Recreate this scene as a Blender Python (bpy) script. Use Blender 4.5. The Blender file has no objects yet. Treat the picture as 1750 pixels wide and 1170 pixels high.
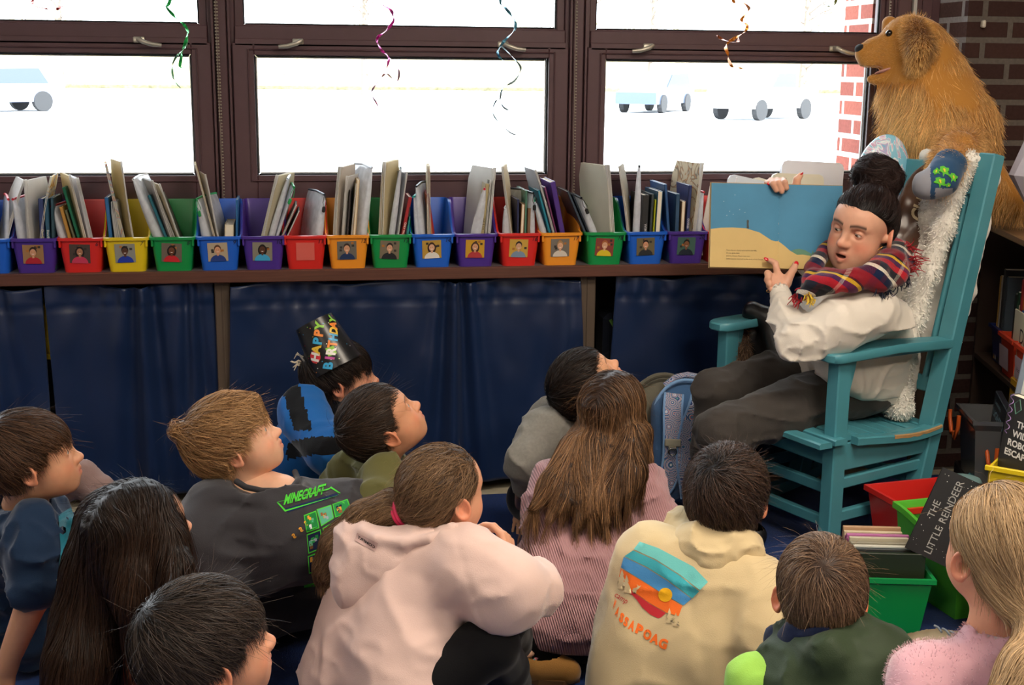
import bpy, math, random
import numpy as np
from mathutils import Vector, Matrix
from mathutils.bvhtree import BVHTree
rng = np.random.default_rng(7)
random.seed(7)
COL = bpy.context.scene.collection
R = math.radians
# ------------------------------------------------------------------ camera model (one place, used for the camera and to survey positions)
F = 2200.0
YAW, PIT, ROL = .1648, .2107, .0102
CAM = np.array([0, -4.5796, 1.4743])
_cy, _sy = math.cos(YAW), math.sin(YAW)
FW = np.array([_sy*math.cos(PIT), _cy*math.cos(PIT), -math.sin(PIT)])
_r = np.array([_cy, -_sy, 0.0]); _u = np.cross(_r, FW)
_c, _s = math.cos(ROL), math.sin(ROL)
RT, UP = _c*_r+_s*_u, -_s*_r+_c*_u
VR = np.array([_cy, -_sy, 0.0]); VF = np.array([_sy, _cy, 0.0]); ZZ = np.array([0, 0, 1.0])
def ray(x, y): return FW+(x-875)/F*RT+(585-y)/F*UP
def atz(x, y, z): d = ray(x, y); return CAM+d*(z-CAM[2])/d[2]
def aty(x, y, Y): d = ray(x, y); return CAM+d*(Y-CAM[1])/d[1]
def att(x, y, t): return CAM+ray(x, y)*t
def nrm(v): v = np.asarray(v, float); return v/np.linalg.norm(v)
def A(*v): return np.array(v, float)
# ------------------------------------------------------------------ materials
def lin(c):
 if isinstance(c, str):
  c = [int(c[i:i+2], 16)/255 for i in (0, 2, 4)]
 return tuple((x/12.92 if x <= .04045 else ((x+.055)/1.055)**2.4) for x in c)+(1.0,)
MATS = {}
def M(name, col, rough=.6, metal=0.0, spec=.5, var=0.0, vscale=6.0, bump=0.0, bscale=200.0, sheen=0.0, coat=0.0,
      trans=0.0, emit=0.0, stretch=None, attr=None, sss=0.0, aniso=0.0, detail=3.0):
 if name in MATS: return MATS[name]
 m = bpy.data.materials.new(name); m.use_nodes = True
 nt = m.node_tree; b = nt.nodes['Principled BSDF']; L = nt.links
 c = lin(col)
 b.inputs['Base Color'].default_value = c
 b.inputs['Roughness'].default_value = rough
 b.inputs['Metallic'].default_value = metal
 b.inputs['Specular IOR Level'].default_value = spec
 b.inputs['Sheen Weight'].default_value = sheen
 b.inputs['Sheen Roughness'].default_value = .4
 b.inputs['Coat Weight'].default_value = coat
 b.inputs['Transmission Weight'].default_value = trans
 b.inputs['Anisotropic'].default_value = aniso
 if sss:
  b.inputs['Subsurface Weight'].default_value = sss
  b.inputs['Subsurface Radius'].default_value = (1.0, .35, .2)
  b.inputs['Subsurface Scale'].default_value = .006
 if emit:
  b.inputs['Emission Color'].default_value = c; b.inputs['Emission Strength'].default_value = emit
 tc = None
 if var or bump:
  tc = nt.nodes.new('ShaderNodeTexCoord'); src = tc.outputs['Object']
  if stretch:
   mp = nt.nodes.new('ShaderNodeMapping'); mp.inputs['Scale'].default_value = stretch
   L.new(src, mp.inputs['Vector']); src = mp.outputs['Vector']
 basec = None
 if attr:
  at = nt.nodes.new('ShaderNodeAttribute'); at.attribute_name = attr; basec = at.outputs['Color']
  L.new(basec, b.inputs['Base Color'])
 if var:
  n = nt.nodes.new('ShaderNodeTexNoise'); n.inputs['Scale'].default_value = vscale; n.inputs['Detail'].default_value = detail
  L.new(src, n.inputs['Vector'])
  mr = nt.nodes.new('ShaderNodeMapRange'); mr.inputs['From Min'].default_value = .25; mr.inputs['From Max'].default_value = .75
  mr.inputs['To Min'].default_value = 1-var; mr.inputs['To Max'].default_value = 1+var
  L.new(n.outputs['Fac'], mr.inputs['Value'])
  mx = nt.nodes.new('ShaderNodeVectorMath'); mx.operation = 'SCALE'
  if basec: L.new(basec, mx.inputs[0])
  else: mx.inputs[0].default_value = c[:3]
  L.new(mr.outputs['Result'], mx.inputs['Scale']); L.new(mx.outputs['Vector'], b.inputs['Base Color'])
 if bump:
  n2 = nt.nodes.new('ShaderNodeTexNoise'); n2.inputs['Scale'].default_value = bscale; n2.inputs['Detail'].default_value = 2
  L.new(src, n2.inputs['Vector'])
  bp = nt.nodes.new('ShaderNodeBump'); bp.inputs['Strength'].default_value = bump; bp.inputs['Distance'].default_value = .002
  L.new(n2.outputs['Fac'], bp.inputs['Height']); L.new(bp.outputs['Normal'], b.inputs['Normal'])
 MATS[name] = m
 return m
def glow_through(m, k=.4):
 nt = m.node_tree
 if nt.nodes.get('thin'): return m
 b = nt.nodes['Principled BSDF']; o = nt.nodes['Material Output']; t = nt.nodes.new('ShaderNodeBsdfTranslucent'); t.name = 'thin'; mx = nt.nodes.new('ShaderNodeMixShader')
 i = b.inputs['Base Color']
 if i.links: nt.links.new(i.links[0].from_socket, t.inputs[0])
 else: t.inputs[0].default_value = i.default_value
 mx.inputs[0].default_value = k; nt.links.new(b.outputs[0], mx.inputs[1]); nt.links.new(t.outputs[0], mx.inputs[2]); nt.links.new(mx.outputs[0], o.inputs[0]); return m
def nodes_of(m): return m.node_tree, m.node_tree.nodes, m.node_tree.links, m.node_tree.nodes['Principled BSDF']
# ------------------------------------------------------------------ objects
def tag(o, label=None, cat=None, group=None, kind=None):
 if label: o['label'] = label
 if cat: o['category'] = cat
 if group: o['group'] = group
 if kind: o['kind'] = kind
 return o
def empty(name, loc=(0, 0, 0), rz=0.0, label=None, cat=None, group=None, parent=None):
 o = bpy.data.objects.new(name, None); COL.objects.link(o)
 o.location = tuple(float(x) for x in loc); o.rotation_euler = (0, 0, rz); o.empty_display_size = .05
 if parent: o.parent = parent
 return tag(o, label, cat, group)
def mobj(name, V, Fc, mats, parent=None, mi=None, smooth=False, cols=None, loc=None, rot=None, label=None, cat=None, group=None, kind=None, world=False):
 """one mesh object. world=True: V are world coordinates although the parent (an unrotated Empty) stands elsewhere"""
 V = np.asarray(V, dtype=np.float64).reshape(-1, 3)
 if world and parent is not None:
  off = np.array(parent.location)
  if parent.parent is not None and parent.type == 'MESH': off = off+np.array(parent.parent.location)
  V = V-off
 me = bpy.data.meshes.new(name)
 if isinstance(Fc, np.ndarray):
  nv, nf, k = len(V), len(Fc), Fc.shape[1]
  me.vertices.add(nv); me.vertices.foreach_set('co', V.astype(np.float32).ravel())
  me.loops.add(nf*k); me.loops.foreach_set('vertex_index', Fc.astype(np.int32).ravel())
  me.polygons.add(nf); me.polygons.foreach_set('loop_start', np.arange(0, nf*k, k, dtype=np.int32))
  me.update(calc_edges=True); me.validate()
 else:
  me.from_pydata(V.tolist(), [], [list(map(int, f)) for f in Fc])
 if not isinstance(mats, (list, tuple)): mats = [mats]
 for m in mats: me.materials.append(m)
 if mi is not None and len(mi) == len(me.polygons): me.polygons.foreach_set('material_index', np.asarray(mi, dtype=np.int32))
 if smooth is not False:
  if smooth is True: me.polygons.foreach_set('use_smooth', np.ones(len(me.polygons), dtype=bool))
  else:
   me.polygons.foreach_set('use_smooth', np.ones(len(me.polygons), dtype=bool))
   try: me.set_sharp_from_angle(angle=math.radians(smooth))
   except Exception: pass
 if cols is not None:
  ca = me.color_attributes.new('Col', 'FLOAT_COLOR', 'POINT')
  c4 = np.ones((len(me.vertices), 4), dtype=np.float32); c4[:, :3] = cols[:len(me.vertices)]
  ca.data.foreach_set('color', c4.ravel())
 me.update()
 o = bpy.data.objects.new(name, me); COL.objects.link(o)
 if parent: o.parent = parent
 if loc is not None: o.location = tuple(float(x) for x in loc)
 if rot is not None: o.rotation_euler = rot
 return tag(o, label, cat, group, kind)
class MB:
 """mesh builder: boxes, tubes, prisms, sheets; .T is a 4x4 applied to what is added"""
 def __init__(s): s.V = []; s.Fc = []; s.mi = []; s.n = 0; s.T = None
 def add(s, V, Fc, mi=0, T=None):
  V = np.asarray(V, float).reshape(-1, 3)
  T = T if T is not None else s.T
  if T is not None:
   T = np.asarray(T); V = V@T[:3, :3].T+T[:3, 3]
  s.V.append(V); s.Fc += [[i+s.n for i in f] for f in Fc]; s.mi += [mi]*len(Fc); s.n += len(V)
  return s
 def box(s, lo, hi, mi=0, bev=0.0, T=None):
  lo = np.minimum(lo, hi).astype(float) if False else np.array(lo, float); hi = np.array(hi, float)
  lo, hi = np.minimum(lo, hi), np.maximum(lo, hi)
  if bev <= 0:
   V = [(x, y, z) for z in (lo[2], hi[2]) for y in (lo[1], hi[1]) for x in (lo[0], hi[0])]
   return s.add(V, [(0, 2, 3, 1), (4, 5, 7, 6), (0, 1, 5, 4), (2, 6, 7, 3), (0, 4, 6, 2), (1, 3, 7, 5)], mi, T)
  b = min(bev, *((hi-lo)/2.01))
  V = []; idx = {}
  for z in (0, 1):
   for y in (0, 1):
    for x in (0, 1):
     c = [lo[0] if x == 0 else hi[0], lo[1] if y == 0 else hi[1], lo[2] if z == 0 else hi[2]]
     sg = [1 if x == 0 else -1, 1 if y == 0 else -1, 1 if z == 0 else -1]
     for ax in range(3):
      p = [c[i]+(0 if i == ax else sg[i]*b) for i in range(3)]
      idx[(x, y, z, ax)] = len(V); V.append(p)
  Q = []
  I = idx
  for a in (0, 1):
   Q.append([I[(a, 0, 0, 0)], I[(a, 1, 0, 0)], I[(a, 1, 1, 0)], I[(a, 0, 1, 0)]][::(-1 if a == 0 else 1)])
   Q.append([I[(0, a, 0, 1)], I[(1, a, 0, 1)], I[(1, a, 1, 1)], I[(0, a, 1, 1)]][::(1 if a == 0 else -1)])
   Q.append([I[(0, 0, a, 2)], I[(1, 0, a, 2)], I[(1, 1, a, 2)], I[(0, 1, a, 2)]][::(-1 if a == 0 else 1)])
   for c in (0, 1):
    Q.append([I[(0, a, c, 1)], I[(1, a, c, 1)], I[(1, a, c, 2)], I[(0, a, c, 2)]])
    Q.append([I[(a, 0, c, 0)], I[(a, 1, c, 0)], I[(a, 1, c, 2)], I[(a, 0, c, 2)]])
    Q.append([I[(a, c, 0, 0)], I[(a, c, 1, 0)], I[(a, c, 1, 1)], I[(a, c, 0, 1)]])
  for x in (0, 1):
   for y in (0, 1):
    for z in (0, 1): Q.append([I[(x, y, z, 0)], I[(x, y, z, 1)], I[(x, y, z, 2)]])
  return s.add(V, Q, mi, T)
 def tube(s, P, rad, k=8, mi=0, caps=True, T=None, closed=False):
  P = [np.array(p, float) for p in P]; n = len(P)
  if np.isscalar(rad): rad = [rad]*n
  V = []; up = None
  for i in range(n):
   if closed: d = P[(i+1) % n]-P[i-1]
   else: d = P[min(i+1, n-1)]-P[max(i-1, 0)]
   d = nrm(d+1e-12)
   if up is None:
    up = np.array([0, 0, 1.0]) if abs(d[2]) < .9 else np.array([1.0, 0, 0])
   a = nrm(np.cross(d, up)); b = np.cross(a, d); up = b
   for j in range(k):
    t = 2*math.pi*j/k
    V.append(P[i]+rad[i]*(math.cos(t)*a+math.sin(t)*b))
  Fc = []
  for i in range(n if closed else n-1):
   i2 = (i+1) % n
   for j in range(k):
    Fc.append([i*k+j, i*k+(j+1) % k, i2*k+(j+1) % k, i2*k+j])
  if caps and not closed:
   Fc.append(list(range(k))[::1]); Fc.append([(n-1)*k+j for j in range(k)][::-1])
  return s.add(V, Fc, mi, T)
 def prism(s, pts, z0, z1, mi=0, T=None):
  n = len(pts)
  V = [(x, y, z0) for x, y in pts]+[(x, y, z1) for x, y in pts]
  Fc = [list(range(n))[::-1], list(range(n, 2*n))]+[[i, (i+1) % n, n+(i+1) % n, n+i] for i in range(n)]
  return s.add(V, Fc, mi, T)
 def loft(s, rings, mi=0, cap=(True, True), T=None, closed=True):
  k = len(rings[0]); V = [p for r in rings for p in r]; Fc = []
  for i in range(len(rings)-1):
   for j in range(k if closed else k-1):
    Fc.append([i*k+j, i*k+(j+1) % k, (i+1)*k+(j+1) % k, (i+1)*k+j])
  if closed and cap[0]: Fc.append(list(range(k))[::-1])
  if closed and cap[1]: Fc.append([(len(rings)-1)*k+j for j in range(k)])
  return s.add(V, Fc, mi, T)
 def sphere(s, c, r, mi=0, nu=12, nv=8, T=None):
  r = np.ones(3)*r if np.isscalar(r) else np.array(r, float)
  rings = []
  for i in range(1, nv):
   ph = math.pi*i/nv
   rings.append([(c[0]+r[0]*math.sin(ph)*math.cos(2*math.pi*j/nu), c[1]+r[1]*math.sin(ph)*math.sin(2*math.pi*j/nu), c[2]-r[2]*math.cos(ph)) for j in range(nu)])
  V = [p for q in rings for p in q]+[(c[0], c[1], c[2]-r[2]), (c[0], c[1], c[2]+r[2])]
  Fc = []
  for i in range(nv-2):
   for j in range(nu): Fc.append([i*nu+j, i*nu+(j+1) % nu, (i+1)*nu+(j+1) % nu, (i+1)*nu+j])
  b = (nv-1)*nu
  for j in range(nu): Fc.append([b, (j+1) % nu, j]); Fc.append([b+1, (nv-2)*nu+j, (nv-2)*nu+(j+1) % nu])
  return s.add(V, Fc, mi, T)
 def out(s, name, mats, parent=None, **kw):
  V = np.concatenate(s.V) if s.V else np.zeros((0, 3))
  return mobj(name, V, s.Fc, mats, parent, mi=s.mi, **kw)
def frame(o, ex, ey, ez):
 T = np.eye(4); T[:3, 0] = ex; T[:3, 1] = ey; T[:3, 2] = ez; T[:3, 3] = o; return T
def rotz(a):
 T = np.eye(4); c, s = math.cos(a), math.sin(a); T[0, 0] = c; T[0, 1] = -s; T[1, 0] = s; T[1, 1] = c; return T
# ------------------------------------------------------------------ writing
_tc = {}
def text2d(s, size=1.0, bold=0.0, shear=0.0, spacing=1.0):
 """returns (verts Nx2, faces, width) of the lettering"""
 key = (s, bold, shear, spacing)
 if key not in _tc:
  cu = bpy.data.curves.new('lettering', 'FONT'); cu.body = s; cu.size = 1.0; cu.fill_mode = 'FRONT'
  cu.offset = bold; cu.shear = shear; cu.space_character = spacing; cu.resolution_u = 3
  ob = bpy.data.objects.new('lettering', cu)
  me = ob.to_mesh()
  V = np.array([v.co[:2] for v in me.vertices]).reshape(-1, 2); Fc = [list(p.vertices) for p in me.polygons]
  ob.to_mesh_clear(); bpy.data.objects.remove(ob); bpy.data.curves.remove(cu)
  _tc[key] = (V, Fc)
 V, Fc = _tc[key]
 if len(V) == 0: return V, Fc, 0
 V = V*size
 return V, Fc, V[:, 0].max()
def put_text(mb, s, size, o, ex, ey, mi=0, align='C', **kw):
 V, Fc, w = text2d(s, size, **kw)
 if not len(V): return
 x0 = -w/2 if align == 'C' else 0
 o, ex, ey = map(lambda q: np.array(q, float), (o, ex, ey))
 mb.add(o+(V[:, :1]+x0)*ex+V[:, 1:2]*ey, Fc, mi)
# ------------------------------------------------------------------ noise and signed distance shapes
class VN:
 def __init__(s, seed): s.L = np.random.default_rng(seed).random((16, 16, 16)).astype(np.float32)*2-1
 def __call__(s, P, sc):
  q = P*sc+100.0; i = np.floor(q).astype(int); f = (q-i).astype(np.float32); f = f*f*(3-2*f); i &= 15; j = (i+1) & 15
  L = s.L; x0, y0, z0 = i.T; x1, y1, z1 = j.T; fx, fy, fz = f.T
  a = L[x0, y0, z0]*(1-fx)+L[x1, y0, z0]*fx; b = L[x0, y1, z0]*(1-fx)+L[x1, y1, z0]*fx
  c = L[x0, y0, z1]*(1-fx)+L[x1, y0, z1]*fx; d = L[x0, y1, z1]*(1-fx)+L[x1, y1, z1]*fx
  return (a*(1-fy)+b*fy)*(1-fz)+(c*(1-fy)+d*fy)*fz
N1, N2, N3 = VN(1), VN(2), VN(3)
def rc(a, b, ra, rb=None):
 a = np.array(a, float); b = np.array(b, float); rb = ra if rb is None else rb
 ba = b-a; L2 = float(ba@ba)+1e-12
 def f(P):
  h = np.clip((P-a)@ba/L2, 0, 1)
  return np.linalg.norm(P-a-h[:, None]*ba, axis=1)-(ra+(rb-ra)*h)
 return f
def el(c, r, Rm=None):
 c = np.array(c, float); r = np.array(r, float); Rm = None if Rm is None else np.array(Rm)
 def f(P):
  q = P-c
  if Rm is not None: q = q@Rm
  k0 = np.linalg.norm(q/r, axis=1); k1 = np.linalg.norm(q/(r*r), axis=1)+1e-9
  return k0*(k0-1)/k1
 return f
def bx(c, h, Rm=None, rad=.01):
 c = np.array(c, float); h = np.array(h, float)-rad
 def f(P):
  q = P-c
  if Rm is not None: q = q@Rm
  q = np.abs(q)-h
  return np.linalg.norm(np.maximum(q, 0), axis=1)+np.minimum(q.max(axis=1), 0)-rad
 return f
def tor(c, Rm, R0, r0, sy=1.0):
 c = np.array(c, float)
 def f(P):
  q = (P-c)@Rm
  return np.hypot(np.hypot(q[:, 0], q[:, 1]/sy)-R0, q[:, 2])-r0
 return f
def smin(a, b, k):
 if k <= 0: return np.minimum(a, b)
 h = np.maximum(k-np.abs(a-b), 0)/k
 return np.minimum(a, b)-h*h*k*.25
def smax(a, b, k): return -smin(-a, -b, k)
def U(k, *fs):
 def f(P):
  d = fs[0](P)
  for g in fs[1:]: d = smin(d, g(P), k)
  return d
 return f
def SUB(f, g, k=.004): return lambda P: smax(f(P), -g(P), k)
def INT(f, g, k=.004): return lambda P: smax(f(P), g(P), k)
def OFF(f, o): return lambda P: f(P)-o
def plane(p, n): p = np.array(p, float); n = nrm(n); return lambda P: (P-p)@n
def chain(pts, k=None):
 """pts: list of (point, radius): tapered limb"""
 fs = [rc(pts[i][0], pts[i+1][0], pts[i][1], pts[i+1][1]) for i in range(len(pts)-1)]
 return U(.012 if k is None else k, *fs)
def sdf_mesh(f, lo, hi, h, b=4, slack=1.7):
 lo = np.array(lo, float); hi = np.array(hi, float)
 nb = np.maximum(np.ceil((hi-lo)/(h*b)).astype(int), 1); n = nb*b
 g = [lo[i]+(np.arange(nb[i])*b+(b-1)/2)*h for i in range(3)]
 C = np.stack(np.meshgrid(*g, indexing='ij'), -1).reshape(-1, 3)
 vc = f(C).astype(np.float32)
 act = np.abs(vc) < b*h*.87*slack+h
 vals = np.repeat(np.repeat(np.repeat(vc.reshape(nb), b, 0), b, 1), b, 2)
 ai = np.argwhere(act.reshape(nb))
 if len(ai) == 0: return np.zeros((0, 3)), np.zeros((0, 4), int)
 sub = np.stack(np.meshgrid(*[np.arange(b)]*3, indexing='ij'), -1).reshape(-1, 3)
 I = (ai[:, None, :]*b+sub[None]).reshape(-1, 3)
 out = np.empty(len(I), np.float32)
 for s in range(0, len(I), 400000):
  out[s:s+400000] = f(lo+I[s:s+400000]*h)
 vals[I[:, 0], I[:, 1], I[:, 2]] = out
 S = vals < 0
 c = sum(S[x:n[0]-1+x, y:n[1]-1+y, z:n[2]-1+z].astype(np.int8) for x in (0, 1) for y in (0, 1) for z in (0, 1))
 cells = np.argwhere((c > 0) & (c < 8))
 cid = -np.ones(c.shape, np.int64); cid[cells[:, 0], cells[:, 1], cells[:, 2]] = np.arange(len(cells))
 acc = np.zeros((len(cells), 3)); cnt = np.zeros(len(cells))
 for ax in range(3):
  o = [i for i in range(3) if i != ax]
  for u in (0, 1):
   for v in (0, 1):
    p = cells.copy(); p[:, o[0]] += u; p[:, o[1]] += v; q = p.copy(); q[:, ax] += 1
    a = vals[p[:, 0], p[:, 1], p[:, 2]]; bb = vals[q[:, 0], q[:, 1], q[:, 2]]
    m = (a < 0) != (bb < 0)
    t = np.where(m, a/np.where(m, a-bb, 1), 0)
    pt = p.astype(float); pt[:, ax] += t
    acc[m] += pt[m]; cnt[m] += 1
 V = lo+acc/cnt[:, None]*h
 Q = []
 for ax in range(3):
  o = [(ax+1) % 3, (ax+2) % 3]
  sl0 = [slice(0, n[i]) for i in range(3)]
  s0 = [slice(0, n[0]), slice(0, n[1]), slice(0, n[2])]; s1 = list(s0)
  s0[ax] = slice(0, n[ax]-1); s1[ax] = slice(1, n[ax])
  a = S[tuple(s0)]; bb = S[tuple(s1)]
  e = np.argwhere(a != bb)
  e = e[(e[:, o[0]] > 0) & (e[:, o[1]] > 0) & (e[:, o[0]] < n[o[0]]-1) & (e[:, o[1]] < n[o[1]]-1)]
  if len(e) == 0: continue
  inside = S[e[:, 0], e[:, 1], e[:, 2]]
  def ci(u, v):
   p = e.copy(); p[:, o[0]] += u; p[:, o[1]] += v
   return cid[p[:, 0], p[:, 1], p[:, 2]]
  q = np.stack([ci(-1, -1), ci(0, -1), ci(0, 0), ci(-1, 0)], 1)
  q[~inside] = q[~inside][:, ::-1]
  Q.append(q)
 Q = np.concatenate(Q); Q = Q[(Q >= 0).all(1)]
 return V, Q
def grad(f, P, e=1e-3):
 g = np.stack([f(P+np.eye(3)[i]*e)-f(P-np.eye(3)[i]*e) for i in range(3)], 1)
 return g/(np.linalg.norm(g, axis=1, keepdims=True)+1e-9)
def snap(f, P, it=2, off=0.0):
 for _ in range(it): P = P-grad(f, P)*(f(P)-off)[:, None]
 return P
def relax(V, Q, it=1, lam=.5):
 n = len(V)
 E = np.concatenate([Q[:, [0, 1]], Q[:, [1, 2]], Q[:, [2, 3]], Q[:, [3, 0]]])
 for _ in range(it):
  S = np.zeros((n, 3)); c = np.zeros(n)
  for k in range(3):
   S[:, k] = np.bincount(E[:, 0], V[E[:, 1], k], n)+np.bincount(E[:, 1], V[E[:, 0], k], n)
  c = np.bincount(E[:, 0], minlength=n)+np.bincount(E[:, 1], minlength=n)
  V = V+(S/np.maximum(c, 1)[:, None]-V)*lam
 return V
def shape(name, f, lo, hi, h, mat, parent, colf=None, it=1, world=True, T=None, **kw):
 V, Q = sdf_mesh(f, lo, hi, h)
 V = relax(V, Q, it)
 cols = colf(V) if colf else None
 if T is not None: V = V@T[:3, :3].T+T[:3, 3]
 return mobj(name, V, Q, mat, parent, smooth=True, cols=cols, world=world, **kw)
def bbox(pts, pad):
 P = np.array(pts, float).reshape(-1, 3); return P.min(0)-pad, P.max(0)+pad
# ------------------------------------------------------------------ strands (hair, fur, fringe): ribbons combed over a surface
dn_ = np.array([0, 0, -.25])
def nrmr(v): return v/(np.linalg.norm(v, axis=1, keepdims=True)+1e-9)
def strands(seeds, f, dirf, nseg, seg, width, off0=0.0, off1=.004, colr=None, colt=None, cvar=.25, jit=.25, tilt=.7, free=0.0, rnd=None, hang=.35):
 """seeds on/near the surface f=0; each strand walks along dirf kept at a height above f"""
 rnd = rnd or rng
 n = len(seeds); P = seeds.copy(); path = [P]
 hgt = rnd.uniform(0, 1, n)**1.5*(off1-off0)+off0
 jd = rnd.normal(0, jit, (n, 3)); L = rnd.uniform(.65, 1.15, n)
 nor = []
 for k in range(nseg):
  g = grad(f, P) if f is not None else np.tile(A(0, 0, 1.), (n, 1))
  nor.append(g)
  d = dirf(P, g)+jd*(1 if k else .3)
  if free <= 0: d = d-g*np.sum(d*g, 1, keepdims=True)*.95
  d /= np.linalg.norm(d, axis=1, keepdims=True)+1e-9
  if f is not None and free <= 0 and k:
   und = und | (g[:, 2] < -.45)
   d = np.where(und[:, None], nrmr(dprev*.8+dn_), d)
  else: und = np.zeros(n, bool)
  dprev = d
  P = P+d*(seg*L*np.where(und, hang, 1.0))[:, None]
  if f is not None and free <= 0:
   P = P-g*(np.where(und, 0, f(P)-hgt)*.9)[:, None]
  path.append(P)
 nor.append(nor[-1])
 path = np.stack(path, 1); nor = np.stack(nor, 1)
 tan = np.gradient(path, axis=1)
 side = np.cross(tan, nor)+1e-9; side /= np.linalg.norm(side, axis=2, keepdims=True)
 ta = rnd.normal(0, tilt, n)[:, None, None]
 side = side*np.cos(ta)+nor*np.sin(ta)
 w = (width*rnd.uniform(.6, 1.3, n))[:, None, None]*np.linspace(1, .25, nseg+1)[None, :, None]**.7
 Lf, Rg = path-side*w/2, path+side*w/2
 V = np.stack([Lf, Rg], 2).reshape(-1, 3)
 b = (np.arange(n)*(nseg+1)*2)[:, None]; k = np.arange(nseg)[None]*2
 Q = np.stack([b+k, b+k+1, b+k+3, b+k+2], 2).reshape(-1, 4)
 cols = None
 if colr is not None:
  t = np.linspace(0, 1, nseg+1)[None, :, None]
  c = np.array(lin(colr)[:3])*(1-t)+np.array(lin(colt or colr)[:3])*t
  c = c*np.exp(rnd.normal(0, cvar, n))[:, None, None]
  cols = np.repeat(c[:, :, None, :], 2, 2).reshape(-1, 3)
 return V, Q, cols
def join(parts):
 Vs, Qs, Cs, n = [], [], [], 0
 for V, Q, c in parts:
  Vs.append(V); Qs.append(Q+n); Cs.append(c if c is not None else np.ones((len(V), 3))); n += len(V)
 return np.concatenate(Vs), np.concatenate(Qs), np.concatenate(Cs)
def surf_seeds(V, Q, n, keep=None, rnd=None):
 rnd = rnd or rng
 c = V[Q].mean(1); ar = np.linalg.norm(np.cross(V[Q[:, 1]]-V[Q[:, 0]], V[Q[:, 3]]-V[Q[:, 0]]), axis=1)
 if keep is not None: ar = ar*keep(c)
 ar = ar/ar.sum(); i = rnd.choice(len(Q), n, p=ar)
 u, v = rnd.random((2, n, 1)); q = V[Q[i]]
 return q[:, 0]*(1-u)*(1-v)+q[:, 1]*u*(1-v)+q[:, 2]*u*v+q[:, 3]*(1-u)*v
def march(f, P, d, off=0.0, n=40, mx=.6):
 P = P.copy(); tot = np.zeros(len(P))
 for _ in range(n):
  s = f(P)-off; s = np.clip(s, -.01, .05)
  P = P+d*s[:, None]*.9
 return P
def fine(V, Fc, L):
 """cut flat artwork into small triangles so it can follow a curved surface"""
 import bmesh
 bm = bmesh.new(); vs = [bm.verts.new((v[0], v[1], 0)) for v in V]
 for f in Fc:
  try: bm.faces.new([vs[i] for i in f])
  except ValueError: pass
 bmesh.ops.triangulate(bm, faces=bm.faces[:])
 for _ in range(7):
  e = [x for x in bm.edges if x.calc_length() > L]
  if not e: break
  bmesh.ops.subdivide_edges(bm, edges=e, cuts=1)
  bmesh.ops.triangulate(bm, faces=[f for f in bm.faces if len(f.verts) > 3])
 bm.verts.index_update()
 V2 = np.array([v.co[:2] for v in bm.verts]); F2 = [[v.index for v in f.verts] for f in bm.faces]
 bm.free(); return V2, F2
def drape(mb, V, Fc, f, o, ex, ey, n, off=.0015, mi=0, L=.012, start=.15):
 """print flat artwork (metres) on the cloth f, thrown along -n from above o"""
 V, Fc = fine(V, Fc, L)
 P = np.array(o)+V[:, :1]*ex+V[:, 1:2]*ey+np.array(n)*start
 P = march(f, P, -nrm(n), off, 60)
 mb.add(P, Fc, mi)
def drape_px(mb, V, Fc, f, t0, mi=0, off=.0015, L=9.0, n=70):
 """lay flat artwork on the cloth f; the artwork was surveyed in photo pixels, t0 is a distance in front of the cloth"""
 V, Fc = fine(V, Fc, L)
 D = np.array([nrm(ray(x, y)) for x, y in V]); P = np.array([att(x, y, t0) for x, y in V])
 P = march(f, P, D, off, n); ok = np.abs(f(P)-off) < .006; Fc = [q for q in Fc if ok[list(q)].all()]
 used = sorted({i for q in Fc for i in q}); mp = {i: k for k, i in enumerate(used)}
 if Fc: mb.add(P[used], [[mp[i] for i in q] for q in Fc], mi)
def text_px(mb, s, o, ex, ey, f, t0, mi=0, align='L', off=.0018, L=6.0, **kw):
 """o, ex, ey in pixels; ey = cap height vector, ex = unit advance of one em"""
 V, Fc, w = text2d(s, 1.0, **kw)
 x0 = -w/2 if align == 'C' else 0
 W_ = np.array(o)+(V[:, :1]+x0)*np.array(ex)+V[:, 1:2]*np.array(ey)
 drape_px(mb, W_, [f_[::-1] if np.cross(ex, ey) > 0 else f_ for f_ in Fc], f, t0, mi, off, L)
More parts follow.
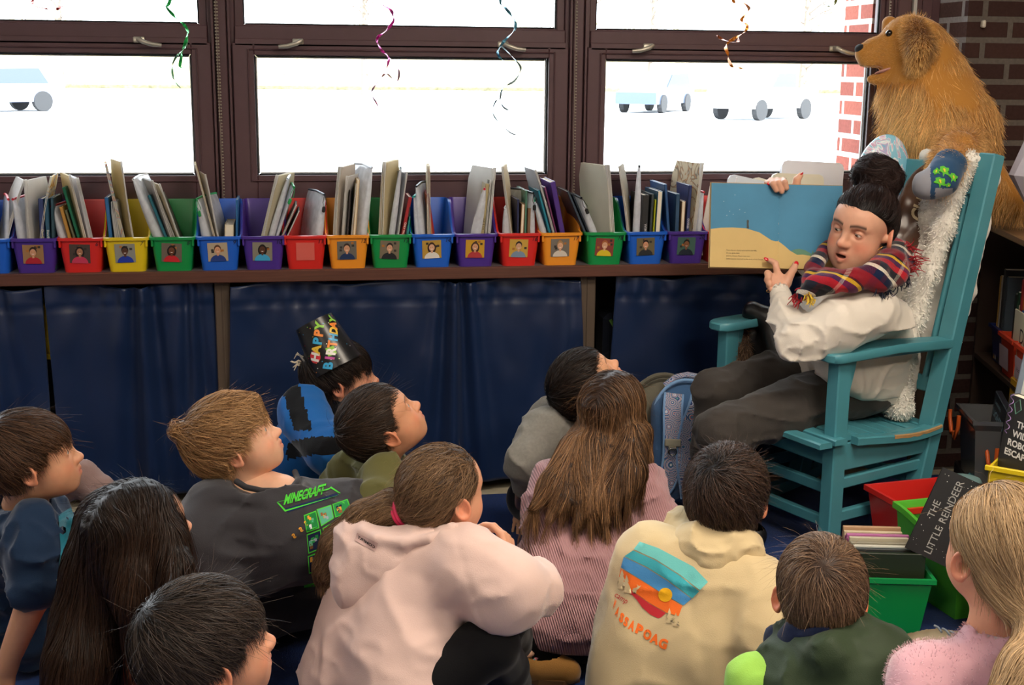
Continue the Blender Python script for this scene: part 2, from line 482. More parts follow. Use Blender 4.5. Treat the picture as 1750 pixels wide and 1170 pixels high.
# ================================================================== the room
def brick_mat(name, c1, c2, mortar, bw=.2, bh=.072, ms=.011, ax='XZ'):
 if name in MATS: return MATS[name]
 m = M(name, 'ffffff', .9, spec=.2); nt, N, L, b = nodes_of(m)
 tc = N.new('ShaderNodeTexCoord'); sp = N.new('ShaderNodeSeparateXYZ'); cb = N.new('ShaderNodeCombineXYZ')
 L.new(tc.outputs['Object'], sp.inputs[0]); L.new(sp.outputs['X' if ax[0] == 'X' else 'Y'], cb.inputs['X']); L.new(sp.outputs['Z'], cb.inputs['Y'])
 br = N.new('ShaderNodeTexBrick'); br.inputs['Scale'].default_value = 1.0
 br.inputs['Brick Width'].default_value = bw; br.inputs['Row Height'].default_value = bh; br.inputs['Mortar Size'].default_value = ms
 br.inputs['Mortar Smooth'].default_value = .15; br.inputs['Bias'].default_value = 0
 br.inputs['Color1'].default_value = lin(c1); br.inputs['Color2'].default_value = lin(c2); br.inputs['Mortar'].default_value = lin(mortar)
 L.new(cb.outputs[0], br.inputs['Vector'])
 n = N.new('ShaderNodeTexNoise'); n.inputs['Scale'].default_value = 90; L.new(tc.outputs['Object'], n.inputs['Vector'])
 mr = N.new('ShaderNodeMapRange'); mr.inputs['To Min'].default_value = .7; mr.inputs['To Max'].default_value = 1.3; L.new(n.outputs['Fac'], mr.inputs['Value'])
 vm = N.new('ShaderNodeVectorMath'); vm.operation = 'SCALE'; L.new(br.outputs['Color'], vm.inputs[0]); L.new(mr.outputs[0], vm.inputs['Scale'])
 L.new(vm.outputs[0], b.inputs['Base Color'])
 bp = N.new('ShaderNodeBump'); bp.invert = True; bp.inputs['Strength'].default_value = .6; bp.inputs['Distance'].default_value = .006
 L.new(br.outputs['Fac'], bp.inputs['Height']); L.new(bp.outputs[0], b.inputs['Normal'])
 return m
maroon = M('window_paint', '563c40', .45, var=.06, vscale=30)
alu = M('grey_metal', 'b9b3a4', .35, .6)
def struct(o): o['kind'] = 'structure'; return o
Y0 = 0.0; CT = .809; CY = -.298
# floor, rug, ceiling and walls
tile = M('cream_tile', 'b9b098', .5, var=.12, vscale=40)
fl = MB(); fl.box((-3.2, -7.5, -.1), (4.2, .25, 0)); struct(fl.out('floor', tile))
carp = M('blue_carpet', '102f66', .95, spec=.1, var=.25, vscale=160, bump=.5, bscale=500, sheen=.2)
rg = MB(); rg.box((-3.0, -7.4, 0), (2.75, -.315, .008), bev=.003)
rg.out('classroom_rug', carp, label='large plain blue carpet rug the children sit on', cat='rug')
wallp = M('wall_paint', 'b7ada0', .8)
w = MB(); w.box((-3.3, -7.6, 0), (-3.2, .2, 2.9)); struct(w.out('wall_left', wallp))
w = MB(); w.box((-3.3, -7.7, 0), (4.3, -7.6, 2.9)); struct(w.out('wall_front', wallp))
w = MB(); w.box((4.2, -7.6, 0), (4.3, .2, 2.9)); struct(w.out('wall_right', wallp))
w = MB(); w.box((-3.3, -7.7, 2.9), (4.3, .2, 3.0)); struct(w.out('ceiling', M('ceiling_tile', 'd8d4cc', .9)))
# brick pier at the right of the windows: face to the room and jamb beside the window
bk_shaded = brick_mat('brick_shaded', '3f2a26', '332220', '5d5650')  # room face gets no daylight: its shade is put into brick and mortar colours
bk_jamb = brick_mat('brick_daylit', '6b5553', '5d4a4b', 'b4b4b8', ax='YZ')  # same pier brick, paler: window light on the jamb put into the colour
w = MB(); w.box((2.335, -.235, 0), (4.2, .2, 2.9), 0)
w.Fc = w.Fc; o = w.out('wall_back', [bk_shaded, bk_jamb])
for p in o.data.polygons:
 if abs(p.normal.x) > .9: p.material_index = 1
struct(o)
w = MB(); w.box((-3.2, .02, 0), (2.335, .2, .88)); struct(w.out('wall_sill', M('painted_block', '6b5a50', .8)))
w = MB(); w.box((-3.2, -.04, 2.42), (2.335, .2, 2.9)); struct(w.out('wall_head', wallp))
# outside face of the building to the right of the glass
bk_out = brick_mat('red_brick_outdoors', 'a05a4c', '8a4c44', 'd8d0c4', ax='YZ')
w = MB(); w.box((2.125, .085, -.6), (3.6, .335, 3.2)); struct(w.out('trim_1', bk_out))
# windows: three bays, each a frame with an upper light, a transom and a lower sash
gl = bpy.data.materials.new('window_glass'); gl.use_nodes = True
nt = gl.node_tree; nt.nodes.clear(); o_ = nt.nodes.new('ShaderNodeOutputMaterial'); mx = nt.nodes.new('ShaderNodeMixShader')
tr = nt.nodes.new('ShaderNodeBsdfTransparent'); tr.inputs[0].default_value = (.96, .98, .98, 1)
go = nt.nodes.new('ShaderNodeBsdfGlossy'); go.inputs['Roughness'].default_value = .02
fr = nt.nodes.new('ShaderNodeFresnel'); fr.inputs[0].default_value = 1.3
nt.links.new(fr.outputs[0], mx.inputs[0]); nt.links.new(tr.outputs[0], mx.inputs[1]); nt.links.new(go.outputs[0], mx.inputs[2]); nt.links.new(mx.outputs[0], o_.inputs[0])
black = M('black_rubber', '0c0c0d', .6); whitev = M('white_bead', 'e8e8e8', .4)
def ring(mb, x0, x1, z0, z1, y0, y1, t, mi=0, bev=.003):
 tl, trr, tb, tt = t
 mb.box((x0, y0, z0), (x0+tl, y1, z1), mi, bev); mb.box((x1-trr, y0, z0), (x1, y1, z1), mi, bev)
 mb.box((x0+tl, y0, z0), (x1-trr, y1, z0+tb), mi, bev); mb.box((x0+tl, y0, z1-tt), (x1-trr, y1, z1), mi, bev)
ZA, ZB, ZC = 1.607, 1.505, 1.0995
bays = [(-1.42, -.262, -1.37, -.347, -1.40, -.319), (-.232, .968, -.140, .879, -.173, .910), (.998, 2.165, 1.083, 2.082, 1.051, 2.118)]
hand_x = [(-.509, 1), (.014, -1), (.719, 1), (1.241, -1), (1.937, 1)]
hi = 0
for i, (x0, x1, gx0, gx1, ux0, ux1) in enumerate(bays):
 wd = empty('window_%d' % (i+1), ((x0+x1)/2, 0, CT)); struct(wd)
 m = MB(); ring(m, x0, x1, CT+.03, 2.42, -.012, .07, (.03, .03, .06, .05))
 m.box((x0+.03, -.02, ZB+.025), (x1-.03, .06, ZA-.005), 0, .003)                 # transom
 m.box((x0+.03, -.03, ZB-.0+.03), (x1-.03, -.01, ZB+.055), 0, .002)
 ring(m, x0+.03, x1-.03, ZA-.01, 2.38, .0, .05, (ux0-x0-.03, x1-.03-ux1, .01, .03))
 m.out('frame', maroon, wd, world=True)
 m = MB(); ring(m, x0+.02, x1-.02, ZC-.085, ZB+.04, -.03, .035, (gx0-x0-.02, x1-.02-gx1, .085, .04))
 ring(m, gx0-.022, gx1+.022, ZC-.022, ZB+.022, -.036, -.028, (.006, .006, .006, .006))
 m.box((x0+.03, -.034, .885), (x1-.03, -.01, ZC-.095), 0, .004)
 m.out('sash', maroon, wd, world=True)
 m = MB(); ring(m, gx0-.001, gx1+.001, ZC-.001, ZB+.001, -.012, .0, (.006, .006, .006, .006)); ring(m, ux0-.001, ux1+.001, ZA-.001, 2.351, .008, .02, (.006,)*4)
 m.out('gasket', black, wd, world=True)
 m = MB(); ring(m, gx0+.004, gx1-.004, ZC+.004, ZB-.004, .0, .012, (.005,)*4); m.out('glazing_bead', whitev, wd, world=True)
 m = MB(); m.box((gx0, .004, ZC), (gx1, .010, ZB)); m.out('pane', gl, wd, world=True)
 m = MB(); m.box((ux0, .024, ZA), (ux1, .030, 2.35)); m.out('pane', gl, wd, world=True)
 for hx, s in hand_x[hi:hi+(1 if i == 0 else 2)]:
  m = MB(); z = 1.548
  m.box((hx-.024, -.036, z-.007), (hx+.014, -.029, z+.013), 0, .003)
  P = [(hx-.005, -.034, z+.004), (hx-.003, -.058, z+.004), (hx+.012*1, -.064, z-.004), (hx+.04, -.062, z-.012), (hx+.07, -.06, z-.015)]
  P = [(hx+(p[0]-hx)*s, p[1], p[2]) for p in P]
  m.tube(P, [.008, .009, .008, .0075, .006], 8); m.out('handle', alu, wd, smooth=50, world=True)
 hi += 1 if i == 0 else 2
# mullions between the bays with a channel, and the end post
for k, (x0, x1) in enumerate([(-.266, -.228), (.964, 1.002), (2.16, 2.335)]):
 m = MB(); m.box((x0, -.03, CT), (x1, .08, 2.42), 0, .003)
 if k == 2: m.box((2.165, -.045, CT), (2.215, -.02, 2.42), 0, .003); m.box((2.222, -.05, CT), (2.236, -.03, 2.42), 1, .003); m.box((2.262, -.04, CT), (2.30, -.01, 2.42), 0, .003)
 else: m.box((x0-.012, -.036, CT), (x0-.004, -.02, 2.42), 0, .001); m.box((x1+.004, -.036, CT), (x1+.012, -.02, 2.42), 0, .001)
 struct(m.out('trim_%d' % (k+2), [maroon, M('pale_strip', 'b8b6b4', .5)]))
m = MB(); m.box((-1.5, -.02, CT), (2.335, .03, .90), 0, .002); struct(m.out('trim_5', maroon))
# bead chains of the blinds
bead = M('cord_bead', 'a89f8c', .4, .3)
for k, (x, zb) in enumerate([(-.262, .93), (.966, .93), (2.128, 1.02)]):
 m = MB(); z = 2.4; n = 0
 while z > zb:
  xx = x+.008*math.sin((2.4-z)*1.3)
  m.sphere((xx, -.044, z), .0032, 0, 6, 4); n += 1; z -= .0105
 z = 2.4
 while z > (1.28 if k == 0 else 1.75):
  m.sphere((x-.008+.010*(2.4-z)/1.1, -.044, z), .0032, 0, 6, 4); z -= .0105
 m.tube([(x, -.044, 2.42), (x+.004, -.044, zb)], .0007, 5)
 m.out('blind_cord', bead, smooth=True, label=['beaded blind cord looped by the left mullion between the windows', 'beaded blind cord hanging straight on the right mullion above the bins', 'beaded blind cord hanging behind the plush dog by the brick wall'][k], cat='blind cord', group='beaded blind cords')
# ------------------------------------------------------------------ counter, legs, cabinet behind the curtains
wood = M('counter_edge', '5a3426', .55, var=.22, vscale=12, stretch=(.6, 8, 14), bump=.2, bscale=80)
lam = M('counter_top', '6c6468', .4, var=.1, vscale=20)
c = empty('countertop', (.8, -.15, CT-.04), label='long window counter with grey top and worn brown wooden front edge', cat='counter')
m = MB(); m.box((-1.9, CY+.012, CT-.039), (2.33, .015, CT), 0, .002); m.out('top', lam, c, world=True)
m = MB(); m.box((-1.9, CY, CT-.0395), (2.33, CY+.02, CT+.0005), 0, .003); m.out('edge_strip', wood, c, world=True)
leg = M('tan_post', '57493c', .6, var=.1)
for k, (xa, xb) in enumerate([(-.285, -.235), (.957, 1.012), (2.24, 2.30)]):
 m = MB(); m.box((xa, -.262, 0), (xb, -.225, CT-.04), 0, .003); m.box((xa+.024, -.2665, 0), (xa+.028, -.262, CT-.04), 0)
 struct(m.out('trim_%d' % (k+6), leg))
dk = M('dark_cabinet', '1c1a1c', .8)
m = MB(); m.box((-1.9, -.02, .02), (2.33, .015, CT-.05)); m.box((-1.9, -.225, .04), (2.33, -.02, .07)); struct(m.out('wall_under', dk))
# curtains
cm = M('navy_satin', '15284c', .36, spec=.5, var=.15, vscale=3, sheen=.1)
def curtain(name, x0, x1, lab, gath, x1b=None, x0b=None, ph=0.0, z0=.042, z1=.765, amp=.016):
 nx, nz = int((x1-x0)/.006), 60
 u = np.linspace(0, 1, nx); v = np.linspace(0, 1, nz)
 UU, VV = np.meshgrid(u, v)                # v 0 bottom 1 top
 xa = (x0 if x0b is None else x0b)*(1-VV)+x0*VV; xb = (x1 if x1b is None else x1b)*(1-VV)+x1*VV
 X = xa+(xb-xa)*UU; Z = z0+(z1-z0)*VV
 fold = np.zeros_like(X)
 for gx, wdt, am, fr_ in gath:
  g = np.exp(-((X-gx)/(wdt*(1.25-.7*VV)))**2)
  fold += am*g*np.sin((X-gx)/(wdt*(1.25-.7*VV))*fr_+ph)
 fold += amp*np.sin(X*13+ph+VV*.8+1.5*np.sin(X*3.1+ph))+amp*.45*np.sin(X*31+ph*2-VV*2.0)*(.4+.6*VV)
 # wrinkles of the heading
 top = np.exp(-((VV-.93)/.05)**2)
 fold += top*.006*np.sin(X*70+ph*3+3*np.sin(X*11))
 hd = .004*np.exp(-((VV-.90)/.008)**2)
 Z = Z+np.where(VV > .94, .012*np.sin(X*16+ph)*(VV-.94)/.06, 0)
 Y = -.268-fold+hd+.012*(VV > .9)*0
 n3 = N1(np.stack([X.ravel(), Z.ravel(), 0*X.ravel()], 1), 7.0).reshape(X.shape)*.006+N2(np.stack([X.ravel(), Z.ravel()*.6, 0*X.ravel()], 1), 17.0).reshape(X.shape)*.003
 Y = np.minimum(Y-n3, -.245)
 V = np.stack([X, Y, Z], -1).reshape(-1, 3)
 k = np.arange(nx*nz).reshape(nz, nx)
 Q = np.stack([k[:-1, :-1], k[:-1, 1:], k[1:, 1:], k[1:, :-1]], -1).reshape(-1, 4)
 Vb = V+A(0, .004, 0)
 Q2 = Q[:, ::-1]+len(V)
 edge = []
 for a, b_ in [(k[0, :-1], k[0, 1:]), (k[-1, 1:], k[-1, :-1]), (k[1:, 0], k[:-1, 0]), (k[:-1, -1], k[1:, -1])]:
  edge.append(np.stack([b_, a, a+len(V), b_+len(V)], 1))
 return mobj(name, np.concatenate([V, Vb]), np.concatenate([Q, Q2]+edge), cm, smooth=True, label=lab, cat='curtain', group='navy curtains under the counter')
curtain('curtain', -1.5, -.830, 'navy curtain at the far left edge, left of the yellow gap', [(-1.0, .1, .02, 5)], x1b=-.828, ph=.4)
curtain('curtain', -.822, -.290, 'narrow navy curtain with deep vertical folds between yellow gap and tan post', [(-.52, .09, .028, 4.5), (-.36, .06, .012, 5)], x0b=-.802, x1b=-.262, ph=1.2)
curtain('curtain', -.232, .955, 'wide navy curtain gathered near its middle behind the boy in the birthday hat', [(.52, .09, .03, 5.5), (.9, .1, .008, 4)], x1b=.992, x0b=-.262, ph=2.2, amp=.009)
curtain('curtain', 1.085, 2.22, 'navy curtain right of the open gap, behind the rocking chair', [(1.7, .12, .02, 5)], x0b=1.055, ph=3.0, amp=.01)
# what shows in the gaps
ylw = M('yellow_plastic', 'd8b818', .45)
y_ = MB(); y_.box((-.90, -.235, .53), (-.73, -.10, .70), 0, .006)
for z in (.58, .615, .65): y_.box((-.902, -.238, z), (-.728, -.235, z+.004), 0)
y_.box((-.91, -.24, .515), (-.72, -.09, .53), 0)
o = y_.out('storage_box', ylw, label='yellow plastic box seen through the gap in the left curtains', cat='storage box')
m = MB(); m.box((-1.2, -.235, .495), (-.5, -.03, .515), 0); struct(m.out('trim_9', dk))
m = MB(); m.box((1.03, -.215, .03), (2.2, -.03, .09), 0); struct(m.out('trim_10', M('dark_shelf', '2c2824', .7)))
bsk = MB(); rr = []
for z, r_ in ((.09, .085), (.10, .088), (.37, .10), (.375, .106), (.385, .106), (.385, .098), (.11, .082)):
 rr.append([(1.13+r_*math.cos(t)*1.0, -.125+.85*r_*math.sin(t), z) for t in np.linspace(0, 2*math.pi, 25)[:-1]])
bsk.loft(rr); bsk.out('waste_basket', M('black_plastic', '15161a', .35), smooth=40, label='round black basket on the low shelf in the curtain gap', cat='basket')
pb = MB(); pb.box((1.06, -.20, .40), (1.2, -.06, .62), 0, .02); o = pb.out('plastic_bag', M('clear_dark_plastic', '20242e', .2, spec=.7), label='dark clear plastic bag above the black basket in the gap', cat='bag')
gs = MB(); gs.tube([(1.08, -.208, .60), (1.12, -.212, .54), (1.14, -.212, .51)], [.006, .011, .006], 6); gs.tube([(1.1, -.206, .61), (1.135, -.212, .55), (1.15, -.212, .52)], [.004, .008, .005], 6)
gs.out('green_marker', M('dull_green', '55803a', .5), label='dull green pens lying against the dark bag in the gap', cat='pen')
# ------------------------------------------------------------------ outdoors
gm = M('asphalt_pale', 'b9bcc0', .9, var=.08, vscale=.4)
g = MB(); g.box((-90, .4, -.4), (110, 120, -.25)); struct(g.out('trim_20', gm))
hedge = M('dry_leaves', '8f8a6a', .9, var=.5, vscale=3, bump=.6, bscale=20)
bark = M('bark', '6d6258', .9, var=.2)
def tree(x, y, h, lab, sd):
 r = np.random.default_rng(sd); t = empty('bare_tree', (x, y, -.25), label=lab, cat='tree', group='trees beyond the car park')
 m = MB(); m.tube([(0, 0, 0), (.1, 0, h*.4), (0, .1, h)], [.22, .16, .04], 8)
 tips = []
 for k in range(26):
  z = h*r.uniform(.15, .95); a = r.uniform(0, 6.28); l = r.uniform(1.2, 3.0)*(1.2-z/h)
  p = A(0.05, 0, z); q = p+A(math.cos(a)*l, math.sin(a)*l, l*.5); m.tube([p, (p+q)/2+A(0, 0, .1), q], [.05, .03, .012], 5); tips.append(q)
  for _ in range(3):
   w_ = q+r.normal(0, .6, 3); m.tube([(p+q)/2, w_], [.02, .006], 4); tips.append(w_)
 m.out('trunk', bark, t)
 n = 900; c_ = np.repeat(np.array(tips), n//len(tips)+1, 0)[:n]+r.normal(0, .35, (n, 3)); d = r.normal(0, 1, (n, 3)); d /= np.linalg.norm(d, axis=1)[:, None]
 e = np.cross(d, r.normal(0, 1, (n, 3))); e /= np.linalg.norm(e, axis=1)[:, None]; s_ = r.uniform(.05, .16, (n, 1))
 V = np.stack([c_-d*s_, c_+e*s_*.6, c_+d*s_, c_-e*s_*.6], 1).reshape(-1, 3); Q = np.arange(4*n).reshape(-1, 4)
 mobj('foliage', V, Q, M('pale_foliage', 'b0ab84' if sd % 2 else '9aa684', .9, var=.3, vscale=2), t)
for k, (x, y, h) in enumerate([(-12, 66, 12), (4, 74, 13), (14, 62, 12), (21, 72, 13), (25, 58, 11), (33, 70, 13)]):
 tree(x, y, h, 'pale %s tree beyond the car park, %s' % (['bare', 'leafy'][k % 2], ['seen through the left window', 'behind the pink streamer', 'behind the left part of the right window', 'above the dark car', 'above the white pickup', 'beside the outdoor brick'][k]), k+3)
m = MB(); m.box((-60, 90, -.3), (100, 92, 2.4), 0, .3); struct(m.out('trim_21', hedge))
def car(x, y, body, lab, pickup=False, rz=0.0):
 t = empty('pickup_truck' if pickup else 'car', (x, y, -.25), rz, label=lab, cat='car')
 m = MB(); L_ = 2.3
 if pickup: prof = [(-L_, .4), (-L_, .95), (-L_+.1, 1.05), (-.9, 1.1), (-.45, 1.65), (.75, 1.7), (.85, 1.08), (L_, 1.08), (L_, .4)]
 else: prof = [(-L_, .35), (-L_, .8), (-1.3, .98), (-.6, 1.55), (1.5, 1.6), (2.1, 1.05), (L_, .95), (L_, .35)]
 m.prism(prof, -.85, .85, 0, T=np.array([[1, 0, 0, 0], [0, 0, -1, 0], [0, 1, 0, 0], [0, 0, 0, 1.0]])); m.out('car_body', M('paint_'+body, body, .3, coat=.5), t)
 m = MB(); gl_ = [(-.8, 1.13), (-.42, 1.58), (.68, 1.62), (.72, 1.13)] if pickup else [(-1.1, 1.0), (-.55, 1.48), (1.35, 1.52), (1.7, 1.0)]
 m.prism(gl_, -.87, .87, 0, T=np.array([[1, 0, 0, 0], [0, 0, -1, 0], [0, 1, 0, 0], [0, 0, 0, 1.0]])); m.out('car_window', M('car_glass', '3c4650', .1), t)
 for sx in (-1.45, 1.45):
  for sy in (-.8, .8):
   m = MB(); m.tube([(sx, sy-.1, .36), (sx, sy+.1, .36)], .36, 16); m.out('wheel', M('tyre', '26282c', .8), t)
car(14.4, 47, '3b4a66', 'dark blue parked car seen hazily through the right window', rz=.95)
car(16.4, 40, 'e8ebee', 'white pickup truck parked beyond the right window', True, rz=.65)
car(-10.6, 44, '6f7890', 'grey blue car parked outside the left window', rz=.7)
# ================================================================== book bins on the counter
BC = {'purple': '4b2f8f', 'red': 'd62a24', 'yellow': 'e2c51c', 'green': '119148', 'blue': '1f62cf', 'orange': 'f0982a'}
def plastic(c): return M('bin_plastic_'+c, BC[c], .35, spec=.5)
def bin_mesh(w0=.112, w1=.138, D=.232, hf=.112, hb=.213, rad=.016, n=6):
 """open plastic book bin, front at y=0 (towards the room), back at y=D; returns MB"""
 def ringp(w, d0, d1, ztop, inset=0.0, zf=None):
  P = []
  for cx, cy, a0 in ((w/2-rad, d0+rad, -90), (w/2-rad, d1-rad, 0), (-w/2+rad, d1-rad, 90), (-w/2+rad, d0+rad, 180)):
   for k in range(n):
    a = R(a0+90*k/(n-1)); P.append([cx+rad*math.cos(a), cy+rad*math.sin(a), 0])
  out = []
  for i in range(len(P)):      # subdivide the long sides
   a = np.array(P[i]); b = np.array(P[(i+1) % len(P)]); m_ = 8 if i % n == n-1 else 1
   for q in range(m_): out.append(a+(b-a)*q/m_)
  out = np.array(out)
  if zf is not None:
   t = np.clip((out[:, 1]-d0-.03)/(D*.62), 0, 1); t = t*t*(3-2*t)
   out[:, 2] = hf+(hb-hf)*t+zf
  else: out[:, 2] = ztop
  return out
 m = MB(); sh = lambda p, s: p+A(0, s, 0)
 rings = [ringp(w0, .012, D-.008, 0)]
 top = ringp(w1, 0, D, 0, zf=0.0)
 for t in (.04, .5, .9, .97):
  b = ringp(w0+(w1-w0)*t, .012*(1-t), D-.008*(1-t), 0); b[:, 2] = top[:, 2]*t; rings.append(b)
 lip = ringp(w1+.010, -.006, D+.003, 0, zf=-.008); rings.append(lip)
 lip = ringp(w1+.011, -.0065, D+.003, 0, zf=.0); rings.append(lip)
 rings.append(ringp(w1-.002, .001, D-.001, 0, zf=.002))
 i1 = ringp(w1-.008, .004, D-.004, 0, zf=-.004); rings.append(i1)
 i0 = ringp(w0-.006, .015, D-.011, .004); rings.append(i0)
 m.loft(rings, cap=(True, True))
 for s in (-1, 1):   # gusset under the rim at each front corner
  m.box((s*(w1/2-.008), -.002, hf-.03), (s*(w1/2-.001), .014, hf-.006), 0, .002)
 return m
SK = ['8a5a3c', 'e0ab88', '6b4028', 'd9a07c']
def photo_mesh(w, h, bg, shirt, skin, hair, long=False):
 m = MB(); e = .0004
 def disc(cx, cz, rx, rz, mi, lay, a0=0, a1=360, n=18):
  P = [(cx+rx*math.cos(R(a0+(a1-a0)*k/n)), -e*lay, cz+rz*math.sin(R(a0+(a1-a0)*k/n))) for k in range(n+1)]
  m.add(P, [list(range(n+1))[::1]], mi)
 m.box((-w/2, -.0003, -h/2), (w/2, .0005, h/2), 0)
 r = random.Random(sum(map(ord, bg+shirt)))
 for k in range(5):
  x, z = r.uniform(-w*.42, w*.3), r.uniform(-.1*h, h*.36); m.box((x, -e*1.5, z), (x+w*.13, -e, z+h*.12), 5+k % 2)
 if long: disc(0, h*.07, w*.23, h*.30, 3, 2)
 disc(0, -h*.5, w*.40, h*.36, 1, 3, 0, 180); m.box((-w*.05, -e*3.5, -h*.2), (w*.05, -e*3, -h*.05), 2)
 disc(0, h*.18, w*.175, h*.22, 3, 4); disc(0, h*.10, w*.15, h*.19, 2, 5)
 disc(-w*.055, h*.13, w*.016, h*.016, 3, 6, n=6); disc(w*.055, h*.13, w*.016, h*.016, 3, 6, n=6); disc(0, h*.03, w*.06, h*.03, 4, 6, 180, 360)
 return m
cardw = M('photo_teeth', 'f3efe8', .4)
def c_(name, c, **k): return M(name, c, **{'rough': .5, **k})
bins = [  # name, x, photo (bg, shirt, skin, hair, long) or None, number
 ('blue', -.985, None, '4'), ('purple', -.843, ('a07a50', 'b3212e', 'd9a07c', '2e2018', 0), '5'), ('red', -.699, ('4a4038', 'c9395a', 'b07a58', '1d1512', 1), '6'),
 ('yellow', -.558, ('8e8e86', '1d3aa6', '5b3826', '15100e', 0), '7'), ('green', -.411, ('6f6358', 'c8232b', '6b4028', '17110f', 1), '8'),
 ('blue', -.264, ('b5a58a', '223f86', 'd9a07c', '5b3a26', 0), '9'), ('purple', -.120, ('8a8474', '3fa7d6', '5b3826', '15100e', 1), '10'),
 ('red', .016, None, '11'), ('orange', .157, ('6e6a62', '20365f', 'dca27e', '3a281d', 0), '12'), ('green', .299, ('7b6f5c', '1d2126', 'd9a585', '231a16', 0), '13'),
 ('blue', .441, ('b8933c', 'e6e2da', 'e2b08f', '3b2419', 1), '14'), ('purple', .588, ('cf9f2a', 'b53a3f', 'd9a07c', '4d3323', 1), '15'),
 ('red', .738, ('c9a044', '7f95ad', 'd8a683', '2b1e18', 0), '16'), ('orange', .882, ('777066', 'd9cfc0', 'e0ad8b', 'a98456', 0), '17'),
 ('green', 1.038, ('8a3f35', 'e3c92a', 'e2b08f', 'b0673a', 0), '18'), ('blue', 1.184, ('6e6448', '2a2f33', 'd39a78', '1c1512', 0), '19'),
 ('purple', 1.330, ('47695f', '202a38', '8a5a3c', '16110f', 0), '20'), ('red', 1.472, None, '')]
bm_ = bin_mesh(); binmesh = {}
for bi, (c, x, ph, num) in enumerate(bins):
 desc = 'the one numbered %s' % num if num else 'the last one, mostly behind the picture book'
 b = empty('book_bin', (x, -.288, CT), label='%s plastic book bin on the counter, %s' % (c, desc), cat='book bin', group='coloured book bins on the counter')
 if c not in binmesh:
  o = bm_.out('tub', plastic(c), b, smooth=35); binmesh[c] = o.data
 else:
  o = bpy.data.objects.new('tub', binmesh[c]); COL.objects.link(o); o.parent = b
 tilt = math.atan2(.012, .112)
 if ph:
  pm = photo_mesh(.064, .062, *ph)
  o = pm.out('photo_card', [c_('ph_'+ph[0], ph[0]), c_('ph_'+ph[1], ph[1]), c_('ph_'+ph[2], ph[2]), c_('ph_'+ph[3], ph[3]), cardw, c_('ph_dark', '33302c'), c_('ph_warm', 'b07030')], b)
  o.location = (-.004, .0035, .062); o.rotation_euler = (tilt, R([-2, 1, 2, -1, 3][bi % 5]), 0)
  o['label'] = 'small square portrait of a smiling child'
 elif num == '11':
  m = MB(); m.box((-.03, -.0006, -.03), (.03, 0, .03), 0); o = m.out('photo_sleeve', M('tape_film', 'df6a60', .15, spec=.8), b); o.location = (0, .0045, .06); o.rotation_euler = (tilt, 0, 0)
 if num and num not in ('4', '5', '15'):
  m = MB(); put_text(m, num, .019, (0, 0, 0), (1, 0, 0), (0, 0, 1), shear=.3); o = m.out('number', M('marker_ink', '16162a', .6), b)
  o.location = (.05, .0005, .087); o.rotation_euler = (tilt, 0, 0)
# ------------------------------------------------------------------ books, folders and pouches
pagem = M('book_pages', 'e6dcc6', .8, var=.12, vscale=300, stretch=(40, 1, 1))
paperm = glow_through(M('white_paper', 'f2f0ec', .6, var=.05, vscale=20), .3)
def pouchm():
 if 'pouch_film' in MATS: return MATS['pouch_film']
 m = glow_through(M('pouch_film', 'eef2fa', .22, spec=.7, var=.14, vscale=40, bump=.5, bscale=50), .4); nt, N, L, b = nodes_of(m)
 b.inputs['Alpha'].default_value = .93; return m
def crayon(name, base, cols):
 if name in MATS: return MATS[name]
 m = M(name, base, .7); nt, N, L, b = nodes_of(m)
 tc = N.new('ShaderNodeTexCoord'); n = N.new('ShaderNodeTexNoise'); n.inputs['Scale'].default_value = 9; n.inputs['Distortion'].default_value = 2.5
 L.new(tc.outputs['Object'], n.inputs['Vector']); cr = N.new('ShaderNodeValToRGB'); e = cr.color_ramp.elements
 e[0].position = 0; e[0].color = lin(base); e[1].position = 1; e[1].color = lin(base)
 for k, c in enumerate(cols):
  p = .50+.035*k
  a = e.new(p); a.color = lin(c); 
 a = e.new(.50-.02); a.color = lin(base); a = e.new(min(.5+.035*len(cols), .98)); a.color = lin(base)
 L.new(n.outputs['Fac'], cr.inputs[0]); L.new(cr.outputs[0], b.inputs['Base Color']); return m
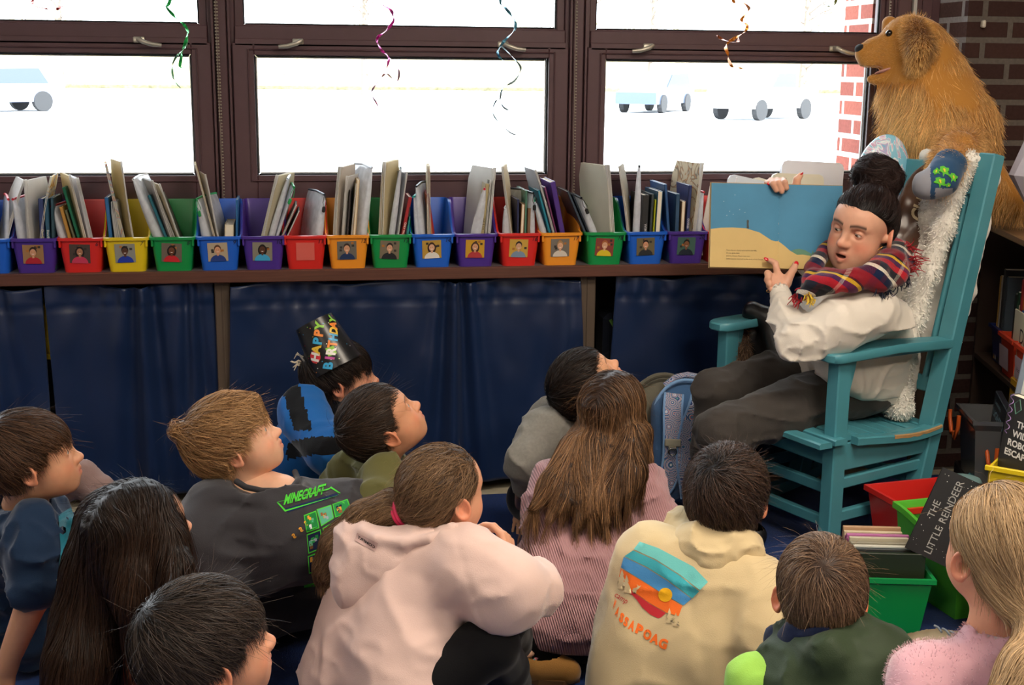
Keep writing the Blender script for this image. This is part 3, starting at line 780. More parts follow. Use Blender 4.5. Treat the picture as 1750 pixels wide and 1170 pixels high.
def item(bx_, kind, xb, lean, th, H, D, col, desc, y0=.03, yaw=0.0, extra=None, z0=.006, back=0.0, bend=0.0):
 c, bxx, _, num = bins[bx_]; D = min(D, .188); y0 = min(y0, .024)
 if not yaw and kind in ('paper', 'pouch'): yaw = (-15 if xb < 0 else 15)*min(1, abs(xb)/.025)*(1.25 if kind == 'paper' else 1)
 where = 'in the %s bin numbered %s' % (c, num) if num else 'in the red bin behind the picture book'
 nm = {'book': 'book', 'paper': 'paper_folder', 'pouch': 'zip_pouch', 'mag': 'workbook'}[kind]
 t = empty(nm, (bxx+xb, -.288+y0, CT+z0), label='%s %s' % (desc, where), cat={'book': 'book', 'paper': 'folder', 'pouch': 'pouch', 'mag': 'workbook'}[kind], group='books and folders in the counter bins')
 t.rotation_euler = (R(-back), R(lean), R(yaw))
 h = th/2
 if kind == 'book':
  m = MB(); k = .0022
  m.box((-h, 0, 0), (-h+k, D, H), 0, .0008); m.box((h-k, 0, 0), (h, D, H), 0, .0008); m.box((-h, (0 if extra != 'pages' else D-k), 0), (h, (k if extra != 'pages' else D), H), 0, .0008)
  m.out('cover', M('cover_'+col, col, .35), t)
  m = MB(); m.box((-h+k, .003 if extra != 'pages' else 0.002, .003), (h-k, D-.003, H-.003), 0); m.out('pages', pagem, t)
  if extra and extra != 'pages':
   m = MB()
   for s_, (tx, tc_, sz) in enumerate(extra): put_text(m, tx, sz, (0.001+.0*s_, -.0006, H*.5), (0, 0, -1), (1, 0, 0), bold=.01)
   o = m.out('title', M('title_'+extra[0][1], extra[0][1], .5), t)
   o.location.x = -.003
 elif kind in ('paper', 'mag'):
  # a sheaf whose upper part bends
  n = 14; rings = []
  for i in range(n+1):
   z = H*i/n; bx0 = bend*(i/n)**2
   hh = h*(1-.35*(i/n)) if kind == 'paper' else h
   x0, x1 = bx0-hh, bx0+hh
   cut = .02*max(0, (i/n-.85)/.15)
   rings.append([(x0, 0+cut, z), (x1, 0+cut, z), (x1, D*.35, z), (x1, D*.7, z), (x1, D-cut, z), (x0, D-cut, z), (x0, D*.7, z), (x0, D*.35, z)])
  m = MB(); m.loft(rings); mt = M('sheaf_'+col, col, .7, var=.04, vscale=15) if not (extra and extra[0] == 'crayon') else crayon('crayon_'+col, col, extra[1])
  m.out('folder', glow_through(mt, .35), t, smooth=30)
  m = MB()
  for q in range(2 if th < .012 else 3):
   xx = -h+th*(q+.5)/(2 if th < .012 else 3); r2 = []
   for i in range(n+1):
    z = H*i/n*1.01; bx0 = bend*(i/n)**2+xx*(1-.35*(i/n)); r2.append([(bx0-.0006, -.003-.002*q, z), (bx0+.0006, -.003-.002*q, z), (bx0+.0006, .01, z), (bx0-.0006, .01, z)])
   m.loft(r2)
  m.out('sheets', paperm, t)
 elif kind == 'pouch':
  rings = []
  for i in range(13):
   z = H*i/12; q = math.sin(math.pi*min(1, .18+.82*i/12))**.5; hh = h*max(.18, q if i > 6 else 1)
   rings.append([(-hh, .004, z), (-hh*.3, -.002, z), (hh*.3, -.002, z), (hh, .004, z), (hh*1.05, D*.5, z), (hh, D-.004, z), (-hh, D-.004, z), (-hh*1.05, D*.5, z)])
  m = MB(); m.loft(rings); m.out('pouch_body', pouchm(), t, smooth=60)
  m = MB(); m.tube([(0, -.003, H*.985), (0, D*.5, H+.001), (0, D, H*.985)], .0042, 8); zp = m.out('zipper', M('zip_'+col, col, .5), t, smooth=True)
  if extra:
   m = MB(); m.tube([(0, -.004, H*.985), (.004, -.010, H-.015), (.008, -.010, H-.035), (.002, -.010, H-.045), (-.004, -.009, H-.03), (0, -.004, H-.006)], .0011, 6); m.box((-.005, -.016, H-.062), (.006, -.008, H-.042), 0, .003)
   m.out('zip_pull', M('zip_'+extra, extra, .5), t, smooth=40)
 return t
W, CR, MN, TN = 'e9e7e4', 'e6dcc0', 'dcc690', 'c3b5a0'
# leftmost blue bin
item(0, 'paper', .03, 12, .012, .30, .2, W, 'bent white papers', bend=.03); item(0, 'pouch', .045, 6, .014, .235, .2, 'c4283a', 'clear pouch with red zip'); item(0, 'book', -.01, 0, .018, .22, .17, '2b5f8a', 'thin blue book')
# 5 purple
item(1, 'pouch', -.036, -6, .022, .235, .21, 'c4283a', 'clear pouch with red zip'); item(1, 'paper', -.014, -3, .012, .29, .2, W, 'worn white papers', bend=.012); item(1, 'paper', .004, 7, .010, .305, .2, 'efe3c2', 'drawn-on yellow and white sheets', bend=.02, extra=('crayon', ['f0c84a', 'e59a3c', '88b4d8']))
item(1, 'book', .022, 1, .016, .232, .16, '33406e', 'blue chapter book with checked spine', extra=[('Danville', 'd9cfa0', .011)]); item(1, 'book', .039, 1, .013, .232, .16, '2f5b74', 'teal chapter book with printed spine', extra=[('Danville', 'e8e4d8', .010)]); item(1, 'book', .053, 2, .010, .235, .16, '31505c', 'thin dark teal book')
# 6 red
item(2, 'pouch', -.038, -14, .024, .215, .2, 'c4283a', 'clear pouch with red zip bulging with papers'); item(2, 'book', -.014, -12, .011, .21, .16, 'b98a3e', 'thin tan paperback with lettered spine'); item(2, 'book', .002, -13, .008, .2, .16, '6a6a4e', 'thin olive paperback'); item(2, 'book', .016, -13, .010, .275, .2, '14694a', 'dark green hardcover leaning left')
item(2, 'paper', .030, -10, .010, .31, .22, 'e8d8b0', 'tan folder of papers'); item(2, 'paper', .046, -9, .016, .30, .22, 'ececf2', 'white printed sheets')
# 7 yellow
item(3, 'book', -.044, -3, .012, .235, .17, '2f6aa0', 'blue book behind the drawing'); item(3, 'mag', -.020, -4, .020, .22, .2, 'c6c8ca', 'grey printed notebook'); item(3, 'paper', .012, -12, .012, .345, .22, 'eadfbd', 'cream folder with a crayon rainbow and handwriting', bend=.01, extra=('crayon', ['8fb8d8', 'e06a4a', 'efb04a', '6f9a5a'])); item(3, 'paper', .034, -8, .006, .35, .22, 'e0d2a8', 'tall cream folder with coloured drawing', bend=.012)
# 8 green
item(4, 'pouch', -.012, -20, .030, .315, .21, 'dfe2ea', 'bulging clear plastic pouch leaning left'); item(4, 'book', .014, -19, .010, .255, .19, '2b7486', 'thin teal book leaning left'); item(4, 'paper', .028, -18, .010, .30, .2, 'b8b4b0', 'grey sheaf leaning left', bend=.008); item(4, 'mag', .041, -19, .006, .25, .2, '8f8a84', 'thin grey workbook leaning left'); item(4, 'paper', .050, -17, .006, .29, .2, 'e8dcc4', 'cream folded sheets leaning left')
# 9 blue
item(5, 'pouch', -.026, -10, .028, .235, .21, '3cb071', 'clear pouch with green zip and pull', extra='1f8f50'); item(5, 'paper', .006, -11, .008, .345, .22, 'dcc690', 'tall worn tan folder', bend=-.006); item(5, 'paper', .014, -9, .006, .31, .22, W, 'white folded sheets'); item(5, 'book', .030, 2, .030, .145, .15, 'b5a88a', 'thick open paperback with cream pages', extra='pages'); item(5, 'book', .054, 2, .007, .225, .16, '2f70a8', 'thin blue and white book')
# 10 purple
item(6, 'paper', -.028, 15, .014, .315, .2, CR, 'cream notebook leaning right'); item(6, 'pouch', -.006, 17, .020, .31, .21, 'ccd4e4', 'tall clear pouch of papers leaning right'); item(6, 'pouch', .008, 20, .010, .285, .2, '1f9a55', 'narrow clear pouch with bright green zip', extra='1f9a55'); item(6, 'mag', .014, 25, .007, .225, .18, '77756f', 'thin grey booklet leaning right'); item(6, 'mag', .028, 26, .005, .205, .18, '5b5a58', 'thin dark booklet leaning right')
# 11 red
item(7, 'pouch', .034, 8, .026, .245, .2, '2f3a4a', 'clear white pouch with dark zip and black pull', extra='15161a')
# 12 orange
item(8, 'paper', -.046, 1, .016, .33, .22, 'dcd0c2', 'tall rounded tan folder', bend=.018); item(8, 'paper', -.026, 5, .008, .30, .22, W, 'white sheaf with dark print'); item(8, 'book', -.010, 5, .007, .255, .18, '3f3a3a', 'thin dark book'); item(8, 'mag', .002, 6, .006, .275, .18, '8a7d5f', 'thin olive brown workbook'); item(8, 'book', .013, 5, .010, .29, .18, 'c8a878', 'tan paperback with worn edge', extra='pages')
item(8, 'pouch', .040, 8, .024, .335, .22, 'cfd6e4', 'tall clear pouch with lined paper')
# 13 green
item(9, 'paper', -.036, 3, .022, .345, .22, 'dfcfa8', 'thick manila folder standing tall'); item(9, 'pouch', -.010, 8, .020, .335, .22, 'bcd4ea', 'tall clear bluish pouch'); item(9, 'paper', .010, 9, .006, .31, .2, 'b7b9be', 'grey stack of sheets'); item(9, 'book', .020, 12, .012, .235, .17, 'a3262b', 'red book titled in white', extra=[('ONLY WOMAN', 'f0e6dc', .009)])
item(9, 'book', .036, 9, .006, .2, .16, '3d3f42', 'thin black book'); item(9, 'book', .047, 6, .010, .165, .15, '2e8e8a', 'small teal book'); 
# 14 blue
item(10, 'pouch', -.046, -4, .014, .235, .2, '2aa7a0', 'narrow pouch with teal zip'); item(10, 'pouch', -.030, -5, .022, .27, .2, '15202c', 'clear pouch with black zip'); item(10, 'paper', -.006, -3, .016, .33, .22, 'd8c6a0', 'tan folder with white flap', bend=.012); item(10, 'book', .010, -6, .007, .24, .17, 'c4622e', 'thin orange book'); item(10, 'book', .020, -8, .006, .245, .17, 'b02a30', 'thin red book leaning left')
# 15 purple
item(11, 'pouch', -.020, 11, .034, .265, .2, 'd8304a', 'clear pouch with pinkish red zip'); item(11, 'book', .012, 6, .014, .275, .2, 'a89a72', 'olive paperback with lettered spine', extra=[('INK & CO', '4a4030', .009)]); item(11, 'mag', .026, 5, .008, .285, .2, '8f9088', 'grey green booklet'); item(11, 'paper', .040, 4, .010, .325, .21, 'eeeeec', 'tall white folded papers', bend=.006)
# 16 red
item(12, 'pouch', -.042, -2, .026, .195, .19, 'dfe2e8', 'small clear pouch'); item(12, 'paper', -.018, -6, .012, .33, .22, 'dccba8', 'tall tan and white sheaf', bend=-.008); item(12, 'book', -.004, 0, .008, .22, .17, '262c50', 'thin navy book'); item(12, 'book', .007, 2, .012, .205, .17, '9a6a3e', 'brown paperback with visible pages', extra='pages'); item(12, 'book', .020, 1, .008, .25, .18, '4d7a66', 'thin green book')
item(12, 'book', .032, 1, .012, .19, .17, '7a5b40', 'small brown paperback'); item(12, 'pouch', .050, -1, .020, .245, .2, '20262e', 'grey pouch with black zip pull', extra='101114')
# 17 orange
item(13, 'pouch', -.030, -16, .022, .225, .2, '2f8f6a', 'clear pouch with green zip leaning left'); item(13, 'book', -.006, -16, .008, .26, .19, '1f7f96', 'thin teal book leaning left'); item(13, 'paper', .004, -14, .008, .33, .22, 'c9ccd4', 'white and blue sheaf leaning left', bend=-.014); item(13, 'book', .014, -15, .006, .27, .19, '7b3a66', 'thin plum book leaning left'); item(13, 'book', .030, -12, .018, .285, .2, '4a2b80', 'dark purple binder leaning left')
# 18 green
item(14, 'book', -.022, -24, .008, .27, .2, '3d4a58', 'thin dark book leaning far left'); item(14, 'book', -.010, -24, .006, .26, .19, '1b2634', 'thin black folder leaning far left'); item(14, 'pouch', .004, -22, .024, .245, .2, '1b1d22', 'grey pouch with black zip leaning left', extra='101114'); item(14, 'paper', .034, -4, .018, .335, .22, 'e9e6d8', 'tall blank cream folder', bend=-.010)
# 19 blue
item(15, 'paper', -.052, -5, .010, .33, .21, 'd2c8b4', 'tan bent sheets', bend=-.02); item(15, 'pouch', -.036, 1, .024, .335, .22, '30353c', 'tall grey pouch with dark edge'); item(15, 'book', -.006, 1, .022, .232, .17, '2c2e30', 'thick black hardcover with pale lettering', extra=[('WIMP', 'c9c9c9', .013)]); item(15, 'book', .014, 2, .009, .235, .17, '3b4346', 'slim grey hardcover'); item(15, 'book', .025, 2, .005, .215, .17, 'c9d02a', 'thin lime green book'); item(15, 'book', .040, 2, .018, .245, .17, '2f5a78', 'blue grey hardcover with pale pages', extra='pages')
# 20 purple
item(16, 'book', -.052, -6, .010, .27, .2, '2b5488', 'blue picture book leaning left'); item(16, 'book', -.034, 0, .014, .235, .18, '31506e', 'slate blue hardcover'); item(16, 'book', -.016, 1, .014, .21, .17, '8a6a4e', 'brown paperback with cream pages', extra='pages'); item(16, 'book', .000, 2, .012, .265, .2, '2b3768', 'navy hardcover with white lettering', extra=[('DIARIES', 'e8e8f0', .01)])
item(16, 'paper', .018, 5, .012, .34, .22, 'e0d4b8', 'tall worksheets with pencil names', bend=.004, extra=('crayon', ['8a8070', 'c99a6a'])); item(16, 'pouch', .042, 4, .022, .245, .2, 'c4283a', 'clear pouch with red zip and pink papers')
# 21 red, mostly hidden, with a 'Dream' sheet and 'Sc' book
t = item(17, 'paper', -.045, 14, .008, .30, .05, 'eeeaf4', 'white sheet with pink lettering', yaw=0, y0=.02)
d = A(*(aty(1222, 330, -.2)))
m = MB(); m.box((0, -.002, 0), (.20, .002, .26), 0, .001); o = empty('poster_sheet', (1.39, -.2, CT+.02), label='white sheet lettered in pink beside the open picture book', cat='sheet'); o.rotation_euler = (R(-8), R(12), 0); m.out('sheet', paperm, o)
m = MB(); put_text(m, 'Dream', .04, (.012, -.003, .205), (1, 0, 0), (0, 0, 1), align='L', shear=.3); m.out('lettering', M('pink_ink', 'd0708e', .6), o)
o = empty('picture_book_tan', (1.425, -.235, CT+.01), label='tan covered book with black lettering at the left of the picture book', cat='book'); o.rotation_euler = (R(-6), R(5), 0); o.name = 'hardcover_book'
m = MB(); m.box((0, -.004, 0), (.17, .004, .225), 0, .002); m.out('cover', M('tan_cover', 'cdb776', .6, var=.1), o)
m = MB(); put_text(m, 'A', .05, (.02, -.0046, .15), (1, 0, 0), (0, 0, 1), align='L', shear=.2); put_text(m, 'Sc', .06, (.014, -.0046, .10), (1, 0, 0), (0, 0, 1), align='L', bold=.02); m.out('lettering', M('black_ink', '17140f', .6), o)
# papers and pouches standing on the counter behind the picture book
for k, (xx, yy, w_, h_, rx, ry, col, lab) in enumerate([(1.475, -.12, .16, .305, -6, 12, 'dbe2ea', 'white and pale blue paper pack tilted behind the picture book'), (1.56, -.10, .12, .30, -8, 16, 'e8e4d4', 'white crumpled paper pouch behind the picture book'),
  (1.69, -.12, .20, .30, -6, 2, 'ebe3cc', 'cream worksheet with pencil scribbles above the picture book'), (1.73, -.09, .24, .345, -5, 3, 'e9e9f2', 'white rounded folder standing at the back of the counter')]):
 o = empty('paper_folder', (xx, yy, CT), label=lab, cat='folder'); o.rotation_euler = (R(rx), R(ry), 0)
 m = MB(); m.prism([(0, 0), (w_, 0), (w_, h_-.02), (w_-.006, h_-.006), (w_-.02, h_), (.02, h_), (.006, h_-.006), (0, h_-.02)], 0, .010+.004*k, 0, T=np.array([[1, 0, 0, 0], [0, 0, 1, 0], [0, 1, 0, 0], [0, 0, 0, 1.0]])); m.out('folder', M('folder_'+col, col, .5, var=.05, bump=.2, bscale=30), o)
 if k == 2:
  m = MB(); put_text(m, 'Fuenl', .02, (.012, -.001, h_-.03), (1, 0, 0), (0, 0, 1), align='L'); m.tube([(.06, -.0005, .2), (.1, -.0005, .24), (.09, -.0005, .2), (.13, -.0005, .25)], .0009, 4); m.tube([(.15, -.0005, .22), (.17, -.0005, .245), (.16, -.0005, .21), (.18, -.0005, .23)], .0009, 4); m.out('pencil_marks', M('pencil', '8a7468', .7), o)
# ================================================================== rocking chair (local: x front->back, y near->far arm, z up)
CS = A(.939, .343, 0); CW = A(-.343, .939, 0); CO = A(1.588, -1.073, 0)
def ch(a, w, z): return CO+CS*a+CW*w+A(0, 0, z)
chair_rz = math.atan2(.343, .939)
teal = M('teal_paint', '4b8f9c', .34, spec=.5, var=.07, vscale=9, bump=.15, bscale=60)
wornw = M('bare_wood', 'b08a5a', .7, var=.2, vscale=40)
rc_ = empty('rocking_chair', CO+A(0, 0, 0), chair_rz, label='teal painted wooden rocking chair the reading teacher sits in', cat='rocking chair')
TW = .575
def beam(m, a, b, w_, t_, mi=0, bev=.004, up=A(0, 0, 1)):
 a = np.array(a, float); b = np.array(b, float); d = nrm(b-a); L_ = np.linalg.norm(b-a)
 y = nrm(np.cross(up, d)); z = np.cross(d, y)
 m.box((0, -w_/2, -t_/2), (L_, w_/2, t_/2), mi, bev, T=frame(a, d, y, z))
def pa(z): return .335+(z-.05)*.207
for w in (0, TW):
 nm = 'near' if w == 0 else 'far'
 s = 1 if w == 0 else -1
 m = MB(); m.box((-.026, (0 if w == 0 else w-.05), .03), (.026, (.05 if w == 0 else w), .632), 0, .004)
 br = [(.026, .50), (.05, .60), (.055, .632), (.026, .632)]
 m.prism(br, .012 if w == 0 else w-.038, .038 if w == 0 else w-.012, 0, T=np.array([[1, 0, 0, 0], [0, 0, 1, 0], [0, 1, 0, 0], [0, 0, 0, 1.0]]))
 m.out('leg', teal, rc_)
 m = MB(); yc = .025 if w == 0 else w-.025
 beam(m, (pa(.05), yc, .05), (pa(1.225), yc-(.085 if w else 0), 1.225), .05, .062, up=A(1, 0, 0) if False else A(0, 1, 0)); m.out('back_post', teal, rc_)
 # arm: a shaped board, widest in front
 P = []
 prof = [(-.062, .03), (-.058, .055), (-.04, .072), (0, .078), (.1, .075), (.25, .062), (.40, .045), (.445, .04)]
 yo = .005 if w == 0 else w-.005
 out = [(a, yo-s*.024) if i else (a, yo) for i, (a, b) in enumerate(prof)]
 edge_o = [(-.062, yo+s*.005), (-.055, yo-s*.014), (-.035, yo-s*.026), (.0, yo-s*.03), (.2, yo-s*.028), (.44, yo-s*.012)]
 edge_i = [(.44, yo+s*.05), (.2, yo+s*.055), (.0, yo+s*.068), (-.04, yo+s*.062), (-.058, yo+s*.045)]
 m = MB(); poly = edge_o+edge_i
 if s < 0: poly = poly[::-1]
 rings = []
 for z, ins in ((0, .004), (.004, 0), (.022, 0), (.027, .004)):
  cen = np.mean(poly, 0); r_ = []
  for (a, b) in poly:
   v = np.array([a, b])-cen; q = cen+v*(1-ins/np.linalg.norm(v)); r_.append((q[0], q[1], .632+z+.012*math.sin(math.pi*np.clip((a+.06)/.5, 0, 1))*(1 if True else 0)-.002))
  rings.append(r_)
 m.loft(rings[::1]); m.out('armrest', teal, rc_, smooth=35)
 m = MB(); rk = []
 for i in range(25):
  a = -.075+i*(.82/24); z = (a-.12)**2/1.9; yk = .025 if w == 0 else w-.025
  rk.append([(a, yk-.017, z+.009), (a, yk+.017, z+.009), (a, yk+.017, z+.05), (a, yk-.017, z+.05)])
 m.loft(rk); m.out('rocker', teal, rc_, smooth=35)
# aprons and stretchers
for (p, q, w_, t_, nm) in [((.02, .02, .33), (.40, .02, .34), .024, .088, 'apron'), ((.02, TW-.02, .33), (.40, TW-.02, .34), .024, .088, 'apron'), ((0, .04, .335), (0, TW-.04, .335), .024, .075, 'apron'), ((.39, .04, .335), (.39, TW-.04, .335), .024, .075, 'apron'),
  ((.02, .025, .243), (.37, .025, .258), .022, .036, 'stretcher'), ((.02, .025, .137), (.345, .025, .150), .022, .036, 'stretcher'), ((.02, TW-.025, .243), (.37, TW-.025, .258), .022, .036, 'stretcher'), ((.02, TW-.025, .137), (.345, TW-.025, .15), .022, .036, 'stretcher'),
  ((0, .04, .225), (0, TW-.04, .215), .022, .034, 'stretcher'), ((0, .04, .118), (0, TW-.04, .108), .022, .034, 'stretcher'), ((.36, .04, .2), (.36, TW-.04, .2), .022, .034, 'stretcher')]:
 m = MB(); beam(m, p, q, w_, t_); m.out(nm, teal, rc_)
# seat: slats running from arm to arm over two curved boards
for k in range(9):
 a = -.105+k*.0605; z = .388+.012*math.cos((a+.02)*9) if a < .3 else .379
 m = MB(); x0, x1 = a, a+.049
 y0 = (-.022 if a < -.03 else .008); y1 = TW-y0
 r_ = []
 for y in (y0, y1): r_.append([(x0, y, z-.018), (x1, y, z-.018), (x1, y, z-.004), (x1-.006, y, z), (x0+.006, y, z), (x0, y, z-.004)])
 if a < .02 and True: pass
 m.loft(r_); m.out('seat_slat', teal, rc_)
for w in (-.022, TW-.012):
 m = MB(); r_ = []
 for i in range(13):
  a = .048+i*(.36/12); z = .385+.010*math.cos((a+.02)*9)+(.012*((a-.25)/.16)**2 if a > .25 else 0)
  r_.append([(a, w, z-.022), (a, w+.034, z-.022), (a, w+.034, z+.002), (a, w+.004, z+.002), (a, w, z-.002)])
 m.loft(r_); o = m.out('seat_edge', teal, rc_, smooth=30)
 if w < 0:
  m = MB(); pts = []
  r2 = np.random.default_rng(4)
  r_ = []
  for i in range(16):
   a = .20+i*(.205/15); z = .385+.010*math.cos((a+.02)*9)+(.012*((a-.25)/.16)**2 if a > .25 else 0); h_ = .003+.006*r2.random()
   r_.append([(a, w-.0006, z-.001-h_), (a, w-.0004, z+.0005), (a, w+.003+.004*r2.random(), z+.0026)])
  m.loft(r_, closed=False); m.out('worn_edge', wornw, rc_)
# back: crest rail, lower rail, spindles
m = MB(); beam(m, (pa(1.145)-.004, .045, 1.142), (pa(1.145)-.004, TW-.125, 1.142), .024, .098, bev=.005, up=nrm(A(.207, 0, 1))); m.out('crest_rail', teal, rc_)
m = MB(); beam(m, (pa(.50), .045, .50), (pa(.50), TW-.045, .50), .022, .05, up=nrm(A(.207, 0, 1))); m.out('lower_rail', teal, rc_)
for k in range(6):
 w = .085+k*(TW-.17)/5; m = MB(); m.tube([(pa(.5), w, .515), (pa(1.1), w-.011*k, 1.10)], .011, 10); m.out('spindle', teal, rc_, smooth=60)
# ------------------------------------------------------------------ white fleece blanket over the chair back
flz = M('white_fleece', 'ebe6dc', .95, spec=.1, sheen=.6, var=.05, vscale=50)
def bk(w, z, off): # point on the chair back, off towards the sitter
 return ch(pa(z)-off, w, z)
def fleece_sdf(front):
 fs = []
 if front:
  rows = [(1.2, .07, .14, .03), (1.16, .075, .165, .052), (1.0, .085, .22, .052), (.85, .10, .31, .055), (.7, .11, .38, .058), (.58, .11, .34, .062), (.47, .10, .22, .065), (.42, .09, .14, .06)]
 else:
  rows = [(1.205, .035, .30, .0), (1.15, .04, .33, -.045), (1.0, .035, .30, -.05), (.8, .03, .28, -.05), (.62, .04, .26, -.055)]
 for i in range(len(rows)-1):
  z0, a0, b0, o0 = rows[i]; z1, a1, b1, o1 = rows[i+1]
  for j in range(13):
   t = j/12
   fs.append(rc(bk(a0+(b0-a0)*t, z0, o0+.011*math.sin(t*11+i*.25)), bk(a1+(b1-a1)*t, z1, o1+.011*math.sin(t*11+(i+1)*.25)), .017))
 g = U(.03, *fs)
 return lambda P: g(P)+N1(P, 38.)*.0035+N2(P, 90.)*.0022
bl = empty('fleece_blanket', bk(.2, 1.2, 0), label='white fluffy fleece blanket draped over the back of the teal rocking chair', cat='blanket')
f = fleece_sdf(True); lo, hi_ = bbox([bk(.0, 1.25, .1), bk(.42, .38, .1), bk(.0, .38, 0), bk(.42, 1.25, 0)], .06)
V, Q = sdf_mesh(f, lo, hi_, .006); V1, Q1 = V, relax(V, Q, 1)
mobj('front_fold', Q1, Q, flz, bl, smooth=True, world=True)
sd = surf_seeds(V, Q, 16000); fz = strands(sd, f, lambda P, g: g*1.0+A(0, 0, -.4), 2, .005, .0035, colr='e6e1d6', colt='f6f2ea', cvar=.08, jit=.6, free=1)
M('fleece_fibre', 'e2dccf', .95, spec=.1, attr='Col', sheen=.3)
mobj('fleece_pile', fz[0], fz[1], MATS['fleece_fibre'], bl, cols=fz[2], world=True)
f2 = fleece_sdf(False); lo, hi_ = bbox([bk(.0, 1.25, .05), bk(.42, .55, -.1), bk(.0, .55, 0), bk(.42, 1.25, -.1)], .06)
V, Q = sdf_mesh(f2, lo, hi_, .008); mobj('back_fold', V, Q, flz, bl, smooth=True, world=True)
# ------------------------------------------------------------------ black jacket with a fur edge hanging over the far armrest
jk = M('black_leather', '121214', .35, spec=.5, var=.1, vscale=20)
jr = empty('jacket', ch(.2, TW, .63), label='black jacket with brown fur trim hanging over the far armrest', cat='jacket')
def jp(px, py, t): return att(px, py, t)
jf = U(.03, chain([(jp(1285, 532, 4.32), .03), (jp(1312, 545, 4.3), .04), (jp(1335, 600, 4.28), .045), (jp(1345, 650, 4.25), .04)]), chain([(jp(1285, 535, 4.36), .03), (jp(1280, 580, 4.38), .05), (jp(1285, 625, 4.38), .055), (jp(1300, 670, 4.38), .05)]), rc(jp(1310, 600, 4.35), jp(1320, 660, 4.34), .055))
jf2 = lambda P: jf(P)+N1(P, 14)*.006
lo, hi_ = bbox([jp(1285, 532, 4.32), jp(1345, 680, 4.3), jp(1260, 600, 4.4)], .1)
shape('coat_body', jf2, lo, hi_, .009, jk, jr)
ff = chain([(jp(1268, 560, 4.34), .018), (jp(1264, 600, 4.33), .03), (jp(1268, 640, 4.33), .032), (jp(1285, 660, 4.33), .025)])
V, Q = sdf_mesh(ff, *bbox([jp(1268, 560, 4.34), jp(1285, 670, 4.33)], .06), .006)
sd = surf_seeds(V, Q, 3500); a_ = strands(sd, ff, lambda P, g: g*1.0+A(-.3, 0, -.9), 4, .008, .0022, colr='3a2a20', colt='8a6a50', cvar=.3, jit=.4, free=1)
V, Q, c = join([(V, Q, np.tile(lin('3a2a20')[:3], (len(V), 1))), a_])
hairm = M('fur_fibre', '7a5a40', .6, attr='Col', sheen=.2); mobj('fur_trim', V, Q, hairm, jr, cols=c, world=True, smooth=True)
# ================================================================== shelf unit on the right and what stands in it
SO = A(2.462, -.24, 0); E1 = nrm(A(-.26, -.966, 0)); E2 = nrm(A(.966, -.26, 0))
def sp_(a, b, z): return SO+E1*a+E2*b+A(0, 0, z)
ST = frame(SO, E1, -E2*-1, A(0, 0, 1)); ST[:3, 1] = E2
T_s = frame(SO, E1, E2, ZZ)     # left handed on purpose is avoided below by ordering box corners
shw = M('shelf_wood', '8a6a48', .5, var=.12, vscale=10, stretch=(1, 8, 8))
su = empty('bookshelf', sp_(.5, .2, 0), label='low brown wooden bookshelf at the right edge under the plush dog', cat='bookshelf')
def sbox(m, a, b, mi=0, bev=0.0):
 """box in shelf coordinates"""
 m.box(a, b, mi, bev, T=frame(SO, E1, E2, ZZ))
def flip(m):
 m.Fc = [f[::-1] for f in m.Fc]; return m
m = MB(); sbox(m, (-.0, -.02, .925), (1.5, .38, .95), 0, .004); flip(m).out('top_board', shw, su, world=True)
m = MB(); sbox(m, (.02, 0, .44), (1.5, .36, .46), 0, .002); flip(m).out('shelf_board', M('dark_shelf_wood', '3a2a20', .6), su, world=True)
m = MB(); sbox(m, (.02, 0, .04), (1.5, .36, .06), 0, .002); flip(m).out('shelf_board', MATS['dark_shelf_wood'], su, world=True)
m = MB(); sbox(m, (0, 0, 0), (.02, .36, .925), 0, .002); flip(m).out('side_panel', MATS['dark_shelf_wood'], su, world=True)
m = MB(); sbox(m, (0, .36, 0), (1.5, .38, .925), 0, .002); flip(m).out('back_panel', MATS['dark_shelf_wood'], su, world=True)
def tub(name, a0, a1, b0, b1, z0, h, mat, lab, cat='bin', taper=.012, handles=None, label_card=None, lip=.008, words=None):
 t = empty(name, sp_((a0+a1)/2, (b0+b1)/2, z0), label=lab, cat=cat)
 m = MB()
 def rg(d, z): return [tuple(sp_(a, b, z)) for a, b in ((a0-d, b0-d), (a1+d, b0-d), (a1+d, b1+d), (a0-d, b1+d))]
 rr = [rg(-taper, z0), rg(-taper*.2, z0+h*.85), rg(lip, z0+h-.012), rg(lip, z0+h), rg(-.003, z0+h), rg(-.003-.001, z0+h-.01), rg(-taper-.003, z0+.004)]
 m.loft(rr); flip(m); m.out('tub', mat, t, world=True)
 if label_card:
  m = MB(); c0 = sp_(a0+.025, b0-.001, z0+h*.2); ex = E1; m.add([c0+ex*0-E2*.002, c0+ex*(a1-a0-.05)-E2*.002, c0+ex*(a1-a0-.05)+A(0, 0, h*.55)-E2*.008, c0+A(0, 0, h*.55)-E2*.008], [(0, 1, 2, 3)], 0)
  m.out('label_card', M('label_pinkish', 'b9a3ad', .6), t, world=True)
  if words:
   m = MB(); put_text(m, words, h*.16, sp_(a0+.06, b0-.012, z0+h*.42), E1, ZZ, align='L', shear=.2); m.out('writing', M('black_ink', '17140f', .6), t, world=True)
 return t
redor = M('orange_red_plastic', 'd8452a', .35); navyp = M('navy_plastic', '182a70', .3)
tub('storage_bin', .14, .30, .02, .30, .462, .13, navyp, 'dark blue bin on the upper shelf behind the rocking chair post')
tub('storage_bin', .34, .50, -.0, .30, .462, .14, redor, 'orange red bin with a faded label card just right of the rocking chair post', label_card=True, words='')
tub('storage_bin', .53, .72, -.0, .30, .462, .14, redor, 'orange red bin labelled with handwriting at the right edge of the photo', label_card=True, words='Voce')
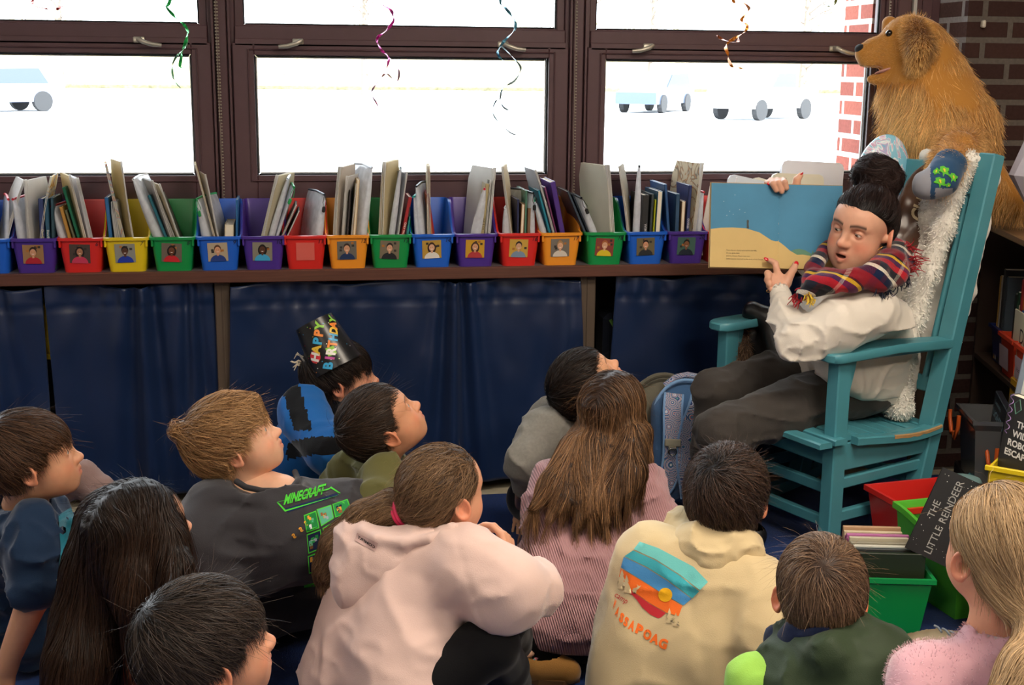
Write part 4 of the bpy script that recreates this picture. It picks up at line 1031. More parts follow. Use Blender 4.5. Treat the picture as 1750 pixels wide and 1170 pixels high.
sb = [(.16, .012, .30, 'b0863e', 'thin tan book'), (.18, .014, .30, 'a8a098', 'pale grey book'), (.20, .03, .33, '33373a', 'thick black book'), (.245, .02, .31, '4a5560', 'slate book'),
      (.36, .02, .27, '1c2426', 'black book leaning'), (.385, .022, .28, '23422f', 'dark green book'), (.412, .006, .24, 'd9cdb0', 'thin cream booklet'), (.425, .02, .33, 'a83434', 'red book with white cap'), (.455, .028, .34, '2a6cb8', 'bright blue picture book with orange shape')]
for k, (a, th, h, col, nm) in enumerate(sb):
 t = empty('book', sp_(a+th/2, .15, .468), label='%s in a right shelf bin' % nm, cat='book', group='books in the right shelf bins')
 m = MB(); sbox(m, (a, .03, .468), (a+th, .24, .468+h), 0, .002); flip(m).out('cover', M('cover_'+col, col, .4), t, world=True)
 m = MB(); sbox(m, (a+.002, .033, .470+.01), (a+th-.002, .235, .468+h+.001), 0); flip(m).out('pages', pagem, t, world=True)
 if k == 8:
  m = MB(); c0 = sp_(a+.004, .029, .70); m.add([c0+E1*x+A(0, 0, z) for x, z in ((0, 0), (.018, 0), (.019, .06), (.014, .10), (.004, .06))], [(0, 1, 2, 3, 4)], 0); m.out('fin_picture', M('cover_orange', 'd97a2a', .5), t, world=True)
t = empty('book', sp_(.52, .1, .468), label='grey green book behind the handwritten divider card at the right edge', cat='book'); m = MB(); sbox(m, (.50, .05, .468), (.56, .25, .76), 0, .002); flip(m).out('cover', M('cover_greygreen', '8f9a86', .5), t, world=True)
t = empty('divider_card', sp_(.5, .03, .47), label='cream divider card with large handwritten letters Di at the right edge', cat='card')
m = MB(); sbox(m, (.44, .012, .47), (.66, .018, .70), 0, .001); flip(m).out('card', M('divider_cream', 'd6ccb2', .7), t, world=True)
m = MB(); put_text(m, 'Di', .07, sp_(.515, .0105, .60), E1, ZZ, align='L'); m.out('writing', M('black_ink', '17140f', .6), t, world=True)
# wood strip deep in the shelf and lower clutter
tub('clear_bin', .50, .72, -.16, .12, .16, .22, M('clear_tub', '5d5f62', .2, spec=.6), 'smoky clear bin with orange handles below the shelf', taper=.02)
oh = M('orange_plastic', 'e0662a', .4)
for k, (a, b, z) in enumerate([(.56, -.175, .33), (.76, -.10, .28)]):
 t = empty('bin_handle', sp_(a, b, z), label=['orange bent handle on the smoky clear bin', 'orange bent handle at the right end of the clear bin'][k], cat='handle')
 m = MB(); c0 = A(0, 0, 0)
 P = [E1*-.06+A(0, 0, .03), E1*-.055+A(0, 0, .0), E1*-.04+A(0, 0, -.015), E1*-.02+A(0, 0, -.04), E1*.01+A(0, 0, -.03), E1*.03+A(0, 0, -.045), E1*.06+A(0, 0, 0), E1*.06+A(0, 0, .04)]
 m.tube([p-E2*.012 for p in P], .007, 8); m.out('handle_bar', oh, t, smooth=60)
st_ = MB(); sbox(st_, (.42, -.14, .0), (.80, .14, .16), 0, .006); flip(st_).out('lower_crate', M('dark_crate', '2a2320', .7), label='dark crate on the floor under the smoky clear bin', cat='crate')
t = empty('file_box', sp_(.6, .02, .38), label='yellow file box with a handwritten lid under the shelf', cat='box')
m = MB(); sbox(m, (.50, .0, .30), (.74, .10, .48), 0, .003); flip(m).out('front', M('file_yellow', 'c9981e', .6), t, world=True)
m = MB(); put_text(m, 'ness or Bones?', .028, sp_(.52, -.002, .44), E1, ZZ, align='L', shear=.2); m.out('writing', M('black_ink', '17140f', .6), t, world=True)
t = empty('book', sp_(.66, -.06, .36), label='dark book titled in pale blue capitals standing in the smoky clear bin', cat='book')
tt = frame(sp_(.58, -.075, .33), nrm(E1+A(0, 0, -.22)), nrm(A(0, 0, 1)+E1*.22), E2)
m = MB(); m.box((0, 0, 0), (.17, .13, .02), 0, .002, T=tt); flip(m).out('cover', M('cover_nearblack', '141a22', .35), t, world=True)
m = MB(); o_ = tt[:3, 3]-E2*.001; put_text(m, 'LIGHTN', .036, o_+tt[:3, 0]*.01+tt[:3, 1]*.05, tt[:3, 0], tt[:3, 1], align='L', bold=.015); put_text(m, 'Lessons', .022, o_+tt[:3, 0]*.02+tt[:3, 1]*.095, tt[:3, 0], tt[:3, 1], align='L'); m.out('title', M('pale_blue_ink', '8fb4c4', .5), t, world=True)
# whiteboard edge at the right
t = empty('whiteboard', att(1745, 640, 3.7), label='small whiteboard with a grey frame standing at the right edge', cat='whiteboard')
ex = nrm(VR*.9-VF*.43); c0 = att(1738, 655, 3.72)
lean_ = nrm(A(0, 0, 1)+VR*.13)
m = MB(); Tb = frame(c0-lean_*.12, ex, nrm(np.cross(lean_, ex)), lean_)
m.box((0, 0, 0), (.3, .012, .42), 0, .003, T=Tb); m.out('frame', M('grey_blue_frame', '8592a4', .5), t, world=True)
m = MB(); m.box((.016, -.001, .016), (.284, .003, .404), 0, T=Tb); m.out('board', M('board_white', 'd8dad8', .3), t, world=True)
# the yellow bin with two novels
def face(o, ex, ey):
 ez = np.cross(ex, ey); return frame(o, ex, ey, ez)
def cover_book(o, ex, ey, w, h, th, covercol, lab, writes, spinew=None, pagesright=False):
 """book lying in the plane ex, ey (lower left corner o); front cover towards ex x ey"""
 ex = nrm(ex); ey = nrm(ey-ex*(ey@ex)); T = face(o, ex, ey); t = empty('book', o, label=lab, cat='book')
 m = MB(); k = .0015
 m.box((0, 0, -k), (w, h, 0), 0, T=T); m.box((0, 0, -th), (w, h, -th+k), 0, T=T); m.box((0, 0, -th), (k, h, 0), 0, T=T); m.out('cover', M('cv_'+covercol, covercol, .35), t, world=True)
 m = MB(); m.box((k, .002, -th+k), (w-.002, h-.002, -k), 0, T=T); m.out('pages', pagem, t, world=True)
 ez = T[:3, 2]
 for (mt, fn) in writes:
  m = MB(); fn(m, o+ez*.0006, ex, ey); m.out('cover_print', mt, t, world=True)
 return t
whi = M('white_ink', 'e4e2da', .5)
yb = empty('yellow_bin', att(1720, 850, 3.25), label='yellow plastic bin holding two novels at the right edge', cat='bin'); ybase = atz(1715, 990, .0)
exv = nrm(VR*.83-VF*.55); 
p0 = att(1690, 795, 3.3); m = MB(); T = frame(A(p0[0], p0[1], 0), exv, nrm(np.cross(ZZ, exv)), ZZ)
zt = p0[2]
for a, b in (((0, 0, zt-.20), (.34, .006, zt)), ((0, .22, zt-.20), (.34, .226, zt+.0)), ((0, 0, zt-.20), (.006, .226, zt)), ((.334, 0, zt-.2), (.34, .226, zt)), ((0, 0, zt-.205), (.34, .226, zt-.2)), ((-.008, -.01, zt-.012), (.348, .0, zt+.002))): m.box(a, b, 0, .002, T=T)
m.out('tub', M('bin_plastic_yellow', BC['yellow'], .35), yb, world=True)
m = MB(); m.box((.0, .0, 0), (.34, .226, zt-.206), 0, .004, T=T); m.out('step_stool', M('dark_crate', '2a2320', .7), label='dark low crate under the yellow bin of novels', cat='crate')
def wr(m, o, ex, ey):
 for i, s_ in enumerate(['THE', 'WILD', 'ROBOT', 'ESCAPES']): put_text(m, s_, .024, o+ex*.062+ey*(.118-.026*i), ex, ey, bold=.03)
def wr2(m, o, ex, ey):
 for i in range(5): m.tube([o+ex*(.07+.008*i)+ey*.155, o+ex*(.07+.008*i)+ey*.19], .0012, 4)
 m.tube([o+ex*.03+ey*.15, o+ex*.02+ey*.175, o+ex*.035+ey*.19, o+ex*.045+ey*.165, o+ex*.03+ey*.15], .0015, 4)
bo = att(1703, 795, 3.36); bex = nrm(VR*.42-VF*.90+ZZ*-.06); bey = nrm(A(0, 0, 1)+VR*.07)
t = cover_book(bo, bex, bey, .125, .195, .032, '2a2a28', 'novel with white block capital title and robot artwork in the yellow bin', [(whi, wr), (M('robot_green', '5f8f7a', .5), wr2)])
m = MB(); Pp = []
for k in range(60):
 a = k*.5; Pp.append(bo+bex*(.02+.005*math.cos(a))+bey*(.20-.0018*k)+np.cross(bex, bey)*(.006+.004*math.sin(a)))
m.tube(Pp, .0012, 4); m.out('beaded_bookmark', M('purple_beads', '9a7ab0', .3, .3), label='curly purple tinsel bookmark hanging from the robot novel', cat='bookmark', smooth=True)
def wr3(m, o, ex, ey): put_text(m, 'R', .05, o+ex*.03+ey*.05, ex, ey, bold=.02)
b2 = bo+VR*.075-VF*.02; cover_book(b2, bex, bey, .12, .18, .025, '1f5a3c', 'green covered novel cut off by the right edge of the photo', [(whi, wr3)])
# ------------------------------------------------------------------ floor bins with picture books
def floor_bin(name, o, ex, w, d, h, mat, lab, taper=.02, lip=.008, slope=0.0, hb=None):
 ex = nrm(ex); ey = nrm(np.cross(ZZ, ex)); T = frame(o, ex, ey, ZZ); t = empty(name, o, label=lab, cat='bin'); m = MB()
 hb = hb or h
 def rg(q, z, zb): return [(-q, -q, z), (w+q, -q, z), (w+q, d+q, zb), (-q, d+q, zb)]
 def rr(q, f, dz=0): 
  P = rg(q, h*f+dz, hb*f+dz); out = []
  for i in range(4):
   a = np.array(P[i]); b = np.array(P[(i+1) % 4])
   for k in range(8):
    c = a+(b-a)*k/8
    y_ = (c[1]+q)/(d+2*q); s_ = y_*y_*(3-2*y_)
    c[2] = (h+(hb-h)*s_)*f+dz; out.append(tuple(c))
  return out
 m.loft([rr(-taper, 0, .009), rr(-taper*.1, .9), rr(lip, .93), rr(lip, 1.0), rr(-.002, 1.0), rr(-.004, .97), rr(-taper-.004, 0, .013)], T=T)
 m.out('tub', mat, t, world=True, smooth=30)
 return t, T
gp = M('green_tub', '0f8a45', .35); lp = M('lime_tub', '5cbf3a', .35)
g0 = atz(1452, 1092, 0); g0[2] = 0
gex = nrm(atz(1605, 1098, 0)-atz(1470, 1094, 0))
gt, GT = floor_bin('book_tub', g0, gex, .205, .27, .175, gp, 'dark green plastic tub packed with magazines on the rug')
for k in range(13):
 y = .028+k*.017; col = ['1f2a18', 'cdb92a', '2d3236', '5fa0c0', 'c9c6b8', 'b8b09a', '8f8a78', 'c4bca4', 'a03a78', 'b86aa0', '8a2a6a', 'd8c8a8', 'c09a78'][k]
 hh = .195+.004*((k*7) % 5) if k else .212; t = empty('magazine', GT[:3, :3]@A(.02, y, .02)+GT[:3, 3], label='%s magazine in the dark green tub' % ['large olive covered', 'yellow and black striped', 'dark grey', 'pale blue', 'off white', 'cream stapled', 'grey green', 'beige', 'bright magenta', 'pink', 'deep plum', 'cream topped', 'tan backed'][k], cat='magazine', group='magazines in the dark green tub')
 m = MB(); ww = .19 if k in (0, 1) else .175; m.box((.016, y, .022), (ww+.01*(k in (8, 9)), y+.011, .02+hh), 0, .001, T=GT); m.out('cover', M('mag_'+col, col, .45), t, world=True)
 if k == 1:
  m = MB()
  for q in range(9): m.box((.024+q*.018, y-.0008, .02+hh-.012), (.034+q*.018, y+.0115, .0205+hh), 0, T=GT)
  m.out('black_marks', black, t, world=True)
l0 = atz(1628, 1070, 0); l0[2] = 0; lex = nrm(VR*.92+VF*.28)
lt, LT = floor_bin('book_tub', l0, lex, .16, .30, .20, lp, 'bright lime green plastic tub with the black reindeer picture book', hb=.255)
def wr4(m, o, ex, ey):
 put_text(m, 'THE', .022, o+ex*.05+ey*.185, ex, ey, shear=.0); put_text(m, 'REINDEER', .030, o+ex*.115+ey*.145, ex, ey); put_text(m, 'LITTLE', .03, o+ex*.085+ey*.165-ey*.0+A(0, 0, 0)-ex*.02-ey*.055, ex, ey); put_text(m, 'NICOLA KILLEN', .010, o+ex*.14+ey*.10, ex, ey)
def wr5(m, o, ex, ey):
 r = np.random.default_rng(5); nz = np.cross(ex, ey)
 for k in range(110):
  c = o+ex*r.uniform(.01, .23)+ey*r.uniform(.02, .235); s = r.uniform(.0006, .0016)
  m.add([c+ex*s, c+ey*s, c-ex*s, c-ey*s], [(0, 1, 2, 3)], 0)
def wr6(m, o, ex, ey):
 c = o+ex*.13+ey*.01
 for s in (-1, 1):
  m.tube([c, c+ex*s*.02+ey*.03, c+ex*s*.03+ey*.06], .003, 5); m.tube([c+ex*s*.018+ey*.028, c+ex*s*.04+ey*.04], .002, 5); m.tube([c+ex*s*.026+ey*.045, c+ex*s*.012+ey*.065], .002, 5)
ro = att(1546, 935, 3.40); r_x = nrm(att(1604, 812, 3.40)-ro)   # the long edge runs up to the top corner
rey = r_x; rex = nrm(VR*.80-VF*.42-ZZ*.45); rex = nrm(rex-rey*(rex@rey))
# the book leans; lettering runs along the tilted edge
bo_ = ro-rex*.0; tb = empty('picture_book', bo_, label='black picture book with silver lettering and stars leaning in the lime tub', cat='book')
T = face(bo_, rex, rey); w_, h_ = .20, .235
m = MB(); m.box((0, 0, -.002), (w_, h_, 0), 0, T=T); m.box((0, 0, -.012), (w_, h_, -.010), 0, T=T); m.box((0, 0, -.012), (.002, h_, 0), 0, T=T); m.out('cover', M('cover_black', '1a1b1d', .3), tb, world=True)
m = MB(); m.box((.002, .002, -.010), (w_-.002, h_-.002, -.002), 0, T=T); m.out('pages', pagem, tb, world=True)
tx = rey; ty = -rex      # text reads upwards along the edge
eo = T[:3, 2]*.0007
silver = M('silver_ink', 'a8a8a4', .35, .4)
m = MB(); put_text(m, 'THE', .026, bo_+eo+rey*.125+rex*.034, tx, ty); put_text(m, 'REINDEER', .027, bo_+eo+rey*.160+rex*.066, tx, ty); put_text(m, 'LITTLE', .027, bo_+eo+rey*.050+rex*.066, tx, ty); put_text(m, 'Nicola Killen', .014, bo_+eo+rey*.13+rex*.088, tx, ty)
m.out('cover_title', silver, tb, world=True)
m = MB(); wr5(m, bo_+eo, rex, rey); m.out('star_print', whi, tb, world=True)
m = MB(); wr6(m, bo_+eo+rex*.04, nrm(rex+rey*.2), nrm(rey-rex*.5)); m.out('antler_print', M('antler', '8a8a72', .6), tb, world=True)
# red bin behind
r0 = att(1552, 905, 3.75); r0[2] = .0
floor_bin('red_bin', r0, nrm(VR*.95+VF*.3), .30, .22, .235, M('bin_plastic_red', BC['red'], .35), 'red plastic bin on the rug behind the black picture book', taper=.03)
t = MB(); c0 = att(1640, 822, 3.9); t.sphere((0, 0, 0), (.07, .05, .02), 0, 12, 8); o = t.out('cloth_pouch', M('pale_teal_cloth', '6f8f90', .8), smooth=True, loc=c0, label='pale teal cloth bag on top of the red bin', cat='bag')
# ------------------------------------------------------------------ globe ball behind the teacher
gb = MB(); gb.sphere((0, 0, 0), (.105, .045, .145), 0, 32, 20)
gm_ = crayon('globe_print', '8fcfe8', ['e9f2f6', 'd8a8c8', 'a8d8e8', 'f0f4f8', 'c8b0d8', '7fc0e0']); MATS['globe_print'].node_tree.nodes['Principled BSDF'].inputs['Roughness'].default_value = .2
gc = att(1506, 304, 4.27)
o = gb.out('cushion', gm_, smooth=True, loc=gc, rot=(0, R(12), R(14)), label='light blue and pink shiny cushion at the top of the chair back', cat='cushion')
# brown satin cushion with cream letters behind the teacher
cp = empty('lettered_cushion', att(1560, 372, 4.33), label='shiny brown cushion with cream capital letters behind the hair bun', cat='cushion')
cu_u = nrm(att(1592, 300, 4.36)-att(1548, 420, 4.28)); cu_r = nrm(np.cross(cu_u, -FW)); cu_r = -cu_r if cu_r@VR < 0 else cu_r
cn = nrm(np.cross(cu_r, cu_u)); cn = -cn if cn@FW > 0 else cn
cc = att(1560, 362, 4.14)
fcu = el(cc, (.062, .19, .032), np.stack([cu_r, cu_u, cn], 1)); f3 = lambda P: fcu(P)+N1(P, 16)*.007+N2(P, 34)*.003
lo, hi_ = bbox([cc], .25)
V, Q = sdf_mesh(f3, lo, hi_, .007); mobj('cushion_body', relax(V, Q, 1), Q, M('brown_satin', '4f3526', .28, spec=.6, var=.15, vscale=14), cp, smooth=True, world=True)
m = MB(); Vt, Ft, w_t = text2d('CUDL', .062, bold=.03); drape(m, np.stack([Vt[:, 0]-.12, Vt[:, 1]-.03], 1), Ft, f3, cc+cu_u*.075, cu_u, -cu_r, cn, off=.002, L=.008, start=.06); m.out('lettering', M('cream_thread', 'cdbb98', .6), cp, world=True)
m = MB(); m.tube([cc+cu_r*.085-cu_u*.19, cc+cu_r*.095, cc+cu_r*.09+cu_u*.15], .012, 8); m.out('piping', M('navy_trim', '10182c', .6), cp, world=True, smooth=True)
# pale cone cut off at the right edge
m = MB(); c0 = att(1762, 300, 4.1); m.tube([c0+A(0, 0, -.12)+VR*.02, c0+VR*-.02, c0+A(0, 0, .10)+VR*.03], [.01, .05, .06], 10); m.out('paper_lantern', M('pale_lilac', 'b9b6c4', .6), label='pale crumpled paper shape at the right edge beside the dog', cat='decoration')
# sneaker on the rug between the boy in green and the girl in pink
# ================================================================== people: heads, hair, hands
def wrinkle(P, d, amp, sc, st=(1, 1, 1), seed=N1, big=1.0):
 q = P*np.array(st, float); w = np.stack([N2(q, sc*.6), N3(q, sc*.6), N1(q+7., sc*.5)], 1)*.035*10/sc
 r1 = 1-np.abs(seed(q+w, sc)); r2 = 1-np.abs(N3(q-w, sc*2.1))
 return d-amp*(1.25*r1**6+.55*big*r2**5-.45)+N2(P, 5.)*amp*.5
def skinmat(): return M('skin', 'd9a585', .48, spec=.4, attr='Col', sss=.12, var=.04, vscale=60, bump=.12, bscale=900)
def eyem(): return M('eyeball', 'f0ece6', .12, spec=.7, attr='Col')
hair_m = M('hair_strands', '3a2a20', .46, spec=.22, attr='Col')
hair_b = M('hair_base', '3a2a20', .55, spec=.3, attr='Col', bump=.4, bscale=250)
class Head:
 def __init__(s, c, fwd, up=(0, 0, 1), roll=0.0, sc=.94, kid=True, mouth=0.0, skin='dba888', iris='4a3a2c', lid=.45, brow='3a2a1e', gaze=(1, 0, 0), h=.0027, seed=1, browrise=0.0, ear=(1, 1), blush=.5):
  s.c = np.array(c, float); f = nrm(fwd); l = nrm(np.cross(nrm(up), f)); u = np.cross(f, l)
  cr, sr = math.cos(R(roll)), math.sin(R(roll)); l, u = cr*l+sr*u, -sr*l+cr*u
  s.Rm = np.stack([f, l, u], 1); s.sc = sc; s.kid = kid; s.skin = skin; s.h = h; s.mouth = mouth; s.lid = lid; s.iris = iris; s.brow = brow; s.gaze = nrm(gaze); s.browrise = browrise; s.earv = ear; s.blush = blush
  s.T = np.eye(4); s.T[:3, :3] = s.Rm*sc; s.T[:3, 3] = s.c
 def W(s, p): return s.Rm@(np.array(p, float)*s.sc)+s.c          # local -> world
 def Lc(s, P): return ((P-s.c)@s.Rm)/s.sc                          # world -> local
 def skull(s):
  k = s.kid
  fs = [el((-.012, 0, .028), (.098, .078, .080)), el((.030, 0, -.022), (.060, .061, .078)), el((.040, 0, .030), (.052, .062, .050))]
  if k: fs += [el((.042, .030, -.046), (.038, .034, .036)), el((.042, -.030, -.046), (.038, .034, .036)), el((.066, 0, -.090), (.022, .026, .020)), el((.02, 0, -.07), (.055, .048, .035))]
  else: fs += [el((.042, .034, -.046), (.038, .034, .038)), el((.042, -.034, -.046), (.038, .034, .038)), el((.070, 0, -.100), (.022, .026, .021)), el((.018, .034, -.074), (.055, .027, .032)), el((.018, -.034, -.074), (.055, .027, .032)), el((.03, 0, -.088), (.05, .044, .030))]
  return U(.03, *fs)
 def face(s):
  k = s.kid; f = s.skull()
  zc = 0.0
  brow = U(.012, rc((.082, .008, .016), (.070, .043, .018), .010, .008), rc((.082, -.008, .016), (.070, -.043, .018), .010, .008))
  nose = U(.010, rc((.086, 0, .004), (.1045 if k else .106, 0, -.030), .0075, .0090 if k else .0100), el((.106 if k else .108, 0, -.033), (.0105, .0105, .0095)), el((.0985, .0115, -.036), (.0085, .0075, .007)), el((.0985, -.0115, -.036), (.0085, .0075, .007)))
  mz = -.062 if k else -.066
  mo = s.mouth
  lipu = U(.006, rc((.0975, 0, mz+.0055), (.085, .023, mz+.000), .0058, .0034), rc((.0975, 0, mz+.0055), (.085, -.023, mz+.000), .0058, .0034))
  lipl = U(.006, rc((.0945, 0, mz-.0075-mo*.012), (.084, .020, mz-.002-mo*.004), .0068, .0034), rc((.0945, 0, mz-.0075-mo*.012), (.084, -.020, mz-.002-mo*.004), .0068, .0034))
  muz = el((.072, 0, mz), (.024, .03, .026))
  sock = U(.004, el((.092, .033, .0), (.018, .019, .0125)), el((.092, -.033, .0), (.018, .019, .0125)))
  slit = U(.003, rc((.104, 0, mz-.001-mo*.004), (.086, .022, mz-.0015), .0010+.0052*mo, .0008), rc((.104, 0, mz-.001-mo*.004), (.086, -.022, mz-.0015), .0010+.0052*mo, .0008))
  if mo > .2:
   inner = el((.088, 0, mz-.002-mo*.004), (.022, .015, .006*mo+.001)); 
   slit = U(.003, slit, inner)
  nost = U(.001, el((.1025, .0062, -.0415), (.0045, .0030, .0038)), el((.1025, -.0062, -.0415), (.0045, .0030, .0038)))
  ey = s.eye_c()
  def lidf(P):
   d = None
   for c in ey:
    q = P-c; r = np.linalg.norm(q, axis=1)-.0142
    # opening: between the upper and the lower lid, in front
    ang = np.arctan2(q[:, 2], q[:, 0]); upz = R(62)*(1-s.lid)-R(10); loz = -R(26)
    wd = np.abs(q[:, 1]+(.0016 if c[1] > 0 else -.0016))/.0108; sh = np.sqrt(np.clip(1-wd*wd, 0, 1))
    mid = -R(4); a0 = mid+(upz-mid)*sh; a1 = mid+(loz-mid)*sh
    op = np.maximum(np.maximum(ang-a0, a1-ang)*.0142, np.where(wd < 1, -.01, (wd-1)*.0125))
    op = np.where(q[:, 0] > 0, op, .02)
    r = smax(r, -op, .0012)
    d = r if d is None else np.minimum(d, r)
   return d
  phil = rc((.1, 0, -.044), (.1, 0, mz+.012), .0022)
  ears = s.ears()
  def F_(P):
   d = f(P); d = smin(d, brow(P), .014); d = smin(d, muz(P), .018)
   d = smax(d, -sock(P), .012)
   d = smin(d, nose(P), .012); d = smin(d, lipu(P), .005); d = smin(d, lipl(P), .006)
   d = smax(d, -slit(P), .0025); d = smax(d, -nost(P), .003)
   m = (P[:, 0] > .045) & (np.abs(P[:, 2]) < .03)
   if m.any():
    dl = lidf(P[m]); ball = np.minimum(*[np.linalg.norm(P[m]-c, axis=1)-.0136 for c in ey])
    dm = smax(d[m], -ball, .0015); d[m] = smin(dm, dl, .004)
   return smin(d, ears(P), .006)
  return F_
 def eye_c(s): return [A(.0745, .0325, -.001), A(.0745, -.0325, -.001)]
 def ears(s):
  fs = []
  for sd, on in zip((1, -1), s.earv):
   if not on: continue
   c = A(-.012, sd*.079, -.014)
   # ear plane: normal leans outwards
   n = nrm(A(-.42, sd*.9, .05)); uu = nrm(A(-.22, 0, 1)-n*(A(-.22, 0, 1)@n)); ff = np.cross(uu, n)
   Rm = np.stack([ff*1.0, uu, n], 1)
   e = U(.004, tor(c+n*.008, Rm@np.diag([1, 1, 1]), .0165, .0036, 1.45), el(c+n*.003, (.0165, .025, .0055), Rm), el(c+n*.004-uu*.023+ff*.004, (.009, .009, .0055), Rm), rc(c+ff*.010-n*.004, c-n*.012, .010, .014))
   cut = U(.002, el(c+n*.010-uu*.002+ff*.003, (.0085, .014, .0065), Rm))
   fs.append(SUB(e, cut, .004))
  if not fs: return lambda P: np.full(len(P), .5)
  return U(.001, *fs)
 def mesh(s, neck_to=None, nr=(.052, .056)):
  """skin mesh of head and neck in world coordinates with colours"""
  f = s.face(); fs = f
  if neck_to is not None:
   nl = s.Lc(np.array(neck_to, float)[None])[0]
   nk = rc((-.022, 0, -.055), nl, nr[0], nr[1]/s.sc)
   fs = lambda P: smin(f(P), nk(P), .022)
   lo = np.minimum(A(-.13, -.11, -.135), nl-.07); hi = np.maximum(A(.13, .11, .125), nl+.07)
  else: lo, hi = A(-.13, -.11, -.135), A(.13, .11, .125)
  V, Q = sdf_mesh(fs, lo, hi, s.h/s.sc)
  V = relax(V, Q, 1, .35)
  C = s.color(V)
  return V@s.T[:3, :3].T+s.T[:3, 3], Q, C
 def color(s, V):
  sk = np.array(lin(s.skin)[:3]); C = np.tile(sk, (len(V), 1))
  x, y, z = V.T; mz = -.062 if s.kid else -.066
  def mixin(w, c, col):
   w = np.clip(w, 0, 1)[:, None]; return c*(1-w)+np.array(col)*w
  red = sk*A(1.12, .68, .62)
  for sy in (1, -1):
   C = mixin(s.blush*np.exp(-(((y-sy*.045)/.020)**2+((z+.038)/.018)**2))*(x > .03), C, red)
  C = mixin(.45*np.exp(-(((y)/.012)**2+((z+.034)/.012)**2))*(x > .09), C, red)
  C = mixin(.55*(np.abs(y) > .082)*(np.abs(z+.014) < .04)*(x < .03), C, sk*A(1.15, .72, .64))
  lip = np.array(lin('b5605a')[:3])*.55+sk*.45*A(1, .75, .75); mo = s.mouth
  lw = np.exp(-((np.abs(y)/.022)**4))*np.exp(-(np.abs((z-(mz-.001-mo*.006))/(.0095+mo*.007))**4))*(x > .084)
  C = mixin(lw*.85, C, lip)
  C = mixin(.9*np.exp(-((y/.016)**4+((z-(mz-.002-mo*.004))/(.0016+.005*mo))**4))*(x < .0935)*(x > .06)*(mo > .2), C, sk*A(.16, .06, .05))
  bc = np.array(lin(s.brow)[:3])
  for sy in (1, -1):
   yy = sy*y; bz = .0215+s.browrise-.9*(yy-.030)**2*14*.5-np.where(yy < .03, (.03-yy)*.12, 0)
   w = np.exp(-((z-bz)/(.0046 if not s.kid else .003))**2)*((yy > .011) & (yy < .052))*(x > .05)
   C = mixin(w*.9*(1 if not s.kid else .75), C, bc)
   c = A(.0745, sy*.0325, -.001); q = V-c; r = np.linalg.norm(q, axis=1)
   near = (r < .0155) & (q[:, 0] > 0); ang = np.arctan2(q[:, 2], q[:, 0])
   upz = R(62)*(1-s.lid)-R(10); wd = np.abs(q[:, 1]+sy*.0016)/.0108; sh = np.sqrt(np.clip(1-wd*wd, 0, 1)); mid = -R(4); a0 = mid+(upz-mid)*sh
   C = mixin(.85*np.exp(-((ang-a0-.04)/.11)**2)*near*(wd < 1.15), C, bc*.35)
   C = mixin(.25*np.exp(-((r-.017)/.004)**2)*(x > .06), C, red*.7)
  return C
 def eyes(s, parent):
  for c in s.eye_c():
   m = MB(); m.sphere((0, 0, 0), .0130, 0, 28, 20)
   V = np.concatenate(m.V); g = nrm(s.gaze); a = np.arccos(np.clip(V@g/.0130, -1, 1))
   C = np.tile(np.array(lin('cbc0b6')[:3]), (len(V), 1))
   C[a < .47] = np.array(lin(s.iris)[:3]); C[a < .20] = .003; C[(a > .42) & (a < .50)] = np.array(lin(s.iris)[:3])*.35
   W_ = (V+c)@s.T[:3, :3].T+s.T[:3, 3]
   mobj('eye', W_, m.Fc, eyem(), parent, cols=C, smooth=True, world=True)
def person(loc, label, rz=0): return empty('person', loc, label=label, cat='person')
def body_obj(root, pieces):
 """pieces: list of (V, Q, C) joined into the one skin mesh"""
 V, Q, C = join(pieces)
 return mobj('body', V, Q, skinmat(), root, cols=C, smooth=True, world=True)
def skin_piece(f, lo, hi, h, skin, it=1, red=None):
 V, Q = sdf_mesh(f, lo, hi, h); V = relax(V, Q, it)
 C = np.tile(np.array(lin(skin)[:3]), (len(V), 1))
 if red is not None:
  for p, r in red:
   w = np.exp(-(np.linalg.norm(V-p, axis=1)/r)**2)[:, None]*.5; C = C*(1-w)+C*A(1.1, .72, .66)*w
 return V, Q, C
